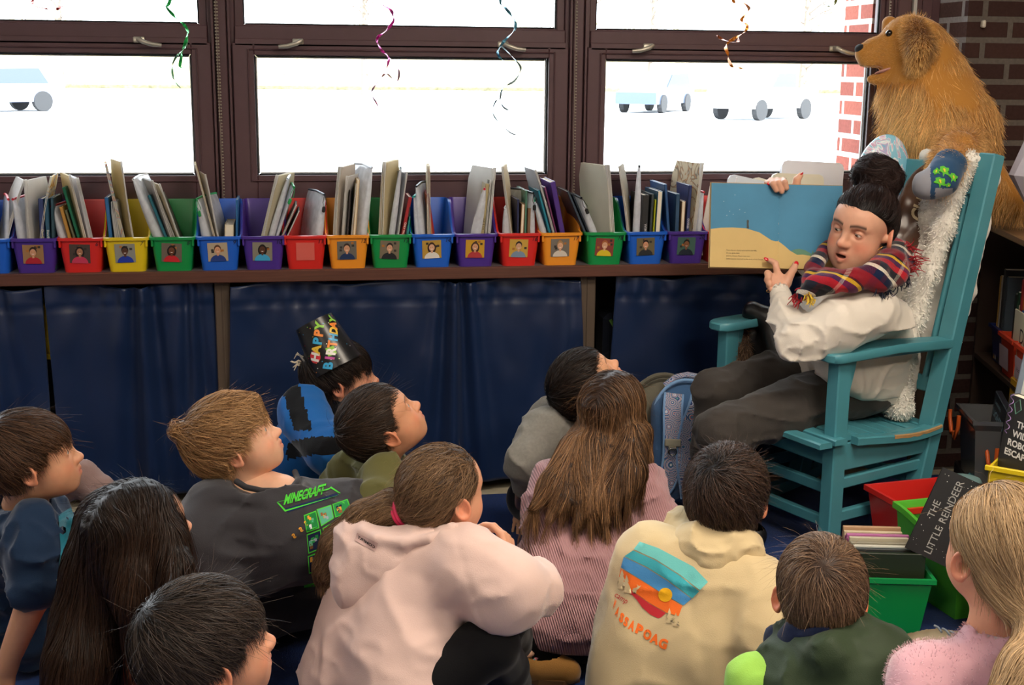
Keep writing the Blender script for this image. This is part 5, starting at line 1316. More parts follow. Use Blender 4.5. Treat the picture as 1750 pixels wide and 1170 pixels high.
def hand(wrist, dirv, palmn, sc=1.0, side=1, curl=(.25, .25, .3, .35), spread=.10, thumb=(.6, .5), curl2=None, thumb_dir=None):
 """list of shapes of a hand. dirv: wrist to knuckles, palmn: out of the palm, side=+1 when the thumb is on dirv x palmn side.
 curl: bend (rad) of each joint per finger (index..little)"""
 d = nrm(dirv); n = nrm(np.array(palmn)-d*(np.array(palmn)@d)); t = np.cross(d, n)*side
 w = np.array(wrist, float); fs = []; tips = []
 L = .088*sc
 palm = [rc(w+t*.012*sc, w+d*L*.95+t*.027*sc, .014*sc, .0125*sc), rc(w, w+d*L+t*.008*sc, .016*sc, .0125*sc), rc(w-t*.01*sc, w+d*L*.96-t*.011*sc, .015*sc, .012*sc), rc(w-t*.014*sc, w+d*L*.88-t*.029*sc, .013*sc, .0115*sc)]
 fs += palm
 lens = [(.040, .025, .021), (.045, .029, .022), (.041, .027, .021), (.032, .021, .018)]
 for i in range(4):
  b = w+d*L*(.97, 1.0, .97, .88)[i]+t*(.027, .008, -.011, -.029)[i]*sc
  a = spread*(1.2, .3, -.5, -1.4)[i]; dd = nrm(d*math.cos(a)+t*math.sin(a)); ang = 0; r = (.0095, .0098, .0093, .0083)[i]*sc; p = b
  cs = curl[i] if isinstance(curl[i], (tuple, list)) else (curl[i], curl[i]*1.2, curl[i]*.8)
  for j in range(3):
   ang += cs[j]; v = dd*math.cos(ang)+n*math.sin(ang); q = p+v*lens[i][j]*sc
   fs.append(rc(p, q, r*(1, .92, .86)[j], r*(.93, .87, .78)[j])); p = q
  tips.append((p, v, n*math.cos(ang)-dd*math.sin(ang), r*.8))
 # thumb: leaves the side of the palm near its base
 b = w+d*.020*sc+t*.016*sc+n*.006*sc
 td = nrm(d*.62+t*.72+n*.30) if thumb_dir is None else nrm(thumb_dir)
 q = b+td*.040*sc; fs.append(rc(b, q, .0145*sc, .0115*sc))
 v = nrm(td+d*thumb[0]*.6); q2 = q+v*.031*sc; fs.append(rc(q, q2, .0112*sc, .0100*sc)); v2 = nrm(v+d*thumb[1]*.5); q3 = q2+v2*.025*sc; fs.append(rc(q2, q3, .0100*sc, .0082*sc))
 tips.append((q3, v2, nrm(np.cross(np.cross(v2, n), v2)), .0085*sc))
 f = U(.006*sc, *palm, fs[-3]); rest = fs[4:-3]+fs[-2:]
 g = U(.003*sc, *rest)
 return (lambda P: smin(f(P), g(P), .007*sc)), tips
def nails(tips, idx, mat, parent, name='nail'):
 for i in idx:
  p, v, pn, r = tips[i]; s = nrm(np.cross(v, pn)); m = MB(); c = p+v*.001-pn*r*.72
  m.sphere((0, 0, 0), 1, 0, 12, 8, T=frame(c, v*.0085, s*.0062, pn*.0030)); m.out(name, mat, parent, smooth=True, world=True)
# ------------------------------------------------------------------ hair
def hair(root, hd, vol, dirf, color, tip=None, n=2600, nseg=7, seg=.014, width=.0022, h=.0045, keep=None, fly=120, flylen=.012, cvar=.3, name='hair', off1=.006, extra=None, ext_box=None, noise=.0015, seed=3, jit=.22, layers=None, basecol=None, tilt=.6, hang=.35):
 """vol: hair volume in head coordinates. dirf(P, g): combing direction. The skin shape is cut out where it must show."""
 r = np.random.default_rng(seed)
 f = lambda P: vol(P)+N2(P, 55.)*noise+N1(P, 150.)*noise*.5
 lo, hi = (A(-.16, -.12, -.16), A(.14, .12, .15)) if ext_box is None else ext_box
 V, Q = sdf_mesh(f, lo, hi, h); V = relax(V, Q, 2)
 base = np.array(lin(basecol or color)[:3])*.55
 sd = surf_seeds(V, Q, n, keep, r); sd = sd[grad(vol, sd)[:, 2] > -.5]
 parts = [(V, Q, np.tile(base, (len(V), 1)))]
 a = strands(sd, vol, dirf, nseg, seg, width, -.001, off1, color, tip, cvar, jit=jit, tilt=tilt, rnd=r, hang=hang); parts.append(a)
 if fly:
  sd2 = surf_seeds(V, Q, fly, (lambda c: (c[:, 2] > .02).astype(float)) if keep is None else (lambda c: keep(c)*(c[:, 2] > .02)), r)
  parts.append(strands(sd2, vol, lambda P, g: dirf(P, g)+g*r.uniform(.1, .8, (len(P), 1)), 6, flylen, .0006, 0, .01, color, tip, .3, jit=.35, free=1, rnd=r))
 V, Q, C = join(parts)
 W_ = V@hd.T[:3, :3].T+hd.T[:3, 3]
 return mobj(name, W_, Q, hair_m, root, cols=C, smooth=True, world=True)
def short_vol(thick=.012, line=.045, fringe=.0, side=.0, back=-.06, top=.0, puff=0.0):
 """cap of short hair: grown skull kept above a hairline; line: height of the front hairline; fringe: how far it falls over the brow"""
 def f(P):
  x, y, z = P.T
  q = P.copy()
  d = el((-.014, 0, .030), (.099+thick, .0785+thick*.95, .083+thick+top))(q)
  d = smin(d, el((-.035, 0, -.005), (.075+thick*.6, .070+thick*.7, .070+thick*.4))(q), .02)
  # hairline: front at 'line', temples, round the ear, nape at 'back'
  zl = np.where(x > .045, line-fringe*np.clip((x-.045)/.03, 0, 1), 0)
  t = np.clip((x+.03)/.075, 0, 1); lo_ = back+(line-fringe*.7-back)*t**1.1 if True else 0
  lo_ = np.where(x > .045, line-fringe, lo_)
  ear = np.exp(-(((x+.012)/.022)**2))*.035*(np.abs(y) > .05)
  lo_ = np.where((x > -.035) & (x < .02), np.maximum(lo_, -.012+ear*0+side), lo_)
  lo_ = np.where((x >= .02) & (x <= .045), np.maximum(lo_, -.012+side+(line-fringe+.012-side)*np.clip((x-.02)/.025, 0, 1)), lo_)
  return smax(d, (lo_-z)*.8, .012)
 return f
def whorl_dir(c=(-.07, .01, .10), fwd=0.0, down=.6):
 """combing away from the crown, falling down"""
 c = np.array(c)
 def f(P, g):
  v = P-c; v = v/(np.linalg.norm(v, axis=1, keepdims=True)+1e-6)
  sw = np.cross(np.tile(A(0, 0, 1.), (len(P), 1)), v)*.35
  return v*1.0+sw+A(fwd, 0, -down)
 return f
# ================================================================== the teacher reading in the rocking chair
def vdir(th, ph): th, ph = R(th), R(ph); return math.cos(ph)*(math.cos(th)*VR+math.sin(th)*VF)+math.sin(ph)*ZZ
P3 = att
tr = person(ch(.25, .29, .42), 'adult with dark hair bun, plaid scarf and white sweatshirt reading aloud in the rocking chair')
SKT = 'd9a489'
th_ = Head(att(1474, 388, 3.97), vdir(227, -4), roll=-11, sc=1.08, kid=False, mouth=.75, skin=SKT, lid=.74, brow='1c1310', iris='3a2418', gaze=(1, -.30, -.42), h=.0021, browrise=.003, blush=.65)
nbT = att(1478, 470, 4.03)
pieces = [th_.mesh(neck_to=nbT, nr=(.050, .056))]
# picture book in a plane facing the children
BT = 4.08
bk0 = att(1330, 458.5, BT); b_top = att(1331, 315, BT); b_l = att(1213.5, 456, BT-.01); b_r = att(1438, 461, BT+.0)
bex = nrm(b_r-b_l); bey = nrm(b_top-bk0); bey = nrm(bey-bex*(bey@bex)); ben = np.cross(bex, bey)     # towards the camera
ben = -ben if ben@FW > 0 else ben
# near (left) hand pointing at the page from below
wl = att(1331, 503, 4.01)
kd = nrm(att(1338, 470, 4.035)-wl)
hf, tp = hand(wl, kd, -ben*-1.0*-1, sc=.96, side=1, curl=((.15, .25, .15), (1.0, 1.2, .8), (1.2, 1.3, .9), (1.2, 1.3, .9)), spread=.12, thumb_dir=nrm(att(1365, 455, 4.02)-att(1345, 482, 4.01)), thumb=(.2, .1))
# index finger shaped separately: it bends to the left over the page
def lhand():
 w = wl; k1 = att(1325, 466, 4.035); c = lambda x, y, t: att(x, y, t)
 palm = U(.012, rc(w, c(1322, 478, 4.03), .020, .018), rc(w+VR*.008, c(1342, 480, 4.03), .019, .016), rc(w, c(1331, 474, 4.035), .020, .017))
 idx = chain([(c(1329, 468, 4.035), .0115), (c(1325, 450, 4.05), .0100), (c(1318.5, 446, 4.058), .0088), (c(1313, 444, 4.062), .0076)], .003)
 mid = chain([(c(1320, 474, 4.035), .011), (c(1312, 467, 4.02), .0105), (c(1313, 476, 4.005), .0100)], .004)
 ring_ = chain([(c(1318, 482, 4.03), .0105), (c(1311.5, 478, 4.01), .0100), (c(1315, 486, 4.0), .0095)], .004)
 lit = chain([(c(1320, 490, 4.03), .0095), (c(1314.5, 488, 4.01), .0092), (c(1318, 494, 4.0), .0085)], .004)
 th = chain([(c(1345, 482, 4.02), .0150), (c(1350, 470, 4.02), .0125), (c(1356, 460, 4.03), .0110), (c(1360, 451, 4.045), .0098)], .005)
 g = U(.003, idx, mid, ring_, lit)
 return lambda P: smin(smin(palm(P), g(P), .006), th(P), .010)
lh = lhand(); fore = rc(wl, att(1340, 530, 3.98), .024, .032); lhf = lambda P: smin(lh(P), fore(P), .015)
lo, hi_ = bbox([att(1310, 440, 4.06), att(1365, 540, 3.98), att(1300, 500, 4.0)], .03)
pieces.append(skin_piece(lhf, lo, hi_, .0022, SKT, 1))
# far (right) hand holding the top edge from behind, fingers over the front, thumb up
def rhand():
 c = lambda x, y, t: att(x, y, t); f = BT-.016; b = BT+.05
 palm = U(.014, rc(c(1332, 330, b), c(1345, 345, b+.01), .022, .022), rc(c(1350, 330, b), c(1358, 350, b+.01), .020, .02))
 def fin(x0, x1, y1, x2, y2, r): return chain([(c(x0+1, 322, b), r*1.05), (c(x0, 308.5, BT+.018), r*1.05), (c(x1, y1, f), r), (c(x2, y2, f+.004), r*.86)], .003)
 g = U(.003, fin(1318, 1321, 314, 1326.5, 325, .0098), fin(1327.5, 1330, 313, 1336, 327, .0102), fin(1337, 1341, 312, 1344, 321, .0102), chain([(c(1316, 322, b), .0092), (c(1311, 312, BT+.02), .0090), (c(1314, 312.5, BT+.004), .0082)], .003))
 th = chain([(c(1354, 330, b), .0150), (c(1361, 316, b-.01), .0125), (c(1362, 307, b-.015), .0112), (c(1368, 299.5, b-.015), .0088)], .006)
 return lambda P: smin(smin(palm(P), g(P), .008), th(P), .010)
rh = rhand(); rfore = rc(att(1352, 340, BT+.06), att(1385, 395, BT+.14), .022, .03); rhf = lambda P: smin(rh(P), rfore(P), .015)
lo, hi_ = bbox([att(1308, 296, BT-.02), att(1385, 400, BT+.16), att(1330, 350, BT)], .03)
pieces.append(skin_piece(rhf, lo, hi_, .0022, SKT, 1))
tb_ = body_obj(tr, pieces); th_.eyes(tb_)
nailm = M('red_nail', 'd3202a', .15, coat=.6)
def nail(c, v, n, l=.0085, w=.0058):
 v = nrm(v); n = nrm(n-v*(n@v)); s = np.cross(v, n); m = MB(); m.sphere((0, 0, 0), 1, 0, 14, 8, T=frame(c, v*l, s*w, n*.0028)); m.out('nail', nailm, tb_, smooth=True, world=True)
nail(att(1309.5, 442.5, 4.056), att(1306, 441, 4.06)-att(1316, 445.5, 4.058), ben+UP*.5)
nail(att(1361, 450, 4.036), att(1363, 444, 4.045)-att(1358, 458, 4.03), ben+VR*.1, .0095, .0075)
nail(att(1370, 297.5, BT+.03), att(1372, 295, BT+.03)-att(1366, 302, BT+.03), VR+ben*.4, .008, .0062)
nail(att(1314, 314, BT-.003), att(1316, 314, BT)-att(1310, 312, BT), ben, .0065, .005)
m = MB(); m.tube([att(1314.2, 497, 4.0)+A(.0095*math.cos(a), .002*math.cos(a), .0095*math.sin(a)*.4) for a in np.linspace(0, 6.28, 16)], .0012, 5, closed=True); m.out('ring', M('gold', 'd8b070', .25, 1.0), tb_, smooth=True, world=True)
# earring
m = MB(); e_ = att(1500.5, 427, 3.90)
for k in range(9): m.sphere(tuple(e_+VR*.0016*k+A(0, 0, .0012*k)), .0017, 0, 6, 4)
m.out('earring', MATS['gold'], tb_, smooth=True, world=True)
# hair swept up into a bun
def thair(P):
 x, y, z = P.T
 d = el((-.012, 0, .032), (.104, .0845, .087))(P); d = smin(d, el((-.04, 0, -.005), (.072, .076, .068))(P), .02)
 t = np.clip((x+.062)/.115, 0, 1); t = t*t*(3-2*t)
 lo_ = -.060+.120*t-.35*np.clip(np.abs(y)-.035, 0, .05)*np.clip((x-.0)/.05, 0, 1)+.0025*np.sin(y*190)
 return smax(d, (lo_-z)*.8, .010)
bun_l = th_.Lc(att(1499, 303, 4.04)[None])[0]
bunv0 = U(.02, el(bun_l, (.066, .074, .060)), el(bun_l+A(-.015, -.03, .018), (.036, .036, .032)), el(bun_l+A(.02, .035, -.015), (.036, .036, .03)), rc(bun_l*.55+A(-.005, 0, .0), bun_l*.8, .028, .030))
bunv = lambda P: bunv0(P)+N1(P, 42.)*.007+N2(P, 90.)*.003
tv = lambda P: smin(thair(P), bunv(P), .006)
def tdir(P, g):
 v = bun_l-P; dist = np.linalg.norm(v, axis=1, keepdims=True); v = v/dist
 sw = np.cross(np.tile(nrm(bun_l)[None], (len(P), 1)), -v)
 k = np.clip((.085-dist)/.02, 0, 1)
 return v*(1-k)+(sw+N1(P, 40.)[:, None]*1.3*np.cross(sw, v))*k
hair(tr, th_, tv, tdir, '150e0e', '3d2c28', n=15000, nseg=8, seg=.013, width=.0010, h=.0042, ext_box=(A(-.17, -.14, -.10), A(.14, .14, .30)), fly=260, flylen=.010, off1=.006, noise=.001, seed=5, jit=.17, cvar=.45, tilt=1.1)
# trousers
grey = M('charcoal_cotton', '393430', .85, var=.06, vscale=14, bump=.25, bscale=300, sheen=.15)
hipN, hipF = ch(.26, .19, .49), ch(.26, .40, .49)
kneeN, kneeF = att(1232, 738, 3.92), att(1222, 672, 4.13)
ankN, ankF = att(1262, 880, 4.02), att(1206, 830, 4.22); ankN[2] = .10; ankF[2] = .10
tf = U(.05, chain([(hipN, .092), (hipN*.5+kneeN*.5, .088), (kneeN, .070)], .03), chain([(kneeN, .070), (kneeN*.5+ankN*.5+A(.01, 0, 0), .062), (ankN, .055)], .03), rc(hipN, hipF, .09))
tf2 = U(.03, chain([(hipF, .105), (hipF*.5+kneeF*.5, .088), (kneeF, .068)], .03), chain([(kneeF, .068), (kneeF*.5+ankF*.5, .060), (ankF, .055)], .03))
def trou(P):
 d = smin(tf(P), tf2(P), .012)
 return wrinkle(P, d, .009, 9, (1, 1, 1.6))
lo, hi_ = bbox([hipN, hipF, kneeN, kneeF, ankN, ankF], .14); lo[2] = .045
V, Q = sdf_mesh(trou, lo, hi_, .0075); mobj('trousers', relax(V, Q, 1), Q, grey, tr, smooth=True, world=True)
shoe = M('black_shoe', '17171a', .4)
for i, an in enumerate((ankN, ankF)):
 fd = nrm(A(-.8, -.6, 0)) if i == 0 else nrm(A(-.94, -.34, 0))
 b_ = A(an[0], an[1], 0)
 sf = U(.02, rc(b_+A(0, 0, .045)-fd*.02, b_+fd*.13+A(0, 0, .030), .040, .030), rc(b_+A(0, 0, .09), b_+A(0, 0, .05), .043, .042))
 sf2 = INT(sf, plane((0, 0, .009), (0, 0, -1)), .006)
 V, Q = sdf_mesh(sf2, *bbox([b_, b_+fd*.13], .12), .006); mobj('shoe', V, Q, shoe, tr, smooth=True, world=True)
# sweatshirt
white = M('cream_sweatshirt', 'ded6ca', .85, sheen=.3, var=.03, vscale=8, bump=.2, bscale=500)
shN, shF = att(1488, 532, 3.90), att(1428, 478, 4.16)
elN, elF = att(1366, 583, 3.84), att(1392, 445, 4.30)
wrN = att(1334, 512, 3.99); wrF = att(1362, 350, BT+.08)
chest = (nbT+A(0, 0, -.09))
tfs = [rc(ch(.36, .22, .62), ch(.365, .22, .46), .122), rc(shN, shF, .072), rc(att(1462, 560, 4.0), att(1452, 545, 4.12), .125, .11), rc(att(1462, 600, 4.0), ch(.22, .31, .66), .135, .12), rc(ch(.27, .21, .53), ch(.27, .38, .53), .142), rc(att(1500, 560, 3.98), ch(.34, .26, .6), .105, .12)]
torso = U(.06, *tfs)
armN = U(.035, rc(shN, att(1428, 560, 3.84), .083, .076), rc(att(1428, 560, 3.84), elN, .076, .058), rc(elN+UP*.004, att(1342, 545, 3.92), .056, .044), rc(att(1342, 545, 3.92), wrN, .044, .034))
armF = U(.03, rc(shF, elF, .075, .06), rc(elF, wrF, .055, .036))
neckcut = U(.01, rc(th_.W((-.022, 0, -.055)), nbT+A(0, 0, -.02), .058, .064))
def sidecut(P, d):
 w = (P-CO)@CW; z = P[:, 2]
 lim = .066-np.clip((z-.70)/.06, 0, 1)*.6
 return smax(d, lim-w, .02)
def swf(P):
 d = smin(sidecut(P, torso(P)), armN(P), .022); d = smin(d, armF(P), .02)
 e = np.exp(-(np.linalg.norm(P-elN, axis=1)/.10)**2)+.8*np.exp(-(np.linalg.norm(P-att(1346, 532, 3.92), axis=1)/.07)**2)
 w = np.exp(-((P[:, 2]-.62)/.08)**2)
 d = wrinkle(P, d, .006+.008*e+.004*w, 9, (1.3, 1.2, 1.3))
 d = smax(d, -neckcut(P), .008)
 zh = .462+.02*np.clip((P[:, 0]-1.55)/.2, 0, 1)*0
 return smax(d, (zh-P[:, 2]), .006)
lo, hi_ = bbox([shN, shF, elN, elF, wrN, wrF, ch(.3, .2, .45), ch(.3, .4, .5)], .16)
V, Q = sdf_mesh(swf, lo, hi_, .0065); mobj('sweatshirt', relax(V, Q, 1), Q, white, tr, smooth=True, world=True)
# ribbed cuff and hem band
cf = lambda P: SUB(rc(att(1334.5, 506, 3.995), att(1331, 493, 4.01), .0335, .0285), rc(att(1337, 520, 3.99), att(1328, 478, 4.02), .0285, .0245), .003)(P)+.0008*np.sin(np.arctan2((P-wrN)@RT, (P-wrN)@FW)*40)
V, Q = sdf_mesh(cf, *bbox([att(1332, 500, 4.0)], .07), .0028); mobj('cuff', V, Q, white, tr, smooth=True, world=True)
hb = lambda P: smax(smax(sidecut(P, torso(P))+.006, P[:, 2]-.49, .004), .438-P[:, 2], .004)-.002
lo, hi_ = bbox([ch(.27, .20, .5), ch(.27, .38, .5), att(1500, 690, 3.98)], .17); lo[2] = .42; hi_[2] = .52
V, Q = sdf_mesh(hb, lo, hi_, .006); mobj('hem_band', relax(V, Q, 1), Q, white, tr, smooth=True, world=True)
# plaid scarf
sc_m = M('plaid_wool', 'ffffff', .95, spec=.1, bump=.5, bscale=600, sheen=.3); nt, N, L, b = nodes_of(sc_m)
tc = N.new('ShaderNodeTexCoord')
def stripes(axis_vec, scale, cols, ph=0.0):
 dp = N.new('ShaderNodeVectorMath'); dp.operation = 'DOT_PRODUCT'; L.new(tc.outputs['Object'], dp.inputs[0]); dp.inputs[1].default_value = tuple(float(x) for x in axis_vec)
 m1 = N.new('ShaderNodeMath'); m1.operation = 'MULTIPLY_ADD'; m1.inputs[1].default_value = scale; m1.inputs[2].default_value = ph; L.new(dp.outputs['Value'], m1.inputs[0])
 m2 = N.new('ShaderNodeMath'); m2.operation = 'FRACT'; L.new(m1.outputs[0], m2.inputs[0])
 cr = N.new('ShaderNodeValToRGB'); cr.color_ramp.interpolation = 'CONSTANT'; e = cr.color_ramp.elements
 for i, (p, c) in enumerate(cols):
  if i < 2: e[i].position = p; e[i].color = lin(c)
  else: q = e.new(p); q.color = lin(c)
 L.new(m2.outputs[0], cr.inputs[0]); return cr
c1 = stripes(nrm(A(.6, .3, .75)), 6.2, [(0, '7d1c26'), (.26, '15203c'), (.42, 'e0d6c4'), (.50, '25252a'), (.66, 'b3202c'), (.80, '4a2550'), (.90, 'd8b02e'), (.96, '1a1c24')])
c2 = stripes(nrm(A(.75, -.2, -.6)), 7.5, [(0, '8a1d28'), (.3, '1b2a4c'), (.5, '6a1d30'), (.62, '202028'), (.80, 'd8d0c0'), (.88, 'a3202c')], .3)
ck = N.new('ShaderNodeTexChecker'); ck.inputs['Scale'].default_value = 420; L.new(tc.outputs['Object'], ck.inputs['Vector'])
mx = N.new('ShaderNodeMixRGB'); L.new(ck.outputs['Fac'], mx.inputs[0]); L.new(c1.outputs[0], mx.inputs[1]); L.new(c2.outputs[0], mx.inputs[2])
mx2 = N.new('ShaderNodeMixRGB'); mx2.inputs[0].default_value = .42; L.new(c1.outputs[0], mx2.inputs[1]); L.new(mx.outputs[0], mx2.inputs[2]); L.new(mx2.outputs[0], b.inputs['Base Color'])
def sp(x, y, t): return att(x, y, t)
rolls = [
 [(1392, 472, 3.90, .026), (1420, 477, 3.84, .032), (1455, 481, 3.80, .034), (1495, 466, 3.82, .036), (1528, 448, 3.90, .036), (1535, 432, 4.0, .034)],
 [(1400, 440, 4.02, .024), (1392, 460, 3.96, .028), (1388, 476, 3.90, .026), (1380, 490, 3.87, .022)],
 [(1430, 412, 4.10, .022), (1412, 428, 4.06, .026), (1398, 448, 3.98, .024)],
 [(1372, 502, 3.86, .022), (1392, 488, 3.84, .028), (1425, 484, 3.80, .028), (1462, 480, 3.79, .026)],
 [(1412, 466, 3.88, .020), (1450, 474, 3.85, .022), (1488, 466, 3.85, .028), (1515, 440, 3.92, .030)],
 [(1500, 470, 3.84, .034), (1530, 468, 3.88, .036), (1545, 450, 3.98, .030), (1540, 425, 4.05, .028)],
 [(1522, 415, 4.08, .030), (1536, 440, 4.0, .034), (1520, 470, 3.86, .03)],
 [(1470, 480, 3.80, .026), (1505, 484, 3.82, .028), (1535, 478, 3.86, .024)]]
sfs = [chain([(sp(x, y, t), r) for x, y, t, r in q], .02) for q in rolls]
def scf(P):
 d = sfs[0](P)
 for g in sfs[1:]: d = smin(d, g(P), .010)
 d = d+(1-np.abs(N1(P*A(.7, .7, 2.0), 17.)))*.008-.004+N2(P, 60.)*.0012
 return smax(d, -(th_.skull()(th_.Lc(P))*1.03-.003), .006)
pts = [sp(x, y, t) for q in rolls for x, y, t, r in q]
lo, hi_ = bbox(pts, .06)
sroot = None
V, Q = sdf_mesh(scf, lo, hi_, .0045); so_ = mobj('scarf', relax(V, Q, 1), Q, sc_m, tr, smooth=True, world=True)
# fringe of the scarf
def tassels(pts_, dirs, col, n=40, ln=.05, seed=1):
 r = np.random.default_rng(seed); m = MB()
 for k in range(n):
  i = r.integers(len(pts_)); p = np.array(pts_[i])+r.normal(0, .008, 3); d = nrm(np.array(dirs[i])+r.normal(0, .28, 3)); l = ln*r.uniform(.5, 1.2); q = [p]
  for j in range(4): p = p+d*l/4; d = nrm(d+r.normal(0, .3, 3)+A(0, 0, -.12)); q.append(p)
  m.tube(q, [.0022, .0019, .0016, .0013, .0009], 5)
 return m
gl1 = [sp(1548, 425, 3.98), sp(1555, 445, 3.95), sp(1550, 460, 3.93)]; tassels(gl1, [VR*.8+UP*.1]*3, '', 46, .05, 2).out('fringe', M('red_yarn', 'a3202a', .9), so_, smooth=True, world=True)
gl2 = [sp(1535, 478, 3.86), sp(1515, 490, 3.83), sp(1500, 492, 3.82), sp(1548, 470, 3.9)]; tassels(gl2, [UP*-.8+VR*.1]*4, '', 80, .035, 3).out('fringe', M('navy_yarn', '161d33', .9), so_, smooth=True, world=True)
gl3 = [sp(1372, 500, 3.85), sp(1366, 505, 3.86)]; tassels(gl3, [UP*-.7-VR*.4]*2, '', 34, .03, 4).out('fringe', MATS['red_yarn'], so_, smooth=True, world=True)
gl4 = [sp(1386, 502, 3.83), sp(1384, 506, 3.83)]; tassels(gl4, [UP*-1]*2, '', 26, .028, 5).out('fringe', M('yellow_yarn', 'd9b53a', .9), so_, smooth=True, world=True)
# ------------------------------------------------------------------ the open picture book
pbk = empty('picture_book', bk0, label='large open picture book with night sky and sand hill held up by the reading adult', cat='book')
WL = np.linalg.norm(b_l-bk0); WR_ = np.linalg.norm(b_r-bk0); HB = np.linalg.norm(b_top-bk0)
def BP(u, v, d=0.0): return bk0+bex*u+bey*v+ben*d
m = MB(); m.add([BP(-WL-.003, -.003, -.012), BP(WR_+.004, -.003, -.014), BP(WR_+.004, HB+.003, -.014), BP(-WL-.003, HB+.003, -.012), BP(-WL-.003, -.003, -.0095), BP(WR_+.004, -.003, -.0115), BP(WR_+.004, HB+.003, -.0115), BP(-WL-.003, HB+.003, -.0095)], [(0, 1, 2, 3), (7, 6, 5, 4), (0, 4, 5, 1), (2, 6, 7, 3), (1, 5, 6, 2), (0, 3, 7, 4)]); m.out('cover', M('book_board', 'a8895a', .6), pbk, world=True)
def surf(u): return -.0045+.0040*math.exp(-0)*0+.004*(1-math.exp(-abs(u)/.02))
def page_sheet(m, poly, lift=0.0, mi=0):
 V, Fc = fine(np.array(poly), [list(range(len(poly)))], .012); W_ = np.array([BP(u, v, surf(u)+lift) for u, v in V]); m.add(W_, Fc, mi)
m = MB(); rings = []
us = list(np.linspace(-WL, WR_, 41))
for u in us: rings.append([BP(u, 0, -.0095), BP(u, HB, -.0095), BP(u, HB, surf(u)), BP(u, 0, surf(u))])
m.loft(rings); m.out('pages', M('page_edge', 'cdb98c', .7, var=.06, vscale=200), pbk, world=True, smooth=30)
def ux(px, py):     # art surveyed from the photograph to book coordinates
 P = att(px, py, BT); d = ray(px, py); k = ((bk0-CAM)@ben)/(d@ben); P = CAM+d*k; return ((P-bk0)@bex, (P-bk0)@bey)
sky = M('night_sky_print', '3f86ac', .6, var=.14, vscale=7, detail=5); sand = M('sand_print', 'd2b473', .6, var=.05, vscale=10)
hill = [ux(*q) for q in ((1214.5, 391), (1232, 389), (1252, 388.5), (1275, 390), (1298, 397), (1318, 410), (1325, 412), (1331, 412), (1340, 419), (1350, 428), (1362, 435), (1372, 434.5), (1390, 438), (1438, 446))]
skyp = [(-WL, hill[0][1])]+hill[1:-1]+[(WR_, hill[-1][1]), (WR_, HB), (-WL, HB)]
sandp = [(-WL, 0), (WR_, 0), (WR_, hill[-1][1])]+hill[1:-1][::-1]+[(-WL, hill[0][1])]
m = MB(); page_sheet(m, skyp, .0004, 0); page_sheet(m, sandp, .0004, 1)
gh = [ux(*q) for q in ((1352, 428.5), (1358, 426), (1366, 425), (1375, 427), (1386, 433), (1391, 438), (1372, 434.8), (1362, 435.2))]; page_sheet(m, gh, .0009, 2)
fg = [ux(*q) for q in ((1276.0, 390), (1276.3, 382), (1276, 377), (1278, 375), (1280, 377), (1279.4, 382), (1280, 390))]; page_sheet(m, fg, .0009, 3)
tri = [ux(*q) for q in ((1387, 434), (1389, 427), (1391.5, 435))]; page_sheet(m, tri, .0009, 2)
for q in ((1256, 333), (1237, 344), (1247, 361), (1253, 366), (1242, 368), (1273, 363), (1264, 358)):
 u, v = ux(*q); s_ = .0011; m.add([BP(u+s_, v, surf(u)+.001), BP(u, v+s_, surf(u)+.001), BP(u-s_, v, surf(u)+.001), BP(u, v-s_, surf(u)+.001)], [(0, 1, 2, 3)], 4)
m.out('page_picture', [sky, sand, M('green_hill_print', '5f8d72', .6), M('figure_print', '3a3f38', .6), M('star_white', 'e8ecf0', .5)], pbk, world=True)
m = MB()
for i, s_ in enumerate(['Then the sun slowly sank behind the hills,', 'the sky grew dark,', 'and the Desert Moon rose over.', 'Little Coyote returned to the circle of the People.']):
 u, v = ux(1241, 428+4.9*i); put_text(m, s_, .0058, BP(u, v, surf(-.1)+.0010), bex, bey, align='L')
m.out('printed_text', M('brown_ink', '4f4130', .7), pbk, world=True)
# ================================================================== the children on the rug
def onz(x, y, z): return atz(x, y, z)
def cloth(name, f, pts, h, mat, parent, pad=.12, it=1, zmin=None, **kw):
 lo, hi = bbox(pts, pad)
 if zmin is not None: lo[2] = max(lo[2], zmin)
 V, Q = sdf_mesh(f, lo, hi, h); V = relax(V, Q, it)
 return mobj(name, V, Q, mat, parent, smooth=True, world=True, **kw)
FLOOR = plane((0, 0, .0095), (0, 0, -1))
def grounded(f): return lambda P: smax(f(P), FLOOR(P), .012)
def fab(name, col, **k): return M(name, col, **{'rough': .88, 'sheen': .25, 'bump': .2, 'bscale': 450, 'var': .05, 'vscale': 10, 'spec': .2, **k})
def limb(pts, k=.02): return chain([(p, r) for p, r in pts], k)
def necked(hd, nb, r=.047): return rc(hd.W((-.02, 0, -.055)), nb, r, r*1.08)
def torso_of(nb, pv, lat, w=.125, rs=.058, rb=.095, k=.06, back=None):
 """shoulders to hips; nb base of neck, pv pelvis, lat unit vector across the shoulders"""
 lat = nrm(lat); ax = pv-nb; c1 = nb+ax*.38; c2 = nb+ax*.72; bow = (back if back is not None else A(0, 0, 0))
 return U(k, rc(nb+ax*.14-lat*w*.86, nb+ax*.14+lat*w*.86, rs), rc(nb, nb+ax*.2, .058, .07), rc(c1+bow-lat*.055, c1+bow+lat*.055, rb*.98), rc(c2+bow-lat*.06, c2+bow+lat*.06, rb), rc(pv-lat*.07, pv+lat*.07, rb*.98))
black_cl = fab('black_leggings', '0f0f12', sheen=.1)
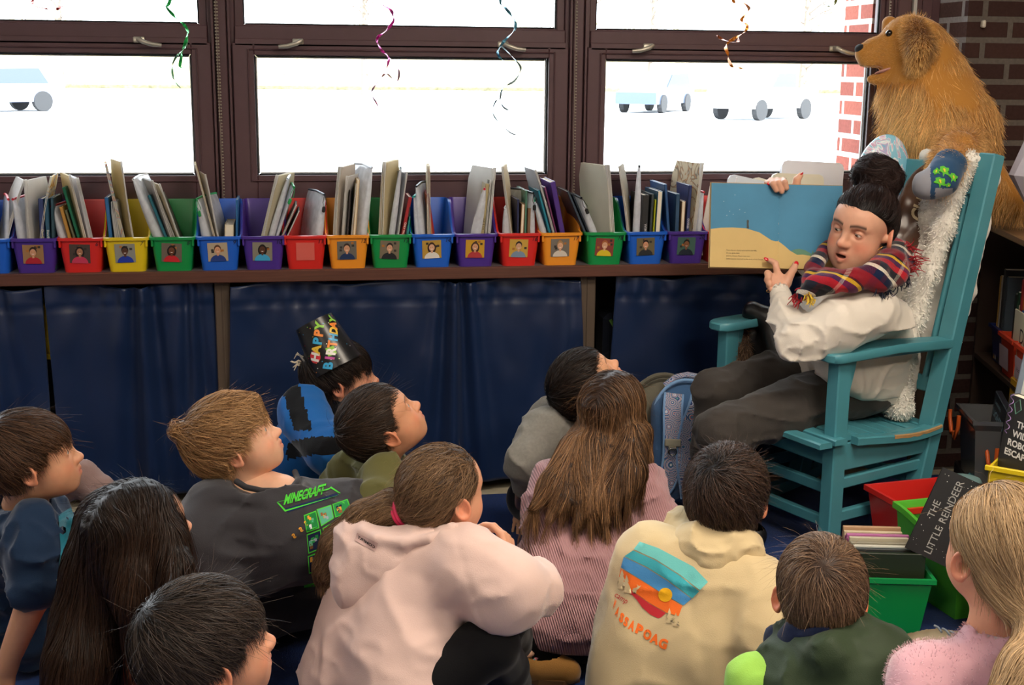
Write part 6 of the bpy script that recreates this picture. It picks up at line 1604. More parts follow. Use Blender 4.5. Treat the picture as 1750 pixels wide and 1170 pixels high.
# ---------------- A: boy at the left edge in a navy top
def kid_A():
 c = att(54, 783, 2.97); f = vdir(22, 13); hd = Head(c, f, sc=.94, skin='d09a78', brow='2a1c14', iris='5a6a70', gaze=(1, -.05, -.05), lid=.42, ear=(0, 1), seed=2)
 r = person(onz(50, 1100, .0)+A(0, 0, .01), 'boy in a navy top with brown bowl cut hair leaning back at the left edge')
 nb = att(42, 872, 3.05); pv = onz(40, 1085, .11)+VF*.10; lat = VF
 shR = att(58, 905, 2.92); el_ = att(62, 1010, 2.87); wr = att(12, 1135, 2.91)
 arm = limb([(shR, .045), (el_, .036), (wr, .024)]); hf, tp = hand(wr, nrm(A(-.25, -.25, -.9)), A(-.2, .9, -.2), sc=.78, curl=(.1, .1, .12, .15), spread=.25, side=-1)
 b = body_obj(r, [hd.mesh(neck_to=nb, nr=(.047, .055)), skin_piece(lambda P: smin(arm(P), hf(P), .015), *bbox([el_+A(0, 0, .05), wr, wr+A(-.05, -.15, -.05), wr+A(.05, .05, 0)], .06), .0035, 'd09a78')])
 hd.eyes(b)
 v = short_vol(.015, .050, .028, back=-.075)
 hair(r, hd, v, whorl_dir((-.06, .0, .11), .35, .5), '2e2019', '6a4c36', n=9000, width=.0011, nseg=8, seg=.011, off1=.005, seed=11, fly=90)
 t = torso_of(nb, pv, lat, .12, .06, .10, back=-VR*.035)
 sl = U(.03, rc(shR, att(58, 950, 2.88), .065, .062), rc(att(58, 950, 2.88), att(60, 1000, 2.86), .062, .060))
 g = lambda P: smax(wrinkle(P, smin(t(P), sl(P), .03), .012, 9, (1, 1, 1.8)), -necked(hd, nb)(P)+.002, .008)
 navy = fab('navy_jersey', '172b45')
 top = cloth('shirt', grounded(g), [nb, pv, shR, el_], .0075, navy, r, .16)
 m = MB()
 drape_px(m, [(100, 880), (128, 862), (146, 905), (143, 950), (98, 990), (104, 940)], [(0, 1, 2, 3, 4, 5)], g, 2.4, 0)
 drape_px(m, [(96, 990), (143, 950), (140, 985), (104, 1012)], [(0, 1, 2, 3)], g, 2.4, 1)
 drape_px(m, [(96, 1000), (104, 985), (108, 998), (114, 982), (120, 996), (128, 975), (140, 990), (138, 1004), (98, 1012)], [(0, 1, 2, 3, 4, 5, 6, 7, 8)], g, 2.4, 2, off=.0025)
 drape_px(m, [(132, 862), (139, 862), (146, 885), (142, 892)], [(0, 1, 2, 3)], g, 2.4, 3)
 m.out('shirt_print', [fab('teal_print', '1d6f82'), fab('grey_print', '8f958a'), fab('forest_print', '131c22'), fab('ochre_print', 'c9963a')], top, world=True, smooth=True)
 m = MB(); kn = onz(215, 985, .20); ft = onz(150, 1120, .05)
 pt = U(.03, limb([(pv-lat*.06, .085), (kn, .062), (onz(250, 1020, .06), .045)]), limb([(pv+lat*.07, .085), (kn+A(.02, .15, 0), .062), (onz(290, 980, .06), .045)]))
 cloth('trousers', grounded(lambda P: wrinkle(P, pt(P), .006, 12)), [pv, kn, onz(290, 980, .06)], .009, fab('dark_denim', '17202f'), r, .12)
kid_A()
# ---------------- B: child mostly hidden behind A, mauve sleeve
def kid_B():
 c = att(60, 800, 3.50); hd = Head(c, vdir(15, 5), sc=.85, skin='d9a585', ear=(0, 0))
 r = person(onz(60, 960, 0)+A(0, 0, .01), 'child hidden behind the boy at the left edge, only one mauve sleeve showing')
 nb = att(55, 872, 3.52); pv = onz(55, 985, .10); sh = att(118, 822, 3.42); elb = att(172, 842, 3.40); wr = onz(150, 925, .05)
 b = body_obj(r, [hd.mesh(neck_to=nb, nr=(.044, .05)), skin_piece(hand(wr, nrm(A(-.2, -.9, -.1)), A(0, 0, -1), sc=.7)[0], *bbox([wr, wr+A(0, -.12, 0)], .07), .004, 'd9a585')])
 hair(r, hd, short_vol(.012, .05, .02), whorl_dir(), '33241a', '5a4030', n=1500, fly=10, h=.007)
 t = torso_of(nb, pv, VF, .10, .05, .085); arm = limb([(att(70, 860, 3.45), .05), (att(135, 812, 3.40), .040), (elb, .040), (wr, .030)])
 cloth('sweater', grounded(lambda P: wrinkle(P, smin(t(P), arm(P), .03), .006, 16)), [nb, pv, elb, wr], .008, fab('mauve_knit', '8f7672'), r, .14)
kid_B()
# ---------------- C: girl with very long dark hair
def kid_C():
 c = att(243, 908, 2.62); hd = Head(c, vdir(44, 10), sc=.92, skin='d8a080', brow='2a1c16', ear=(0, 1), gaze=(1, 0, .05))
 r = person(onz(215, 1168, 0)+A(0, -.1, .01), 'girl with very long dark brown hair over an orange top, looking right')
 nb = att(232, 1000, 2.68); pv = onz(205, 1150, .11); pv = pv+A(-.02, -.05, 0)
 b = body_obj(r, [hd.mesh(neck_to=nb)]); hd.eyes(b)
 t = torso_of(nb, pv, nrm(VF*.7-VR*.7), .115, .055, .092)
 arm = limb([(att(262, 1045, 2.58), .052), (att(285, 1130, 2.52), .046), (att(310, 1165, 2.6), .04)])
 cloth('blouse', grounded(lambda P: wrinkle(P, smin(t(P), arm(P), .03), .010, 12)), [nb, pv, att(285, 1150, 2.52)], .008, fab('orange_cotton', 'c4623f'), r, .14)
 kn = onz(330, 1000, .20)
 cloth('leggings', grounded(lambda P: wrinkle(P, U(.03, limb([(pv, .09), (kn, .058), (onz(340, 1075, .06), .045)]), rc(pv-VR*.06, pv+VR*.08, .09))(P), .005, 14)), [pv, kn, onz(340, 1075, .06)], .009, fab('olive_cotton', '4b4a35'), r, .12)
 L = hd.Lc
 # hair: crown cap, then a long curtain of hair down the back and over the shoulders
 def cap(P):
  x, y, z = P.T
  d = el((-.016, 0, .028), (.108, .090, .096))(P)
  lo_ = np.where(x > .04, .052-1.6*np.clip(np.abs(y)-.01, 0, .06)*(x > .04), -.2)
  lo_ = np.where((x > .04), np.maximum(lo_, -.05), lo_)
  return smax(d, np.maximum((lo_-z), 0)*.8+np.where(x > .04, 0, 0)-1e-3*0, .01) if False else smax(d, (lo_-z)*.8, .01)
 pts = [(att(200, 900, 2.70), .085), (att(192, 980, 2.66), .095), (att(158, 1060, 2.64), .075), (att(138, 1130, 2.60), .066), (att(126, 1200, 2.58), .062)]
 pts2 = [(att(235, 950, 2.62), .07), (att(232, 1000, 2.56), .055), (att(224, 1035, 2.53), .022), (att(214, 1060, 2.52), .010)]
 pts3 = [(att(292, 930, 2.57), .030), (att(300, 975, 2.54), .028), (att(296, 1020, 2.52), .022), (att(275, 1060, 2.50), .016), (att(262, 1110, 2.5), .012)]
 ch_ = lambda q: limb([(L(p[None])[0], rr/hd.sc) for p, rr in q], .03)
 ce = L(att(150, 1050, 2.66)[None])[0]
 a, b2, c2 = ch_(pts), ch_(pts2), ch_(pts3)
 fc = rc((.03, 0, -.02), (.14, 0, -.03), .070, .06); earhole = el((-.012, -.085, -.016), (.020, .03, .026))
 def v(P):
  d = smin(cap(P), smin(smin(a(P), b2(P), .03), c2(P), .012), .07)
  d = smax(d, -fc(P), .008)
  return smax(d, -earhole(P), .006)
 dn = hd.Rm.T@A(-.10, 0, -1)
 def df(P, g):
  top = np.clip((P[:, 2:3]-.04)/.05, 0, 1); s_ = np.where(P[:, 1:2] > 0.0, 1.0, -1.0)
  return dn*(1-.6*top)+top*A(-.15, 0, 0)+top*s_*A(0, 1.1, 0)+np.stack([N1(P, 14.)*.16, N2(P, 14.)*.16, 0*P[:, 0]], 1)
 hair(r, hd, v, df, '1d130e', '3d281b', n=15000, nseg=12, seg=.018, width=.0012, h=.006, ext_box=(A(-.24, -.26, -.42), A(.14, .14, .15)), fly=260, flylen=.012, noise=.006, seed=13, jit=.10, off1=.006, cvar=.28, hang=.9)
kid_C()
# ---------------- D: boy at the bottom, close to the camera
def kid_D():
 c = att(356, 1106, 2.05); hd = Head(c, vdir(33, 9), sc=.94, skin='d49b7c', brow='241a14', ear=(0, 1), gaze=(1, .0, .1), h=.0024)
 r = person(A(*(att(345, 1180, 2.02)*[1, 1, 0]))+A(0, 0, .01), 'boy with nearly black hair, only his head showing at the bottom left')
 nb = att(338, 1215, 2.06); pv = A(nb[0]-.03, nb[1]-.05, .11)
 b = body_obj(r, [hd.mesh(neck_to=nb, nr=(.047, .052))]); hd.eyes(b)
 v = short_vol(.014, .046, .020, back=-.070, side=.004)
 hair(r, hd, v, whorl_dir((-.075, .012, .085), .1, .45), '15110f', '574a42', n=13000, nseg=9, seg=.011, width=.0010, off1=.006, seed=17, fly=140, h=.0038, cvar=.35)
 t = torso_of(nb, pv, nrm(VF*.8-VR*.5), .12, .058, .095)
 col = tor(nb+UP*.02, np.stack([VR, VF, ZZ], 1), .052, .012)
 cloth('shirt', grounded(lambda P: smax(wrinkle(P, smin(t(P), col(P), .01), .006, 12), -necked(hd, nb)(P), .006)), [nb, pv], .010, fab('black_jersey', '121318'), r, .2)
 kn = pv+VR*.26+VF*.1+A(0, 0, .10)
 cloth('trousers', grounded(U(.03, limb([(pv-VF*.05, .085), (kn-VF*.1, .06), (kn-A(-.05, .02, .1), .045)]), limb([(pv+VF*.05, .085), (kn+VF*.08, .06), (kn-A(-.05, -.1, .1), .045)]))), [pv, kn], .012, fab('dark_denim', '17202f'), r, .2)
kid_D()
# ---------------- E: blond boy, knees pulled up under a charcoal game T-shirt
def kid_E():
 c = att(402, 754, 3.12); hd = Head(c, vdir(14, 27), sc=.93, skin='e2b193', brow='8a6a48', iris='6a7a80', ear=(0, 1), gaze=(1, -.05, -.15), lid=.6)
 r = person(onz(440, 1060, 0)+A(0, 0, .01), 'blond boy with his knees pulled inside a charcoal T-shirt with green print')
 nb = att(432, 838, 3.16); pv = onz(405, 1020, .12)
 b = body_obj(r, [hd.mesh(neck_to=nb+VR*.005, nr=(.043, .056)), skin_piece(U(.03, rc(nb-UP*.01, att(480, 845, 3.12), .06, .05), rc(att(430, 850, 3.16), att(470, 865, 3.16), .07)), *bbox([nb, att(480, 860, 3.12)], .10), .005, 'e2b193')])
 hd.eyes(b)
 v0 = short_vol(.013, .052, .024, back=-.068, top=.004, side=.006)
 tuft = U(.02, rc((-.085, .0, .075), (-.108, .0, .10), .030, .020), rc((.03, -.01, .10), (.085, -.01, .075), .024, .018))
 v = lambda P: smin(v0(P), tuft(P), .02)
 hair(r, hd, v, whorl_dir((-.08, .01, .10), .5, .35), '6f4f30', 'c49a6c', n=11000, nseg=8, seg=.012, width=.0011, off1=.012, seed=19, fly=200, flylen=.009, cvar=.3, noise=.006, jit=.42)
 k1, k2 = att(612, 872, 3.20), att(585, 878, 3.42); k1[2] = max(k1[2], .33); 
 f1, f2 = onz(560, 1035, .05), onz(585, 1020, .05)
 hull = U(.10, rc(nb+A(0, 0, -.085)-VF*.06, nb+A(0, 0, -.085)+VF*.10, .075), rc(pv-VF*.06, pv+VF*.08, .125), rc(att(385, 930, 3.10), att(395, 930, 3.30), .135), rc(k1-VR*.02, k2, .070), rc(onz(570, 1000, .13), onz(590, 990, .13)+VF*.1, .095), rc(att(480, 905, 3.06), att(560, 930, 3.08), .125, .10), rc(att(460, 878, 3.14), k1-VR*.03+A(0, 0, -.01), .062, .056), rc(onz(480, 1010, .13), onz(540, 1000, .13), .12))
 slv = U(.03, rc(att(368, 868, 3.06), att(352, 930, 3.0), .075, .08), rc(att(352, 930, 3.0), att(372, 1000, 2.97), .08, .06))
 nk = U(.02, necked(hd, nb, .048), el(att(458, 822, 3.08), (.085, .09, .034)))
 def g(P):
  d = smin(hull(P), slv(P), .05)
  e = np.exp(-(np.linalg.norm(P-att(400, 880, 3.0), axis=1)/.12)**2)
  d = wrinkle(P, d, .008, 7, (1, 1, 1.4)); d = d+(1-np.abs(N2(P*A(.6, .6, 2.2), 11.)))*.016*e
  d = smax(d, -nk(P), .008)
  return smax(d, (.055-P[:, 2]), .02)
 char = fab('charcoal_tshirt', '37363a')
 sh = cloth('t_shirt', g, [nb, pv, k1, k2, f1, f2, att(352, 930, 2.95), att(372, 1000, 2.9)], .0075, char, r, .17)
 # collar band
 q0 = [att(x, y, t) for x, y, t in ((404, 822, 3.06), (420, 832, 3.03), (448, 838, 3.03), (478, 838, 3.05), (500, 832, 3.08), (510, 820, 3.12), (504, 806, 3.18))]
 m = MB(); m.tube(q0, .0075, 8); m.out('collar', char, sh, world=True, smooth=True)
 t0 = 2.7; F0 = g; lime, lg = fab('lime_ink', '4fc83c', sheen=0), fab('green_ink', '2f9a3a', sheen=0)
 navy_ink = fab('navy_ink', '1a2a4e', sheen=0)
 m = MB(); text_px(m, 'MINECRAFT', (484, 862), (12.9, -3.6), (6, -24), F0, t0, 0, L=5, bold=.035, spacing=1.0)
 o1 = [(473, 858), (562, 834), (566, 831), (582, 842), (577, 846), (490, 873), (487, 874)]
 n_ = len(o1); cx_, cy_ = np.mean(o1, 0); inn = [(cx_+(x-cx_)*.975, cy_+(y-cy_)*.86) for x, y in o1]
 drape_px(m, o1+inn, [(i, (i+1) % n_, n_+(i+1) % n_, n_+i) for i in range(n_)], F0, t0, 0, off=.0012, L=6)
 drape_px(m, [(486, 869), (575, 842), (579, 846), (492, 875)], [(0, 1, 2, 3)], F0, t0, 1, off=.0010, L=6)
 m.out('shirt_lettering', [lime, navy_ink], sh, world=True, smooth=True)
 # grid of coloured block tiles beneath the lettering
 m = MB(); ink = [fab('ink_'+c_, c_, sheen=0) for c_ in ('4fc83c', '1f7a3a', '59a888', '8a5a38', 'e0a03a', '1a2340', 'c8ccd4', '6a4a2c', '2b8f4a', '9aa0b0')]
 rows = [[(520, 885), (543, 872), (560, 866), (580, 860), (596, 854), (604, 862)]]
 cells = [((519, 880), (540, 872), (546, 902), (524, 910)), ((541, 870), (566, 862), (571, 885), (549, 899)), ((568, 861), (594, 852), (602, 874), (573, 884)), ((524, 913), (548, 904), (552, 936), (527, 946)), ((551, 902), (573, 890), (580, 915), (556, 930)), ((526, 950), (552, 940), (553, 975), (528, 980)), ((556, 934), (582, 920), (586, 945), (558, 962))]
 r0 = np.random.default_rng(8)
 for k, q in enumerate(cells):
  q = np.array(q, float); cen = q.mean(0); drape_px(m, list(q), [(0, 1, 2, 3)], F0, t0, 0, off=.0012, L=6); q2 = cen+(q-cen)*.88; drape_px(m, list(q2), [(0, 1, 2, 3)], F0, t0, [1, 2, 8, 5, 3, 5, 2][k], off=.0018, L=6)
  for _ in range(6):
   u, v_ = r0.uniform(.05, .65, 2); du, dv = r0.uniform(.15, .32, 2); B = lambda a, b_: (q2[0]*(1-a)*(1-b_)+q2[1]*a*(1-b_)+q2[2]*a*b_+q2[3]*(1-a)*b_)
   drape_px(m, [B(u, v_), B(u+du, v_), B(u+du, v_+dv), B(u, v_+dv)], [(0, 1, 2, 3)], F0, t0, int(r0.integers(1, 10)), off=.0024, L=6)
 for k, (x, y) in enumerate([(501, 910), (513, 899), (522, 888)]): text_px(m, 'S', (x-3, y+4), (9, -7), (7, 9), F0, t0, 4, L=5, bold=.04)
 drape_px(m, [(519, 1000), (560, 990), (566, 998), (520, 1004)], [(0, 1, 2, 3)], F0, t0, 0, off=.0014, L=6)
 m.out('shirt_print', ink, sh, world=True, smooth=True)
 cloth('trousers', grounded(U(.03, rc(pv, f1, .075, .06), rc(pv+VF*.08, f2+VF*.1, .075, .06))), [pv, f1, f2+VF*.1], .010, fab('black_denim', '0e1016'), r, .12)
 sm = M('beige_shoe', 'b8aa94', .7)
 for k, fp in enumerate((onz(556, 1058, .0), onz(590, 1035, 0)+VF*.1)):
  sf = U(.02, rc(fp+A(-.03, 0, .045), fp+VR*.10+A(0, 0, .035), .036, .030))
  cloth('shoe', INT(sf, FLOOR, .004), [fp, fp+VR*.1], .006, sm, r, .07)
kid_E()
# ---------------- F: boy with the paper birthday hat
def kid_F():
 c = att(583, 645, 3.82); hd = Head(c, vdir(8, 10), sc=.93, skin='c98f72', brow='1c1310', iris='2f2018', ear=(0, 1), gaze=(1, -.1, .05))
 r = person(onz(560, 815, 0)+A(0, 0, .01), 'boy in a bright blue and black jacket under a paper birthday hat')
 nb = att(566, 722, 3.88); pv = onz(525, 838, .12)
 b = body_obj(r, [hd.mesh(neck_to=nb)]); hd.eyes(b)
 hair(r, hd, short_vol(.014, .045, .030, back=-.075), whorl_dir((-.06, 0, .10), .3, .6), '14100f', '33261f', n=7000, width=.0013, nseg=8, seg=.011, seed=23, fly=60)
 t = torso_of(nb, pv, nrm(VF), .13, .07, .115, back=-VR*.05)
 shN_ = att(518, 705, 3.72); e_ = att(560, 770, 3.60); w_ = att(600, 745, 3.62)
 arm = U(.03, rc(shN_, e_, .078, .068), rc(e_, w_, .062, .05))
 g = lambda P: smax(wrinkle(P, smin(t(P), arm(P), .03), .008, 10), -necked(hd, nb, .052)(P), .006)
 bj = fab('blue_fleece', '1d5fa6'); jb = fab('black_fleece', '0d0f14')
 V, Q = sdf_mesh(grounded(g), *bbox([nb, pv, shN_, e_, w_], .17), .0085); V = relax(V, Q, 1)
 cen = V[Q].mean(1); prx = np.array([((p-CAM)@RT)/((p-CAM)@FW) for p in cen])*F+875; pry = 585-np.array([((p-CAM)@UP)/((p-CAM)@FW) for p in cen])*F
 band = (pry > 652+(prx-478)*.0) & (prx > 480+(pry-660)*.30) & (prx < 512+(pry-660)*.30) & (pry < 735)
 band |= (pry > 757+(prx-500)*.12*0-12*np.sin((prx-490)/40)) & (pry < 785-8*np.sin((prx-490)/40)) & (prx > 490)
 jo = mobj('jacket', V, Q, [bj, jb], r, mi=band.astype(int), smooth=True, world=True)
 hood = SUB(U(.02, el(att(575, 690, 3.84), (.075, .075, .06)), el(att(560, 700, 3.92), (.07, .07, .05))), OFF(hd.skull(), 0) if False else (lambda P: (hd.skull()(hd.Lc(P)))*hd.sc-.004), .01)
 cloth('jacket_hood', SUB(hood, necked(hd, nb, .056)), [att(575, 700, 3.86)], .006, jb, r, .13)
 pt = U(.03, limb([(pv, .09), (onz(640, 800, .22), .065), (onz(650, 830, .06), .05)]), rc(pv-VF*.07, pv+VF*.07, .10))
 cloth('trousers', grounded(pt), [pv, onz(640, 800, .22), onz(650, 830, .06)], .010, fab('blue_sweatpants', '1b4f86'), r, .12)
 # paper hat: a truncated cone standing on the back of the head
 h0 = att(574, 622, 3.78); h1 = att(534, 545, 3.78); ax = nrm(h1-h0); H_ = np.linalg.norm(h1-h0)*1.02; n1 = nrm(np.cross(ax, FW)); n2 = np.cross(n1, ax)
 ht = empty('party_hat', h0, label='black paper birthday hat with colourful lettering on the boy in blue', cat='party hat')
 m = MB(); rings = []
 def hp(a, s_, off=0.0): rr = .080-(.080-.058)*s_+off; return h0+ax*(H_*s_-.012)+(n1*math.cos(a)+n2*math.sin(a))*rr
 ks = np.linspace(0, 2*math.pi, 41)[:-1]
 m.loft([[hp(a, 0) for a in ks], [hp(a, 1) for a in ks], [hp(a, 1, -.0012) for a in ks], [hp(a, 0, -.0012) for a in ks]], cap=(False, False)); m.out('cone', M('black_card', '101114', .3), ht, world=True, smooth=30)
 # lettering wraps around the cone: u along the rim, v up the cone; it reads up the cone
 def wrap(mb, V, Fc, mi, off=.0006):
  V, Fc = fine(V, Fc, .01); P = [hp(a, s_, off) for a, s_ in V]; mb.add(P, Fc, mi)
 am = math.atan2(-FW@n2, -FW@n1)      # angle that faces the camera
 sg = 1.0 if (hp(am+.2, .5)-hp(am, .5))@RT > 0 else -1.0
 def tx(mb, s_, a0, v0, size, mi, **kw):
  V, Fc, w_ = text2d(s_, 1.0, **kw); U_ = np.stack([am+sg*(a0+V[:, 0]*size*1.0/.065), v0+V[:, 1]*size/H_], 1); wrap(mb, U_, Fc, mi, .0012)
 m = MB(); W_ = 14
 # each word is written along the slope of the hat; the photo shows it running up to the right
 def word(mb, letters, a_s, v_s, da, dv, size, cols, rot):
  for k, ch_ in enumerate(letters):
   V, Fc, w_ = text2d(ch_, 1.0, bold=.05); V = V-np.array([w_/2, .35]); cr, sr = math.cos(rot), math.sin(rot)
   X = (V[:, 0]*cr-V[:, 1]*sr)*size; Y = (V[:, 0]*sr+V[:, 1]*cr)*size
   U_ = np.stack([am+sg*(a_s+da*k+X/.068), v_s+dv*k+Y/H_], 1); wrap(mb, U_, Fc, cols[k % len(cols)], .0012)
 circ = [(am+sg*(-.52+.018/.068*math.cos(a)), .36+.018/H_*math.sin(a)) for a in np.linspace(0, 6.28, 21)[:-1]]
 wrap(m, circ, [tuple(range(20))], 0, .0007)
 sq = [(am+sg*(.20+dx/.068), .32+dy/H_) for dx, dy in ((-.013, -.011), (.011, -.014), (.013, .011), (-.011, .014))]; wrap(m, sq, [(0, 1, 2, 3)], 4, .0007)
 hm = [M('hat_'+c_, c_, .4) for c_ in ('d8323a', 'f0ece4', '38a6d8', 'e8c03a', '8cc83a', 'ee8a35', 'c04a9a')]
 word(m, 'HAPPY', -.52, .36, .20, .125, .036, [1, 3, 2, 5, 4], .95)
 m.out('hat_lettering', hm, ht, world=True); m = MB()
 word(m, 'BIRTHDAY', -.16, .10, .18, .11, .034, [2, 6, 1, 5, 2, 3, 5, 4], .95)
 m.out('hat_lettering', hm, ht, world=True); m = MB(); rr0 = np.random.default_rng(3)
 for k in range(34):
  a, s_ = am+rr0.uniform(-1.3, 1.3), rr0.uniform(.04, .96); q = .0018; wrap(m, [(a+q/.06, s_), (a, s_+q/H_), (a-q/.06, s_), (a, s_-q/H_)], [(0, 1, 2, 3)], int(rr0.integers(0, 7)), .0006)
 m.out('hat_confetti', hm, ht, world=True)
 # tissue cuff and streamers at the back edge
 m = MB(); b0 = att(524, 616, 3.78)
 beamv = nrm(att(532, 632, 3.78)-att(512, 606, 3.78)); m.box((-.028, -.002, -.004), (.028, .002, .004), 0, T=frame(att(521, 618, 3.765), beamv, nrm(np.cross(FW, beamv)), FW)); 
 for k in range(7):
  p = att(512+rr0.uniform(-4, 10), 606+rr0.uniform(0, 20), 3.78); m.tube([p, p+UP*rr0.uniform(-.01, .02)-VR*.012, p+UP*rr0.uniform(-.02, .02)-VR*.022], [.003, .0025, .001], 5, 1)
 m.out('hat_strap', [M('grey_card', '8f8a88', .6), M('cream_tissue', 'd8ccb4', .8)], ht, world=True)
kid_F()
# ---------------- G: boy in an olive shirt looking up
def kid_G():
 c = att(652, 724, 3.32); hd = Head(c, vdir(24, 40), sc=.94, skin='cf9674', brow='1f1510', iris='3a2a1c', ear=(0, 1), gaze=(1, 0, 0))
 r = person(onz(620, 905, 0)+A(0, 0, .01), 'boy in an olive green shirt with short dark hair tilting his head right back')
 nb = att(650, 788, 3.38); pv = onz(612, 900, .12)
 b = body_obj(r, [hd.mesh(neck_to=nb, nr=(.045, .05))]); hd.eyes(b)
 hair(r, hd, short_vol(.008, .052, .012, back=-.066, side=-.002), whorl_dir((-.085, 0, .07), .6, .25), '1b1512', '4a382c', n=10000, nseg=6, seg=.010, width=.0011, seed=29, off1=.005, fly=120)
 t = torso_of(nb, pv, nrm(VF*.9-VR*.3), .125, .06, .10, back=-VR*.02)
 s1 = att(655, 812, 3.24); e1 = att(650, 860, 3.16); w1 = onz(600, 930, .06); s2 = att(598, 800, 3.44); 
 arm = U(.03, limb([(s1, .06), (e1, .052), (w1, .038)])); arm2 = limb([(s2, .055), (att(580, 830, 3.5), .05), (onz(575, 880, .06), .04)])
 ol = fab('olive_jersey', '5c5a34')
 g = lambda P: smax(wrinkle(P, smin(smin(t(P), arm(P), .02), arm2(P), .03), .009, 12), -necked(hd, nb)(P), .006)
 cloth('shirt', grounded(g), [nb, pv, s1, e1, w1, s2, onz(575, 880, .06)], .0075, ol, r, .14)
 cloth('trousers', grounded(U(.03, limb([(pv, .09), (onz(740, 900, .2), .06), (onz(790, 930, .06), .045)]), rc(pv-VF*.07, pv+VF*.07, .09))), [pv, onz(790, 930, .06)], .010, fab('dark_denim', '17202f'), r, .14)
kid_G()
def longhair(hd, cols, cap_r=(.108, .090, .096), front=.052, k=.03):
 L = hd.Lc
 chs = [chain([(L(p[None])[0], rr/hd.sc) for p, rr in q], .03) for q in cols]
 def f(P):
  x, y, z = P.T
  d = el((-.016, 0, .028), cap_r)(P)
  lo_ = np.where(x > .04, front-.8*np.clip(np.abs(y)-.03, 0, .06), -.2)
  d = smax(d, (lo_-z)*.8, .01)
  for c in chs: d = smin(d, c(P), k)
  return smax(d, -rc((.03, 0, -.02), (.14, 0, -.03), .066, .06)(P), .008)
 return f
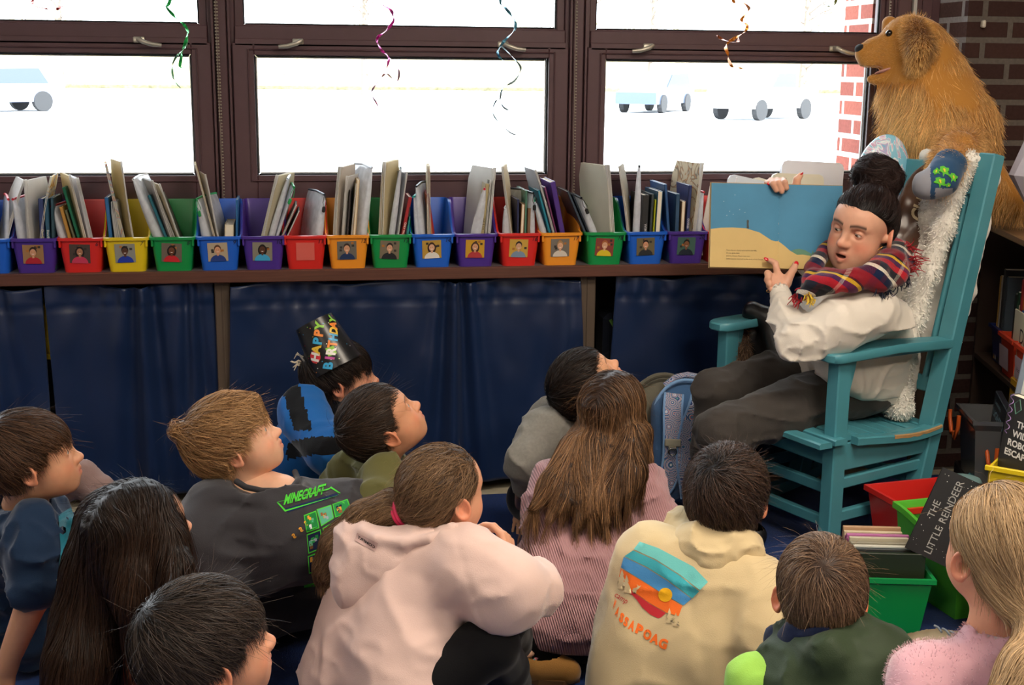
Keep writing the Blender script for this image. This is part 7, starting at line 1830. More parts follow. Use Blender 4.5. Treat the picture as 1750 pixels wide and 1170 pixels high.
# ---------------- H: girl in the pale pink hoodie with a ponytail
def kid_H():
 c = att(757, 842, 2.85); hd = Head(c, vdir(44, 4), sc=.94, skin='dba283', brow='6a4a34', ear=(0, 1), gaze=(1, 0, .1))
 r = person(onz(660, 1168, 0)+A(0, -.08, .01), 'girl in a pale pink hooded sweatshirt with a light brown ponytail')
 nb = att(742, 915, 2.86); pv = A(*onz(640, 1165, .13)); pv = pv+A(-.01, -.06, 0)
 e_ = att(922, 1005, 2.80); wr = att(875, 962, 2.96)
 hf, tp = hand(wr, nrm(att(868, 934, 2.98)-wr), nrm(VF*.5-VR*.8), sc=.78, side=1, curl=(.5, .5, .55, .6), spread=.28, thumb_dir=nrm(att(842, 925, 2.97)-att(862, 945, 2.97)), thumb=(.1, .0))
 fa = rc(wr, att(890, 985, 2.94), .022, .028)
 b = body_obj(r, [hd.mesh(neck_to=nb), skin_piece(lambda P: smin(hf(P), fa(P), .012), *bbox([wr, att(845, 925, 2.98), att(885, 940, 3.0)], .05), .0026, 'dba283')]); hd.eyes(b)
 tie = att(692, 873, 2.84); L = hd.Lc
 pony = [(att(700, 872, 2.84), .026), (att(672, 872, 2.86), .040), (att(628, 895, 2.88), .046), (att(590, 935, 2.90), .050), (att(566, 975, 2.92), .036), (att(556, 992, 2.93), .015)]
 capv = lambda P: smax(smin(el((-.014, 0, .028), (.104, .0865, .091))(P), el((-.05, 0, -.02), (.06, .065, .06))(P), .02), np.where(P[:, 0] > .035, .055-P[:, 2]-.9*np.clip(.08-P[:, 0], 0, .05), np.where(P[:, 0] > -.03, .004-P[:, 2], -.075-P[:, 2]+.4*np.clip(P[:, 0]+.09, 0, .05)))*.8, .010)
 pch = chain([(L(p[None])[0], rr/hd.sc) for p, rr in pony], .03)
 v = lambda P: smin(capv(P), pch(P), .012)
 tl = L(tie[None])[0]; pp = np.array([L(p[None])[0] for p, _ in pony])
 def df(P, g):
  v1 = tl-P; dist = np.linalg.norm(v1, axis=1, keepdims=True); v1 = v1/dist
  i = np.argmin(np.linalg.norm(P[:, None]-pp[None], axis=2), axis=1); tg = nrmr(np.diff(pp, axis=0, append=pp[-1:]+(pp[-1:]-pp[-2:-1])))[i]
  inp = (pch(P) < .006)[:, None] & (capv(P) > -.004)[:, None]
  return np.where(inp, tg+.18*np.stack([N1(P, 30.), N2(P, 30.), N3(P, 30.)], 1), v1)
 hair(r, hd, v, df, '4a3626', '9c7c5c', n=14000, nseg=9, seg=.013, width=.0011, h=.0048, ext_box=(A(-.36, -.16, -.22), A(.14, .24, .15)), fly=900, flylen=.011, noise=.004, seed=31, jit=.18, off1=.006, cvar=.3)
 m = MB(); tn = nrm(att(700, 868, 2.84)-att(680, 876, 2.86)); a1 = nrm(np.cross(tn, UP)); a2 = np.cross(tn, a1)
 for o_ in (-.004, .004): m.tube([tie+tn*o_+(a1*math.cos(a)+a2*math.sin(a))*.037 for a in np.linspace(0, 6.28, 24)[:-1]], .0045, 8, closed=True)
 m.out('hair_tie', M('hot_pink', 'f0386a', .5), r, world=True, smooth=True)
 pink = fab('pale_pink_fleece', 'dcbfb6', sheen=.4)
 sR, sL = att(800, 975, 2.76), att(650, 965, 3.02)
 t = U(.07, rc(sR, sL, .078, .07), rc(att(690, 1000, 2.92), att(740, 1000, 2.84), .11), rc(att(640, 1060, 2.92), att(700, 1060, 2.84), .12, .125), rc(att(610, 1150, 2.92), att(680, 1150, 2.84), .13), rc(att(700, 1120, 2.78), att(690, 1190, 2.74), .10, .09), rc(att(760, 960, 2.84), att(700, 960, 2.9), .08))
 arm = U(.03, rc(sR, att(860, 1005, 2.74), .088, .088), rc(att(860, 1005, 2.74), e_, .088, .060), rc(att(918, 985, 2.84), att(893, 975, 2.92), .050, .040), rc(att(893, 978, 2.92), att(884, 975, 2.94), .038, .034))
 armL = U(.03, rc(sL, att(760, 975, 3.08), .07, .06), rc(att(790, 950, 3.05), att(835, 965, 3.0), .05, .042))
 def g(P):
  d = smin(t(P), arm(P), .025); d = smin(d, armL(P), .02)
  e1 = np.exp(-(np.linalg.norm(P-att(905, 985, 2.84), axis=1)/.09)**2); e2 = np.exp(-(np.linalg.norm(P-att(790, 1040, 2.78), axis=1)/.12)**2)
  d = wrinkle(P, d, .007, 6.5, (1, 1, 1.6)); d = d+(1-np.abs(N2(P*A(1, 1, 2), 9.)))*(.018*e1+.014*e2)-.006*(e1+e2)
  s_ = (P-att(808, 1010, 2.7))@nrm(RT*.95+UP*.3); q = np.abs(s_); seam = np.exp(-(q/.0035)**2)*((P-att(808, 1010, 2.75))@FW < .06)
  return smax(d+seam*.003, -necked(hd, nb, .05)(P), .008)
 top = cloth('hoodie', grounded(g), [sR, sL, e_, att(600, 1170, 2.9), att(700, 1170, 2.8)], .0075, pink, r, .16)
 # the hood lying on the back: a soft bag, open at its upper rim
 hc = att(668, 950, 2.84); 
 bag = U(.05, el(att(672, 945, 2.86), (.105, .10, .085)), rc(att(610, 940, 2.87), att(610, 1005, 2.84), .050, .038), rc(att(610, 1005, 2.84), att(740, 940, 2.82), .05, .05), rc(att(620, 905, 2.88), att(740, 930, 2.82), .045))
 opn = U(.03, el(att(690, 880, 2.90), (.10, .10, .062)), rc(att(640, 895, 2.92), att(740, 895, 2.86), .045, .05))
 rim = chain([(att(x, y, tt), .0115) for x, y, tt in ((640, 882, 2.97), (622, 884, 2.92), (614, 893, 2.87), (622, 908, 2.81), (645, 921, 2.78), (690, 928, 2.76), (735, 921, 2.75), (772, 903, 2.76), (790, 900, 2.80))], .012)
 hoodf = lambda P: smin(smax(wrinkle(P, bag(P), .007, 9, (1, 1, 1)), -opn(P), .010), rim(P), .010)
 hf2 = lambda P: smax(hoodf(P), -((hd.skull()(hd.Lc(P)))*hd.sc-.006), .008)
 ho = cloth('hood', hf2, [att(600, 880, 2.9), att(780, 1020, 2.8), att(690, 930, 2.74), att(690, 930, 3.0)], .006, pink, r, .07)
 m = MB(); q_ = [(607, 909), (645, 928), (643, 941), (611, 926)]; drape_px(m, [(610, 910), (646, 928), (641, 942), (606, 923)], [(0, 1, 2, 3)], hf2, 2.6, 0, off=.0016, L=6)
 text_px(m, 'COMFRT', (640, 937), (-7.4, -4.6), (2.5, -5.6), hf2, 2.6, 1, L=4, off=.0024, bold=.03)
 m.out('hood_tag', [fab('tag_pink', 'cfaea8'), M('dark_ink', '3a3234', .6)], ho, world=True, smooth=True)
 # legs drawn up, slippers
 kR = onz(838, 1100, .27); kL = onz(850, 1070, .27)+VF*.05; fR = onz(880, 1165, .07); fL = onz(885, 1118, .07)+VF*.04
 lg = U(.02, limb([(pv+VR*.05-VF*.04, .10), (kR, .060), (kR*.4+fR*.6, .05), (fR, .04)]), limb([(pv+VR*.05+VF*.08, .10), (kL, .066), (kL*.4+fL*.6, .05), (fL, .04)]))
 cloth('leggings', grounded(lg), [pv, kR, kL, fR, fL], .008, black_cl, r, .12)
 ug = fab('tan_suede', 'a0733a', sheen=.5, var=.12)
 for k, fp in enumerate((onz(902, 1158, 0), onz(898, 1112, 0)+VF*.03)):
  d = nrm(VR*.96-VF*.28) if k == 0 else nrm(VR*.98-VF*.1); u_ = A(0, 0, .035)
  sf = U(.03, rc(fp-d*.03+u_, fp+d*.03+A(0, 0, .045), .042, .046), rc(fp+d*.03+A(0, 0, .042), fp+d*.10+A(0, 0, .032), .045, .034))
  col_ = rc(fp-d*.02+A(0, 0, .06), fp-d*.035+A(0, 0, .14), .034, .038)
  slf = SUB(INT(sf, FLOOR, .006), col_, .006)
  so = cloth('slipper', slf, [fp, fp+d*.1], .005, ug, r, .08)
  m = MB(); rg = [fp-d*.022+A(0, 0, .073)+(d*math.cos(a)*.036+np.cross(ZZ, d)*math.sin(a)*.036)+A(0, 0, .004*math.cos(a)) for a in np.linspace(0, 6.28, 26)[:-1]]; m.tube(rg, .0105, 8, closed=True); m.out('fur_lining', fab('pink_fleece_lining', 'c49a80', bump=.8, bscale=180), so, world=True, smooth=True)
  m = MB(); rg2 = [fp-d*.022+A(0, 0, .060)+(d*math.cos(a)*.047+np.cross(ZZ, d)*math.sin(a)*.047) for a in np.linspace(0, 6.28, 60)[:-1]]; m.tube(rg2, .0012, 4, closed=True)
  for j, p in enumerate(rg2): m.sphere(tuple(p), .0034 if j % 4 else .0048, [1, 2, 1, 3, 2, 4, 5][j % 7], 6, 4)
  m.out('bead_string', [MATS['gold'], M('bead_pink', 'e88a9a', .3), M('bead_clear', 'd8c8c8', .2), M('bead_amber', 'd09a3a', .3), M('bead_red', 'b83038', .3), M('bead_teal', '3aa6a0', .3)], so, world=True, smooth=True)
  m = MB(); sol = [tuple(fp+d*x+np.cross(ZZ, d)*y+A(0, 0, .009)) for x, y in ((-.07, -.022), (-.05, -.038), (.04, -.048), (.10, -.036), (.132, 0), (.10, .036), (.04, .048), (-.05, .038), (-.07, .022))]; m.loft([sol, [tuple(np.array(p)+A(0, 0, .014)) for p in sol]]); m.out('sole', M('brown_sole', '6a4a28', .7), so, world=True)
kid_H()
# ---------------- I: child in a grey sweatshirt by the curtain gap
def kid_I():
 c = att(1004, 656, 3.72); hd = Head(c, vdir(22, 50), sc=.93, skin='d9a27f', brow='1c1410', ear=(0, 0))
 r = person(onz(955, 862, 0)+A(0, 0, .01), 'child in a grey sweatshirt with very dark hair and head tipped back')
 nb = att(978, 708, 3.82); pv = onz(965, 865, .12)
 b = body_obj(r, [hd.mesh(neck_to=nb)])
 hair(r, hd, short_vol(.013, .060, .008, back=-.080, side=-.03), whorl_dir((-.085, 0, .06), .3, .5), '120e0d', '33261f', n=8000, nseg=7, seg=.011, width=.0012, seed=37, fly=50)
 t = torso_of(nb, pv, nrm(VF*.8-VR*.4), .13, .07, .11, back=-VR*.03)
 s1 = att(935, 735, 3.72); e1 = att(903, 785, 3.66); w1 = att(898, 828, 3.72); h1 = onz(893, 872, .05)
 arm = U(.02, limb([(s1, .072), (e1, .064), (w1, .042)]))
 ck_ = lambda P: tor(att(900, 800, 3.68), np.stack([VR, VF, ZZ], 1), .050, .016)(P)
 grey_sw = fab('grey_sweatshirt', '84827c', var=.1, vscale=120)
 g = lambda P: smax(wrinkle(P, smin(smin(t(P), arm(P), .03), ck_(P), .02), .008, 11), -necked(hd, nb)(P), .006)
 cloth('sweatshirt', grounded(g), [nb, pv, s1, e1, w1], .008, grey_sw, r, .14)
 fs_, tp = hand(h1, nrm(A(-.2, -.9, -.2)), A(0, 0, -1), sc=.75)
 pt = U(.02, rc(w1, h1, .030, .026), fs_)
 V, Q, C = skin_piece(pt, *bbox([w1, h1, h1+A(0, -.12, 0)], .05), .004, 'd9a27f'); mobj('arm', V, Q, skinmat(), b, cols=C, smooth=True, world=True)
 cloth('trousers', grounded(U(.03, limb([(pv-VR*.05, .09), (onz(905, 870, .12)+VF*.1, .07), (onz(930, 850, .06), .05)]), rc(pv-VF*.07, pv+VF*.07, .09))), [pv, onz(905, 870, .1)], .010, fab('black_denim', '0e1016'), r, .16)
kid_I()
# ---------------- J: girl in the dusty pink ribbed top, long light brown hair
def kid_J():
 c = att(1050, 704, 3.42); hd = Head(c, vdir(60, 8), sc=.93, skin='dba283', ear=(0, 0), brow='6a4a34')
 r = person(onz(975, 1075, 0)+A(0, 0, .01), 'girl in a dusty pink ribbed top with long straight brown hair')
 nb = att(1030, 795, 3.46); pv = onz(975, 1060, .12)
 b = body_obj(r, [hd.mesh(neck_to=nb)])
 cols = [[(att(1040, 740, 3.42), .085), (att(1018, 790, 3.39), .095), (att(1000, 820, 3.36), .05)]]
 for x0, y0, x1, y1, x2, y2 in ((985, 770, 945, 835, 912, 866), (995, 780, 962, 845, 938, 890), (1005, 790, 980, 850, 958, 872), (1020, 790, 1000, 855, 984, 900), (1035, 790, 1022, 850, 1012, 878), (1048, 790, 1042, 850, 1034, 893), (1064, 770, 1062, 830, 1052, 868), (1080, 750, 1078, 810, 1070, 845)): cols.append([(att(x0, y0, 3.34), .045), (att(x1, y1, 3.27), .034), (att(x2, y2, 3.225), .007)])
 cols.append([(att(1092, 740, 3.42), .035), (att(1096, 790, 3.40), .022), (att(1096, 825, 3.38), .006)])
 v = longhair(hd, cols, k=.016)
 dn = hd.Rm.T@(nrm(att(950, 880, 3.3)-att(1035, 740, 3.42))*1.0); dn2 = hd.Rm.T@A(0, 0, -1)
 def df(P, g):
  top = np.clip((P[:, 2:3]-.05)/.05, 0, 1); s_ = np.where(P[:, 1:2] > .0, 1.0, -1.0); rr = np.clip((P[:, 1:2]+.02)/.08, 0, 1)
  low = np.clip((.02-P[:, 2:3])/.1, 0, 1)
  return (dn*rr+dn2*(1-rr))*(1-.6*top)+top*(A(-.2, 0, 0)+s_*A(0, 1.0, 0))+low*np.stack([N1(P, 16.)*.3, N2(P, 16.)*.3, 0*P[:, 0]], 1)
 hair(r, hd, v, df, '3c2a1e', '8f6a48', n=17000, nseg=13, seg=.018, width=.0013, h=.0055, ext_box=(A(-.32, -.22, -.30), A(.14, .26, .15)), fly=160, noise=.006, seed=41, jit=.09, off1=.006, cvar=.42, hang=1.0)
 rib = M('pink_rib', 'b0868a', .85, sheen=.3, spec=.2)
 nt, N, L, b_ = nodes_of(rib); tc = N.new('ShaderNodeTexCoord'); mp = N.new('ShaderNodeMapping'); mp.inputs['Rotation'].default_value = (0, .25, 0); L.new(tc.outputs['Object'], mp.inputs[0]); wv = N.new('ShaderNodeTexWave'); wv.inputs['Scale'].default_value = 55; wv.inputs['Distortion'].default_value = 1.0; L.new(mp.outputs[0], wv.inputs['Vector'])
 bp = N.new('ShaderNodeBump'); bp.inputs['Strength'].default_value = .7; bp.inputs['Distance'].default_value = .003; L.new(wv.outputs['Fac'], bp.inputs['Height']); L.new(bp.outputs[0], b_.inputs['Normal'])
 t = torso_of(nb, pv, nrm(VR*.9-VF*.1), .135, .068, .115, back=-VR*.012)
 s1 = att(1092, 838, 3.38); e1 = att(1140, 905, 3.34); w1 = att(1180, 890, 3.52)
 s2 = att(960, 838, 3.50); e2 = att(930, 900, 3.62)
 g = lambda P: smax(wrinkle(P, smin(smin(t(P), U(.02, rc(s1, e1, .062, .05), rc(e1, w1, .048, .04))(P), .03), rc(s2, e2, .06, .05)(P), .03), .010, 9, (1, 1, 2.4)), -necked(hd, nb)(P), .006)
 g2 = lambda P: smax(g(P), .07-P[:, 2], .02)
 cloth('ribbed_top', g2, [nb, pv, s1, e1, w1, s2, e2], .0075, rib, r, .15)
 k1, k2 = onz(1075, 1020, .09), onz(880, 1010, .09)
 cloth('leggings', grounded(U(.03, rc(pv-VR*.08, pv+VR*.08, .105), rc(pv+VR*.08, k1, .085, .06), rc(pv-VR*.08, k2, .085, .06))), [pv, k1, k2], .009, black_cl, r, .13)
kid_J()
# ---------------- K: boy in the sand hoodie with the camp print
def kid_K():
 c = att(1243, 846, 2.85); hd = Head(c, vdir(70, 6), sc=.93, skin='cf9672', brow='1c1410', ear=(0, 1))
 r = person(A(*(onz(1130, 1168, 0)))+A(0, -.06, .01), 'boy in a sand coloured hoodie with a sunset camp print on its back')
 nb = att(1228, 925, 2.88); pv = onz(1130, 1168, .13)+A(0, -.05, 0)
 b = body_obj(r, [hd.mesh(neck_to=nb)])
 v0 = short_vol(.013, .048, .02, back=-.078)
 hair(r, hd, v0, whorl_dir((-.07, .015, .085), .0, .35), '17110f', '5c463a', n=13000, nseg=7, seg=.012, width=.0011, h=.0042, off1=.012, seed=43, fly=260, flylen=.009, jit=.28, cvar=.35, noise=.004)
 sand = fab('sand_fleece', 'cbb78f', sheen=.35)
 sL, sR = att(1108, 952, 2.86), att(1290, 1010, 2.76)
 t = U(.07, rc(sL, sR, .070, .075), rc(att(1130, 1010, 2.86), att(1240, 1040, 2.80), .10, .10), rc(att(1100, 1100, 2.86), att(1210, 1110, 2.78), .11, .115), rc(att(1090, 1185, 2.86), att(1200, 1185, 2.80), .12), rc(nb, att(1200, 960, 2.85), .06, .09))
 aR = U(.03, rc(sR, att(1300, 1090, 2.70), .075, .070), rc(att(1300, 1090, 2.70), att(1285, 1190, 2.72), .070, .06)); aL = rc(sL, att(1068, 1060, 2.92), .06, .055)
 def g(P):
  d = smin(t(P), aR(P), .015); d = smin(d, aL(P), .05)
  e1 = np.exp(-(np.linalg.norm(P-att(1225, 1050, 2.70), axis=1)/.09)**2)
  d = wrinkle(P, d, .006, 7, (1, 1, 1.2)); return smax(d+(1-np.abs(N2(P*A(1.6, 1, .8), 9.)))*.020*e1-.008*e1, -necked(hd, nb, .052)(P), .008)
 top = cloth('hoodie', grounded(g), [sL, sR, att(1300, 1190, 2.7), att(1080, 1190, 2.9), nb], .0075, sand, r, .15)
 bag = U(.04, rc(att(1160, 900, 2.88), att(1152, 940, 2.82), .034, .030), rc(att(1152, 940, 2.82), att(1215, 955, 2.76), .036, .034), rc(att(1215, 955, 2.76), att(1272, 940, 2.78), .034, .028), rc(att(1170, 890, 2.92), att(1190, 925, 2.80), .034), rc(att(1190, 925, 2.79), att(1262, 930, 2.78), .036, .028), rc(att(1272, 940, 2.78), att(1285, 925, 2.86), .028, .022))
 ridge = chain([(att(x, y, tt), .012) for x, y, tt in ((1162, 872, 2.95), (1176, 880, 2.88), (1196, 900, 2.82), (1222, 915, 2.77), (1255, 922, 2.75), (1285, 920, 2.79))], .012)
 hoodf = lambda P: smax(smin(wrinkle(P, bag(P), .008, 13, (1, 1, 1.5), N2), ridge(P), .012), -((hd.skull()(hd.Lc(P)))*hd.sc-.010), .010)
 cloth('hood', hoodf, [att(1150, 870, 2.95), att(1290, 980, 2.75), att(1200, 930, 2.7)], .0055, sand, r, .06)
 # printed artwork, in photo pixels
 t0 = 2.3; ink = [fab(n_, c_, sheen=.1) for n_, c_ in (('aqua_ink', '6cc0bd'), ('teal_ink', '3fa6b4'), ('blue_ink', '4a8fc8'), ('orange_ink', 'f0702a'), ('red_ink', 'c02f38'), ('sun_ink', 'f2b41e'))]+[sand]
 def bd(x0, y0, x1, y1, x2, y2, x3, y3): return [(x0, y0), (x1, y1), (x2, y2), (x3, y3)]
 m = MB(); P_ = lambda poly, mi, off=.0014: drape_px(m, poly, [tuple(range(len(poly)))], g, t0, mi, off=off, L=7)
 P_([(1093, 925), (1125, 936), (1185, 968), (1210, 994), (1196, 1008), (1160, 980), (1120, 955), (1083, 938)], 0)
 P_([(1082, 940), (1120, 957), (1160, 982), (1195, 1010), (1183, 1022), (1140, 990), (1105, 968), (1067, 950)], 1)
 P_([(1066, 951), (1105, 970), (1140, 992), (1182, 1023), (1168, 1034), (1130, 1012), (1095, 990), (1061, 969)], 2)
 P_([(1061, 971), (1095, 991), (1130, 1013), (1166, 1035), (1160, 1052), (1140, 1047), (1110, 1030), (1085, 1012), (1072, 1002), (1058, 985)], 3)
 P_([(1072, 1003), (1085, 1013), (1110, 1031), (1138, 1047), (1130, 1054), (1125, 1056), (1112, 1050), (1098, 1038), (1088, 1024), (1080, 1016), (1069, 1011)], 4)
 P_([(1137+12*math.cos(a), 1016+12*math.sin(a)) for a in np.linspace(0, 6.28, 22)[:-1]], 5, .0022)
 def tree_px(x, y, s_): P_([(x, y-22*s_), (x+3*s_, y-12*s_), (x+1.5*s_, y-12*s_), (x+5*s_, y-4*s_), (x+2*s_, y-4*s_), (x+7*s_, y+5*s_), (x-6*s_, y+3*s_), (x-2*s_, y-5*s_), (x-5*s_, y-6*s_), (x-1.5*s_, y-13*s_), (x-3*s_, y-13*s_)], 6, .0022)
 for x, y, s_ in ((1063, 996, 1.1), (1071, 1008, 1.2), (1144, 1060, 1.0), (1155, 1066, .9), (1059, 1003, .8)): tree_px(x, y, s_)
 P_([(1081, 1009), (1082, 1005), (1086, 1004), (1090, 1002), (1088, 998), (1092, 1001), (1096, 1000), (1092, 1005), (1088, 1008), (1087, 1014), (1084, 1010), (1082, 1013)], 6, .0022)
 m.out('hoodie_print', ink, top, world=True, smooth=True)
 m = MB(); ln = 'WASSAPOAG'
 xs = [(1047, 1037), (1051, 1049), (1057.5, 1059), (1065, 1066), (1074, 1073), (1085, 1079), (1098, 1088), (1111, 1096), (1124, 1104)]
 for k, ch_ in enumerate(ln):
  x, y = xs[k]; w_ = [4, 6, 8, 8, 10, 13, 14, 14, 15][k]; ang = R([50, 48, 42, 38, 34, 30, 26, 22, 20][k])
  V, Fc, ww = text2d(ch_, 1.0, bold=.055); 
  ex = np.array([math.cos(ang), math.sin(ang)])*w_/max(ww, .1)*1.0; ey = np.array([.30, -.95])*(22 if k > 3 else 20)
  W_ = np.array([x, y])+V[:, :1]*ex+V[:, 1:2]*ey; drape_px(m, W_, [f_[::-1] for f_ in Fc], g, t0, 0, off=.0016, L=6)
 text_px(m, 'camp', (1049, 1018), (10, 6.4), (5, -13), g, t0, 1, L=5, shear=.3)
 m.out('hoodie_lettering', [ink[3], ink[4]], top, world=True, smooth=True)
 k1, k2 = onz(1260, 1080, .12)+VF*.08, onz(1010, 1120, .10)
 cloth('trousers', grounded(U(.03, rc(pv-VR*.03+VF*.06-A(0, 0, .03), pv+VR*.10+VF*.06-A(0, 0, .03), .085), rc(pv+VR*.10+VF*.06, k1, .08, .06))), [pv, k1], .010, fab('dark_denim', '17202f'), r, .13)
 sh = onz(1288, 935, .0); cloth('shoe', INT(rc(sh+A(0, 0, .04), sh+VF*.1+A(0, 0, .03), .04, .032), FLOOR, .004), [sh, sh+VF*.1], .006, M('black_shoe', '17171a', .4), r, .07)
kid_K()
# ---------------- L: boy in a green jacket, back of his head
def kid_L():
 c = att(1402, 1010, 2.34); hd = Head(c, vdir(84, 2), sc=.90, skin='d98f6a', brow='4a3424', ear=(1, 1))
 r = person(A(*(c*[1, 1, 0]))+A(-.02, -.10, .01), 'boy with short brown hair in a dark green jacket with navy hood lining')
 nb = att(1410, 1090, 2.32); pv = A(nb[0]-.03, nb[1]-.06, .12)
 li = att(1322, 1077, 2.40); lh_ = U(.004, chain([(att(1345, 1092, 2.38), .011), (att(1328, 1076, 2.40), .0095), (att(1318, 1077, 2.42), .0085)], .003), chain([(att(1345, 1100, 2.38), .011), (att(1330, 1085, 2.39), .0095), (att(1320, 1088, 2.41), .0085)], .003), rc(att(1345, 1096, 2.38), att(1340, 1140, 2.36), .022, .024))
 b = body_obj(r, [hd.mesh(neck_to=nb), skin_piece(lh_, *bbox([att(1318, 1070, 2.42), att(1345, 1145, 2.36)], .03), .0026, 'dba283')])
 v = short_vol(.008, .05, .01, back=-.082, side=0)
 hair(r, hd, v, whorl_dir((-.085, .01, .075), .0, .75), '46342a', '9c7e62', n=14000, nseg=7, seg=.010, width=.0011, h=.004, off1=.005, seed=47, fly=120, cvar=.3)
 sL, sR = att(1345, 1140, 2.34), att(1495, 1135, 2.28)
 t = U(.06, rc(sL, sR, .062, .066), rc(att(1400, 1180, 2.3), att(1470, 1180, 2.26), .10), rc(pv-VR*.05, pv+VR*.05, .12), rc(att(1390, 1230, 2.3), att(1450, 1230, 2.3), .11), rc(nb, att(1430, 1150, 2.3), .06, .08))
 gj = fab('dark_green_jacket', '2c3a26', sheen=.1, rough=.6); nv = fab('navy_fleece', '131d3a'); lm = fab('lime_sleeve', '9bcf5a')
 hl = U(.03, rc(att(1345, 1110, 2.34), att(1420, 1120, 2.22), .030, .036), rc(att(1420, 1120, 2.22), att(1500, 1105, 2.28), .036, .030))
 def g(P): return smax(wrinkle(P, smin(t(P), hl(P), .02), .009, 10, (1, 1, 2)), -necked(hd, nb, .056)(P), .006)
 cloth('jacket', grounded(g), [sL, sR, pv, nb], .0075, gj, r, .17)
 cr = chain([(att(x, y, tt), rr) for x, y, tt, rr in ((1345, 1105, 2.42, .018), (1330, 1092, 2.36, .022), (1360, 1090, 2.30, .024), (1405, 1082, 2.27, .026), (1450, 1085, 2.28, .024), (1480, 1092, 2.34, .02))], .02)
 cloth('hood_lining', lambda P: smax(wrinkle(P, cr(P), .004, 20), -((hd.skull()(hd.Lc(P)))*hd.sc-.005), .006), [att(1330, 1090, 2.36), att(1480, 1092, 2.3)], .005, nv, r, .07)
 sl = limb([(att(1320, 1150, 2.36), .045), (att(1288, 1165, 2.32), .05), (att(1290, 1215, 2.3), .045)])
 cloth('sleeve', lambda P: wrinkle(P, sl(P), .004, 18), [att(1320, 1150, 2.36), att(1290, 1215, 2.3)], .006, lm, r, .08)
 cloth('trousers', grounded(U(.03, rc(pv-VR*.08, pv+VR*.08, .11), rc(pv+VR*.1, pv+VR*.22+VF*.15, .08, .06), rc(pv-VR*.1, pv-VR*.18+VF*.18, .08, .06))), [pv], .012, fab('dark_denim', '17202f'), r, .32)
kid_L()
# ---------------- M: girl in a fuzzy pink sweater, nearest at the right
def kid_M():
 c = att(1712, 940, 2.10); hd = Head(c, vdir(104, 4), sc=.95, skin='e0a484', brow='8a6a48', ear=(1, 0), h=.0024)
 r = person(A(*(c*[1, 1, 0]))+A(0, -.08, .01), 'girl with dark blond hair and fuzzy pink sweater at the bottom right')
 nb = att(1712, 1085, 2.14); pv = A(nb[0]-.0, nb[1]-.06, .14)
 b = body_obj(r, [hd.mesh(neck_to=nb, nr=(.046, .058))]); hd.eyes(b)
 L = hd.Lc; tie = att(1775, 1060, 2.02)
 pony = [(att(1745, 1030, 2.04), .04), (tie, .026), (att(1778, 1110, 1.99), .035), (att(1755, 1150, 1.96), .036), (att(1725, 1190, 1.95), .03)]
 pch = chain([(L(p[None])[0], rr/hd.sc) for p, rr in pony], .03)
 capv = lambda P: smax(smin(el((-.014, 0, .028), (.106, .0885, .094))(P), el((-.05, 0, -.03), (.062, .070, .065))(P), .02), np.where(P[:, 0] > .035, .06-P[:, 2]-.6*np.clip(.08-P[:, 0], 0, .05), np.where(P[:, 0] > -.030, .006-P[:, 2], -.085-P[:, 2]+.6*np.clip(P[:, 0]+.09, 0, .05)))*.8, .010)
 v = lambda P: smin(capv(P), pch(P), .014); tl = L(tie[None])[0]; pp = np.array([L(p[None])[0] for p, _ in pony])
 def df(P, g):
  v1 = tl-P; v1 = nrmr(v1); i = np.argmin(np.linalg.norm(P[:, None]-pp[None], axis=2), axis=1); tg = nrmr(np.diff(pp, axis=0, append=pp[-1:]+(pp[-1:]-pp[-2:-1])))[i]
  return np.where((pch(P) < .006)[:, None], tg, v1)+.10*np.stack([N1(P, 20.), N2(P, 20.), N3(P, 20.)], 1)
 hair(r, hd, v, df, '8e7252', 'd4b48a', n=17000, nseg=10, seg=.013, width=.0011, h=.0042, ext_box=(A(-.24, -.22, -.34), A(.14, .16, .15)), fly=420, flylen=.012, noise=.003, seed=53, jit=.10, off1=.005, cvar=.22)
 m = MB(); m.sphere(tuple(hd.W((-.004, .088, -.040))), .0028, 0, 10, 8); m.out('ear_stud', M('pearl', 'e8e4e0', .15), b, world=True, smooth=True)
 sL, sR = att(1590, 1160, 2.12), att(1840, 1160, 2.08)
 t = U(.06, rc(sL, sR, .062, .066), rc(nb, nb+A(0, 0, -.08), .060, .085), rc(pv+A(-.05, 0, .16), pv+A(.05, 0, .16), .12), rc(pv-A(.06, 0, 0), pv+A(.06, 0, 0), .13))
 arm = rc(sL, att(1560, 1260, 2.06), .058, .05)
 g = lambda P: smax(wrinkle(P, smin(t(P), arm(P), .03), .006, 9), -necked(hd, nb, .050)(P), .006)
 fz_ = M('fuzzy_pink', 'd9a9b4', .95, sheen=.8, spec=.1)
 V, Q = sdf_mesh(grounded(g), *bbox([sL, sR, pv, nb], .17), .0085); top = mobj('sweater', relax(V, Q, 1), Q, fz_, r, smooth=True, world=True)
 sd = surf_seeds(V, Q, 9000, lambda q: (q[:, 2] > .40).astype(float)); a_ = strands(sd, g, lambda P, gg: gg+A(0, 0, -.2), 2, .0035, .0009, colr='d0a0ac', colt='eccdd6', cvar=.1, jit=.5, free=1)
 mobj('fuzz', a_[0], a_[1], M('fuzz_fibre', 'e0b8c2', .9, attr='Col', sheen=.3), top, cols=a_[2], world=True)
 cloth('trousers', grounded(U(.03, rc(pv-VR*.08, pv+VR*.08, .115), rc(pv-VR*.1, pv-VR*.16+VF*.2, .08, .06), rc(pv+VR*.1, pv+VR*.16+VF*.2, .08, .06))), [pv], .012, black_cl, r, .3)
kid_M()
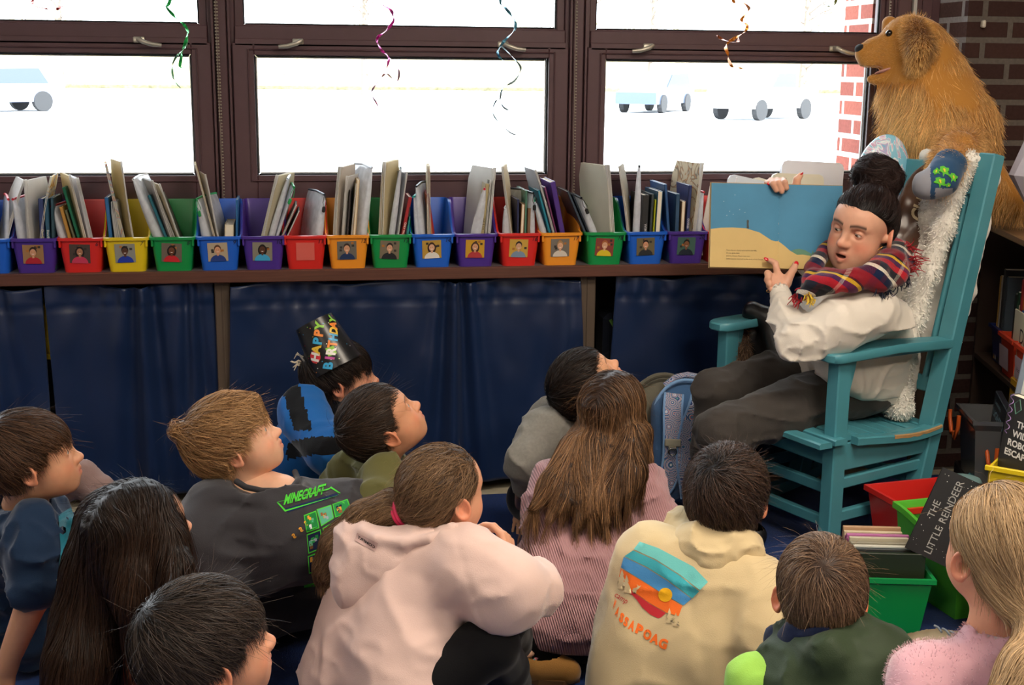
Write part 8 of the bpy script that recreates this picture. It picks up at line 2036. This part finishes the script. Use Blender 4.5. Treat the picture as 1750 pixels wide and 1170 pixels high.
# the front half of a pale sneaker showing between them
def sneaker():
 fp = onz(1560, 1135, 0); d = nrm(VR*.9+VF*.12); t = empty('sneaker', fp, label='pale grey and cream sneaker on the rug beside the green jacket boy', cat='shoe')
 sf = U(.03, rc(fp+A(0, 0, .045), fp+d*.07+A(0, 0, .055), .040, .046), rc(fp+d*.07+A(0, 0, .05), fp+d*.18+A(0, 0, .035), .044, .034))
 cloth('upper', INT(sf, FLOOR, .006), [fp, fp+d*.18], .005, M('cream_canvas', 'b9ae98', .8, var=.15, vscale=25), t, .08)
 m = MB(); sol = [tuple(fp+d*x+np.cross(ZZ, d)*y+A(0, 0, .009)) for x, y in ((-.045, -.02), (-.02, -.042), (.08, -.050), (.17, -.042), (.215, 0), (.17, .042), (.08, .050), (-.02, .042), (-.045, .02))]; m.loft([sol, [tuple(np.array(p)+A(0, 0, .022)) for p in sol]]); m.out('sole', M('rubber_cream', 'cfc8b4', .7), t, world=True)
 m = MB()
 for k in range(4): c0 = fp+d*(.06+.022*k)+A(0, 0, .098-.009*k); s_ = np.cross(ZZ, d); m.tube([c0-s_*.02-A(0, 0, .004), c0, c0+s_*.02-A(0, 0, .004)], .003, 6)
 m.out('lace', M('grey_lace', '7f8894', .8), t, world=True, smooth=True)
sneaker()
# ================================================================== plush dog, backpacks, streamers
def plush():
 T0 = 4.46; q = lambda x, y, dt=0.0: att(x, y, T0+dt); k = T0/2200
 dg = empty('plush_dog', q(1640, 300, .1), label='large golden plush dog wearing a frog patterned sock, sitting above the rocking chair', cat='plush toy')
 skull_ = U(.03, el(q(1560, 72), (.085, .085, .085)), el(q(1545, 62), (.07, .075, .065)))
 muz = U(.02, rc(q(1535, 76), q(1482, 92), .062, .036), rc(q(1490, 84), q(1476, 92), .034, .026), rc(q(1530, 92), q(1484, 108), .050, .028))
 jaw = U(.012, rc(q(1548, 122), q(1494, 135), .038, .017), rc(q(1494, 135), q(1488, 135), .017, .014))
 neck = U(.06, rc(q(1568, 85), q(1580, 150), .088, .12), rc(q(1580, 150), q(1600, 215), .13, .15), rc(q(1600, 215, -.03), q(1618, 258, -.02), .145, .13), rc(q(1590, 80), q(1645, 215, .0), .06, .12))
 ha = U(.04, rc(q(1630, 235, .0), q(1650, 262, .03), .12, .10), rc(q(1674, 292, -.03), q(1704, 330, -.04), .075, .065), rc(q(1712, 338, -.04), q(1745, 352, -.1), .045, .04))
 legR = U(.03, rc(q(1645, 245, -.10), q(1636, 258, -.34), .066, .058), rc(q(1636, 258, -.34), q(1620, 282, -.46), .056, .048)); legL = rc(q(1545, 240, 0), q(1532, 300, -.02), .055, .046)
 mouth = U(.01, rc(q(1556, 116, -.06), q(1476, 121), .006, .014), rc(q(1556, 116), q(1476, 121), .007, .016), rc(q(1556, 116, .05), q(1476, 121, .02), .006, .014))
 head = lambda P: smax(smin(smin(skull_(P), muz(P), .03), jaw(P), .02), -mouth(P), .008)
 body = U(.04, neck, ha, legR, legL)
 full = lambda P: smin(head(P), body(P), .04)
 lo, hi = bbox([q(1465, 90), q(1745, 360, .3), q(1540, 25), q(1600, 300, -.2), q(1620, 282, -.47), q(1600, 250, .25)], .12)
 V, Q = sdf_mesh(full, lo, hi, .007); V = relax(V, Q, 1)
 gold1, gold2 = 'ad7634', 'f0c280'
 furm = M('golden_fur', 'c08a42', .75, attr='Col', sheen=.4, spec=.15)
 base = np.tile(lin('b8803a')[:3], (len(V), 1))
 px = lambda P: 875+F*((P-CAM)@RT)/((P-CAM)@FW); py = lambda P: 585-F*((P-CAM)@UP)/((P-CAM)@FW)
 facep = lambda P: ((px(P) < 1562) & (py(P) < 140) | (px(P) < 1540) & (py(P) < 150))
 r = np.random.default_rng(61)
 earz = lambda c_: (((px(c_)-1570)/34)**2+((py(c_)-82)/52)**2 < 1) & ((c_-q(1570, 80))@FW < 0)
 sd = surf_seeds(V, Q, 30000, lambda c_: 1.0-.999*(facep(c_) | earz(c_)), r)
 dn = lambda P, g: A(0, 0, -1.0)+g*.42+np.stack([N1(P, 18.)*.35, N2(P, 18.)*.35, 0*P[:, 0]], 1)
 a = strands(sd, full, dn, 5, .010, .0014, colr=gold1, colt=gold2, cvar=.22, jit=.18, free=1, rnd=r)
 sdl = surf_seeds(V, Q, 9000, lambda c_: ((py(c_) > 140) & (px(c_) < 1625) & (px(c_) > 1500) & (py(c_) < 300) & ((c_-q(1580, 200))@FW < .02)).astype(float)+1e-9, r)
 a2 = strands(sdl, full, dn, 7, .012, .0016, colr='a86c28', colt='f6cc88', cvar=.25, jit=.14, free=1, rnd=r)
 sdf_ = surf_seeds(V, Q, 9000, lambda c_: facep(c_).astype(float)+1e-9, r)
 a3 = strands(sdf_, full, lambda P, g: g*.5+VR*.8, 2, .004, .0011, colr='c8924a', colt='e0b070', cvar=.12, jit=.3, free=1, rnd=r)
 sd4 = surf_seeds(V, Q, 5000, lambda c_: ((px(c_) > 1590) & (py(c_) > 215) & (py(c_) < 310) & ((c_-CAM)@FW < 4.36)).astype(float)+1e-9, r)
 a4 = strands(sd4, full, lambda P, g: g*.8-VR*.35+A(0, 0, -.5), 4, .008, .0013, colr=gold1, colt=gold2, cvar=.22, jit=.25, free=1, rnd=r)
 Vj, Qj, Cj = join([(V, Q, base), a, a2, a3, a4]); bo = mobj('body', Vj, Qj, furm, dg, cols=Cj, world=True, smooth=True)
 # hanging ear
 e1 = U(.02, rc(q(1562, 48, -.10), q(1574, 80, -.13), .030, .040), rc(q(1574, 80, -.13), q(1566, 108, -.12), .040, .030)); ef = lambda P: e1(P)
 Ve, Qe = sdf_mesh(ef, *bbox([q(1560, 40, -.1), q(1570, 120, -.1)], .06), .006); sde = surf_seeds(Ve, Qe, 6000, None, r)
 ec = q(1570, 74, -.1)
 ae = strands(sde, ef, lambda P, g: nrmr(P-ec)*.7+A(0, 0, -.6)+g*.3, 4, .008, .0014, colr='8a5620', colt='f0c078', cvar=.22, jit=.2, free=1, rnd=r)
 Vj, Qj, Cj = join([(Ve, Qe, np.tile(lin('8a5620')[:3], (len(Ve), 1))), ae]); mobj('ear', Vj, Qj, furm, dg, cols=Cj, world=True, smooth=True)
 e3 = rc(q(1520, 40, .10), q(1515, 85, .115), .026, .022); Ve, Qe = sdf_mesh(e3, *bbox([q(1520, 40, .1), q(1515, 85, .115)], .05), .007); mobj('ear', Ve, Qe, M('golden_plush', 'b8803a', .85, sheen=.4), dg, world=True, smooth=True)
 # eye, nose, tongue
 blk = M('glossy_black', '140f0c', .08, coat=.5)
 s_ = march(full, np.array([att(1520, 57, 4.2)]), nrm(ray(1520, 57))[None], 0, 80)[0]
 m = MB(); m.sphere(tuple(s_+FW*.002), .0125, 0, 20, 14); m.out('eye', blk, dg, world=True, smooth=True)
 nf = U(.012, el(q(1471, 84, -.005), (.020, .024, .018)), el(q(1474, 92, -.005), (.014, .016, .012))); cloth('nose', nf, [q(1471, 86)], .0035, M('black_velvet', '0f1114', .8), dg, .05)
 m = MB(); m.sphere((0, 0, 0), 1, 0, 20, 12, T=frame(q(1516, 120, -.012), nrm(q(1486, 128)-q(1540, 114))*.045, FW*.030, UP*.0065)); m.out('tongue', M('pink_felt', 'cf9a94', .8), dg, world=True, smooth=True)
 # the sock on the right paw
 sk = M('navy_sock', '1c4468', .9, sheen=.3); gy = M('grey_sock', '8a8b93', .9, sheen=.3)
 sf = U(.02, rc(q(1622, 284, -.47), q(1610, 304, -.51), .053, .050), rc(q(1610, 306, -.51), q(1588, 315, -.52), .050, .042), rc(q(1588, 315, -.52), q(1582, 317, -.52), .042, .039))
 sf2 = lambda P: sf(P)+N1(P, 30.)*.003
 V, Q = sdf_mesh(sf2, *bbox([q(1622, 285, -.47), q(1580, 318, -.52)], .08), .0045); cen = V[Q].mean(1)
 toe = (px(cen) < 1590) | ((py(cen) > 322) & (px(cen) > 1598) & (px(cen) < 1628))
 so = mobj('sock', relax(V, Q, 1), Q, [sk, gy], dg, mi=toe.astype(int), smooth=True, world=True)
 m = MB(); fr = M('frog_green', '58b830', .8); fy = M('frog_yellow', 'd8cc3a', .8)
 frog = [(-8, 2), (-5, -3), (-1, -4), (2, -7), (5, -5), (4, -2), (8, -1), (12, -4), (9, 1), (5, 3), (7, 8), (2, 5), (-3, 4), (-6, 9), (-5, 4)]
 for cx, cy, an, sc_ in ((1614, 290, .9, 1.15), (1630, 302, 1.2, 1.0), (1607, 309, .8, 1.2), (1600, 292, -.2, .8), (1622, 318, 1.5, .8)):
  ca, sa = math.cos(an), math.sin(an); P_ = [(cx+(x*ca-y*sa)*sc_, cy+(x*sa+y*ca)*sc_) for x, y in frog]; drape_px(m, P_, [tuple(range(15))], sf2, 4.0, 0, off=.0012, L=5)
  P2 = [(cx+(x*ca-y*sa)*sc_*.22, cy+(x*sa+y*ca)*sc_*.45) for x, y in frog]; drape_px(m, P2, [tuple(range(15))], sf2, 4.0, 1, off=.002, L=5)
 m.out('frog_print', [fr, fy], so, world=True, smooth=True)
plush()
def backpacks():
 pais = M('paisley_print', '5d6f96', .8, sheen=.2); nt, N, L, b = nodes_of(pais)
 tc = N.new('ShaderNodeTexCoord'); vo = N.new('ShaderNodeTexVoronoi'); vo.inputs['Scale'].default_value = 26; wv = N.new('ShaderNodeTexNoise'); wv.inputs['Scale'].default_value = 22; wv.inputs['Distortion'].default_value = 3
 L.new(tc.outputs['Object'], vo.inputs['Vector']); mu = N.new('ShaderNodeMath'); mu.operation = 'MULTIPLY'; mu.inputs[1].default_value = 7; L.new(vo.outputs['Distance'], mu.inputs[0]); fr = N.new('ShaderNodeMath'); fr.operation = 'FRACT'; L.new(mu.outputs[0], fr.inputs[0])
 cr = N.new('ShaderNodeValToRGB'); cr.color_ramp.interpolation = 'CONSTANT'; e = cr.color_ramp.elements; e[0].position = 0; e[0].color = lin('2f4a86'); e[1].position = .3; e[1].color = lin('c9ccd8')
 for p, c_ in ((.5, '5a84a8'), (.68, 'c05a68'), (.8, 'd8d4d8'), (.9, '3f8a8c')): q = e.new(p); q.color = lin(c_)
 L.new(fr.outputs[0], cr.inputs[0]); L.new(cr.outputs[0], b.inputs['Base Color'])
 bl = fab('slate_blue_mesh', '476a94', bump=.5, bscale=900); lb = fab('light_blue_piping', '7fa6d4'); bg = M('beige_webbing', '9a9684', .8)
 c0 = onz(1165, 872, 0); up_ = nrm(ZZ+VF*.10+VR*.02); rt = nrm(VR*.96-VF*.10); rt = nrm(rt-up_*(rt@up_)); fr_ = nrm(np.cross(up_, rt)); fr_ = -fr_ if fr_@FW > 0 else fr_
 bp = empty('backpack', c0, label='blue backpack with paisley printed straps standing against the curtain', cat='backpack')
 H = .46; cc = c0+up_*(H/2+.0)-fr_*.02; Rm = np.stack([rt, fr_, up_], 1)
 f = U(.03, bx(cc-up_*.02, (.115, .075, .19), Rm, .06), el(cc+up_*.10, (.108, .075, .115), Rm))
 g = grounded(lambda P: f(P)+N1(P, 9.)*.006)
 cloth('pack_body', g, [cc-up_*.25-rt*.12, cc+up_*.25+rt*.12], .008, bl, bp, .09)
 lo_, hi_ = bbox([cc-up_*.22-rt*.12, cc+up_*.22+rt*.12], .09)
 def sheet(name, pts, w, mat, lift=.010, th=.006, t0=3.9, px_ext=0):
  """a strap following photo points, lying on the pack"""
  P = [march(g, np.array([att(x, y, t0)]), nrm(ray(x, y))[None], lift, 80)[0] for x, y in pts]
  P = [p for p in P if (p-CAM)@FW < 4.6]
  m = MB(); r_ = []
  for i, p in enumerate(P):
   d = nrm(P[min(i+1, len(P)-1)]-P[max(i-1, 0)]); s_ = nrm(np.cross(d, fr_)); nn = fr_
   ww = w if np.isscalar(w) else w[i]
   r_.append([p-s_*ww/2-nn*th/2, p-s_*ww/2+nn*th*.3, p+nn*th/2, p+s_*ww/2+nn*th*.3, p+s_*ww/2-nn*th/2])
  m.loft(r_); return m.out(name, mat, bp, world=True, smooth=40), P
 def dense(pts, n=16):
  pts = np.array(pts, float); t = np.linspace(0, len(pts)-1, n); i = np.minimum(t.astype(int), len(pts)-2); f_ = (t-i)[:, None]
  p0, p1, p2, p3 = pts[np.maximum(i-1, 0)], pts[i], pts[i+1], pts[np.minimum(i+2, len(pts)-1)]
  return .5*((2*p1)+(-p0+p2)*f_+(2*p0-5*p1+4*p2-p3)*f_**2+(-p0+3*p1-3*p2+p3)*f_**3)
 s1 = dense([(1152, 672), (1150, 700), (1150, 745), (1148, 790), (1138, 825), (1120, 845)]); s2 = dense([(1198, 676), (1191, 700), (1178, 735), (1172, 780), (1177, 825), (1180, 850)])
 for s_, nm in ((s1, 'a'), (s2, 'b')):
  o, P = sheet('strap', s_, .060, pais, .014, .012)
  for off in (-1, 1):
   m = MB(); r_ = []
   for i, p in enumerate(P):
    d = nrm(P[min(i+1, len(P)-1)]-P[max(i-1, 0)]); sd_ = nrm(np.cross(d, fr_)); r_.append(p+sd_*off*.030+fr_*.002)
   m.tube(r_, .0042, 7); m.out('piping', lb, o, world=True, smooth=True)
  q = P[-2]; m = MB(); m.box((-.022, -.004, -.02), (.022, .004, .02), 0, .003, T=frame(q+fr_*.006, rt, -fr_, up_)); m.out('webbing', bg, o, world=True)
 m = MB(); q = march(g, np.array([att(1150, 758, 3.9)]), nrm(ray(1150, 758))[None], .026, 80)[0]; m.box((-.027, -.004, -.010), (.027, .003, .016), 0, .003, T=frame(q, rt, -fr_, up_)); m.box((-.014, -.004, -.022), (.012, .003, -.008), 0, .002, T=frame(q, rt, -fr_, up_)); m.out('webbing', bg, bp, world=True)
 m = MB(); m.tube([q-up_*.026+fr_*.006+rt*(math.cos(a)*.013)+up_*(math.sin(a)*.012) for a in np.linspace(0, 6.28, 16)[:-1]], .0026, 6, closed=True); m.out('buckle', M('steel', '8f8f8c', .25, 1.0), bp, world=True, smooth=True)
 m = MB(); top = cc+up_*(.215); m.tube([top+rt*(-.075)-up_*.02, top+rt*-.04+up_*.010, top+up_*.020, top+rt*.05+up_*.012, top+rt*.085-up_*.03], .011, 8); m.out('grab_handle', pais, bp, world=True, smooth=True)
 m = MB(); pts = [top+rt*math.cos(a)*.108*1.0-up_*.115+up_*math.sin(a)*.122+fr_*.035 for a in np.linspace(-.4, math.pi+.4, 20)]; m.tube(pts, .006, 7); m.out('piping', lb, bp, world=True, smooth=True)
 g0 = onz(1128, 850, 0)+VF*.01; b2 = empty('backpack', g0, label='olive grey backpack standing behind the blue paisley one', cat='backpack')
 f2 = U(.04, bx(g0+A(0, 0, .20), (.12, .05, .19), np.stack([VR, VF, ZZ], 1), .045), el(g0+A(0, 0, .32), (.115, .05, .13), np.stack([VR, VF, ZZ], 1)))
 gr = fab('olive_grey_canvas', '6a675a'); cloth('pack_body', grounded(lambda P: f2(P)+N2(P, 9.)*.005), [g0-VR*.12, g0+VR*.12+A(0, 0, .44)], .009, gr, b2, .09)
 m = MB(); pts = [g0+A(0, 0, .32)+VR*math.cos(a)*.112+ZZ*math.sin(a)*.128-VF*.045 for a in np.linspace(-.2, math.pi+.2, 20)]; m.tube(pts, .005, 7); m.out('piping', fab('dark_olive_piping', '4c493e'), b2, world=True, smooth=True)
backpacks()
# curled foil streamers hanging in front of the windows
def curl(pts, w, amp, ph, Y):
 P = np.array([aty(x, y, Y) for x, y in pts]); n = len(P)
 t = np.linspace(0, n-1, n*9); i = np.minimum(t.astype(int), n-2); f = (t-i)[:, None]
 p0, p1, p2, p3 = P[np.maximum(i-1, 0)], P[i], P[i+1], P[np.minimum(i+2, n-1)]
 C_ = .5*((2*p1)+(-p0+p2)*f+(2*p0-5*p1+4*p2-p3)*f**2+(-p0+3*p1-3*p2+p3)*f**3)
 C_[:, 1] += amp*np.sin(t*1.9+ph)
 d = nrmr(np.gradient(C_, axis=0)); tw = t*2.2+ph
 s_ = np.stack([np.cos(tw)*.75, np.sin(tw), 0*tw], 1); s_ = nrmr(s_-d*np.sum(s_*d, 1, keepdims=True)); ww = (w*np.clip(np.minimum(t+.4, n-1-t)*1.5, .25, 1))[:, None]
 nn = np.cross(d, s_)*.0003
 m = MB(); m.loft([[C_[k]-s_[k]*ww[k]/2-nn[k], C_[k]+s_[k]*ww[k]/2-nn[k], C_[k]+s_[k]*ww[k]/2+nn[k], C_[k]-s_[k]*ww[k]/2+nn[k]] for k in range(len(C_))])
 return m
def streamer(lab, *paths, Y=-.36, ph=0):
 t = empty('foil_streamer', aty(*paths[0][0][0], Y), label=lab, cat='streamer', group='curled foil streamers hanging before the windows')
 for k, (pts, col, w) in enumerate(paths): curl(pts, w, .03, ph+k, Y).out('ribbon', M('foil_'+col, col, .25, .55), t, world=True, smooth=30)
def up_to(x, y): return [(x+(8 if k % 2 else -8), y-60*k) for k in range(11, 0, -1)]
streamer('short red foil streamer end at the top left corner', (up_to(58, 0)+[(54, -5), (58, 8), (74, 14), (92, 15), (108, 9)], 'd8382a', .010))
streamer('green foil streamer twisting before the left window', (up_to(290, 0)+[(290, 2), (286, 12), (300, 30), (318, 48), (320, 66), (312, 88), (306, 112), (312, 116)], '2fc05a', .010), ([(318, 60), (318, 80), (300, 100), (293, 116), (297, 135), (310, 150)], '8fc8a0', .007), ph=1)
streamer('magenta foil streamer twisting before the middle window', (up_to(650, 0)+[(648, 0), (668, 18), (674, 34), (660, 52), (644, 66), (652, 84), (664, 98), (660, 116)], 'd832a0', .010), ([(664, 98), (680, 118), (678, 140), (660, 126), (640, 146), (635, 160), (645, 178), (650, 195)], 'c890b0', .006), ph=2)
streamer('steel blue foil streamer before the handle of the middle window', (up_to(856, 0)+[(854, 4), (862, 14), (882, 34), (880, 50), (858, 72), (852, 90), (862, 104)], '5a9ab0', .010), ([(855, 76), (874, 98), (890, 118), (882, 138), (858, 150), (854, 168), (866, 186), (894, 194)], 'a0bcc8', .007), ([(854, 168), (846, 172), (844, 190), (852, 208), (870, 226), (888, 231)], 'a0bcc8', .005), ph=1.5)
streamer('orange foil streamer curling before the right window', (up_to(1268, 0)+[(1256, 0), (1266, 6), (1280, 18), (1272, 34), (1273, 44), (1266, 58), (1250, 72), (1240, 84), (1241, 100), (1254, 112), (1272, 117), (1288, 115)], 'e88a2a', .011), ([(1230, 60), (1240, 70), (1256, 72), (1266, 62)], 'a0522a', .010), ph=.5)
streamer('short olive foil streamer end above the plush dog', (up_to(1445, -12)+[(1436, -6), (1420, 8), (1406, 11), (1393, 6)], '7a7a1e', .010))
pg = aty(1680, 41, -.243); m = MB(); m.box((-.007, -.012, -.013), (.007, .008, .013), 0, .004); m.out('wall_peg', M('pale_peg', 'c9c2b4', .5), loc=pg, label='small pale peg on the dark brick wall right of the plush dog', cat='peg')
# ================================================================== camera, daylight, ceiling lights
cd = bpy.data.cameras.new('camera'); cam = bpy.data.objects.new('camera', cd); COL.objects.link(cam)
cd.sensor_fit = 'HORIZONTAL'; cd.sensor_width = 36; cd.lens = F/1750*36; cd.clip_start = .1; cd.clip_end = 300
mw = Matrix(((RT[0], UP[0], -FW[0], CAM[0]), (RT[1], UP[1], -FW[1], CAM[1]), (RT[2], UP[2], -FW[2], CAM[2]), (0, 0, 0, 1)))
cam.matrix_world = mw
sc = bpy.context.scene; sc.camera = cam
wd = bpy.data.worlds.new('sky'); sc.world = wd; wd.use_nodes = True
bg = wd.node_tree.nodes['Background']; bg.inputs[0].default_value = (.90, .95, 1.0, 1); bg.inputs[1].default_value = 8.0
sun = bpy.data.lights.new('sun', 'SUN'); sun.energy = 24.0; sun.angle = .02; sun.color = (1, .95, .88)
so = bpy.data.objects.new('sun', sun); COL.objects.link(so); so.rotation_euler = Vector((-.25, .9, -.9)).to_track_quat('-Z', 'Y').to_euler()
for k, (x, y, e) in enumerate([(-1.2, -2.6, 16), (1.4, -2.6, 62), (-1.2, -4.9, 30), (1.6, -4.9, 74), (3.2, -3.6, 18)]):
 l = bpy.data.lights.new('ceiling_light', 'AREA'); l.shape = 'RECTANGLE'; l.size = 1.2; l.size_y = .6; l.energy = e; l.color = (1, .86, .70)
 o = bpy.data.objects.new('ceiling_light', l); COL.objects.link(o); o.location = (x, y, 2.88)
vs = sc.view_settings; vs.view_transform = 'Standard'; vs.look = 'None'; vs.gamma = 1; vs.exposure = 0.0; vs.use_curve_mapping = False
sc.cycles.max_bounces = 6; sc.cycles.diffuse_bounces = 3; sc.cycles.glossy_bounces = 3; sc.cycles.transmission_bounces = 4; sc.cycles.transparent_max_bounces = 8
sc.cycles.use_denoising = True; sc.cycles.caustics_reflective = False; sc.cycles.caustics_refractive = False; sc.cycles.sample_clamp_indirect = 6
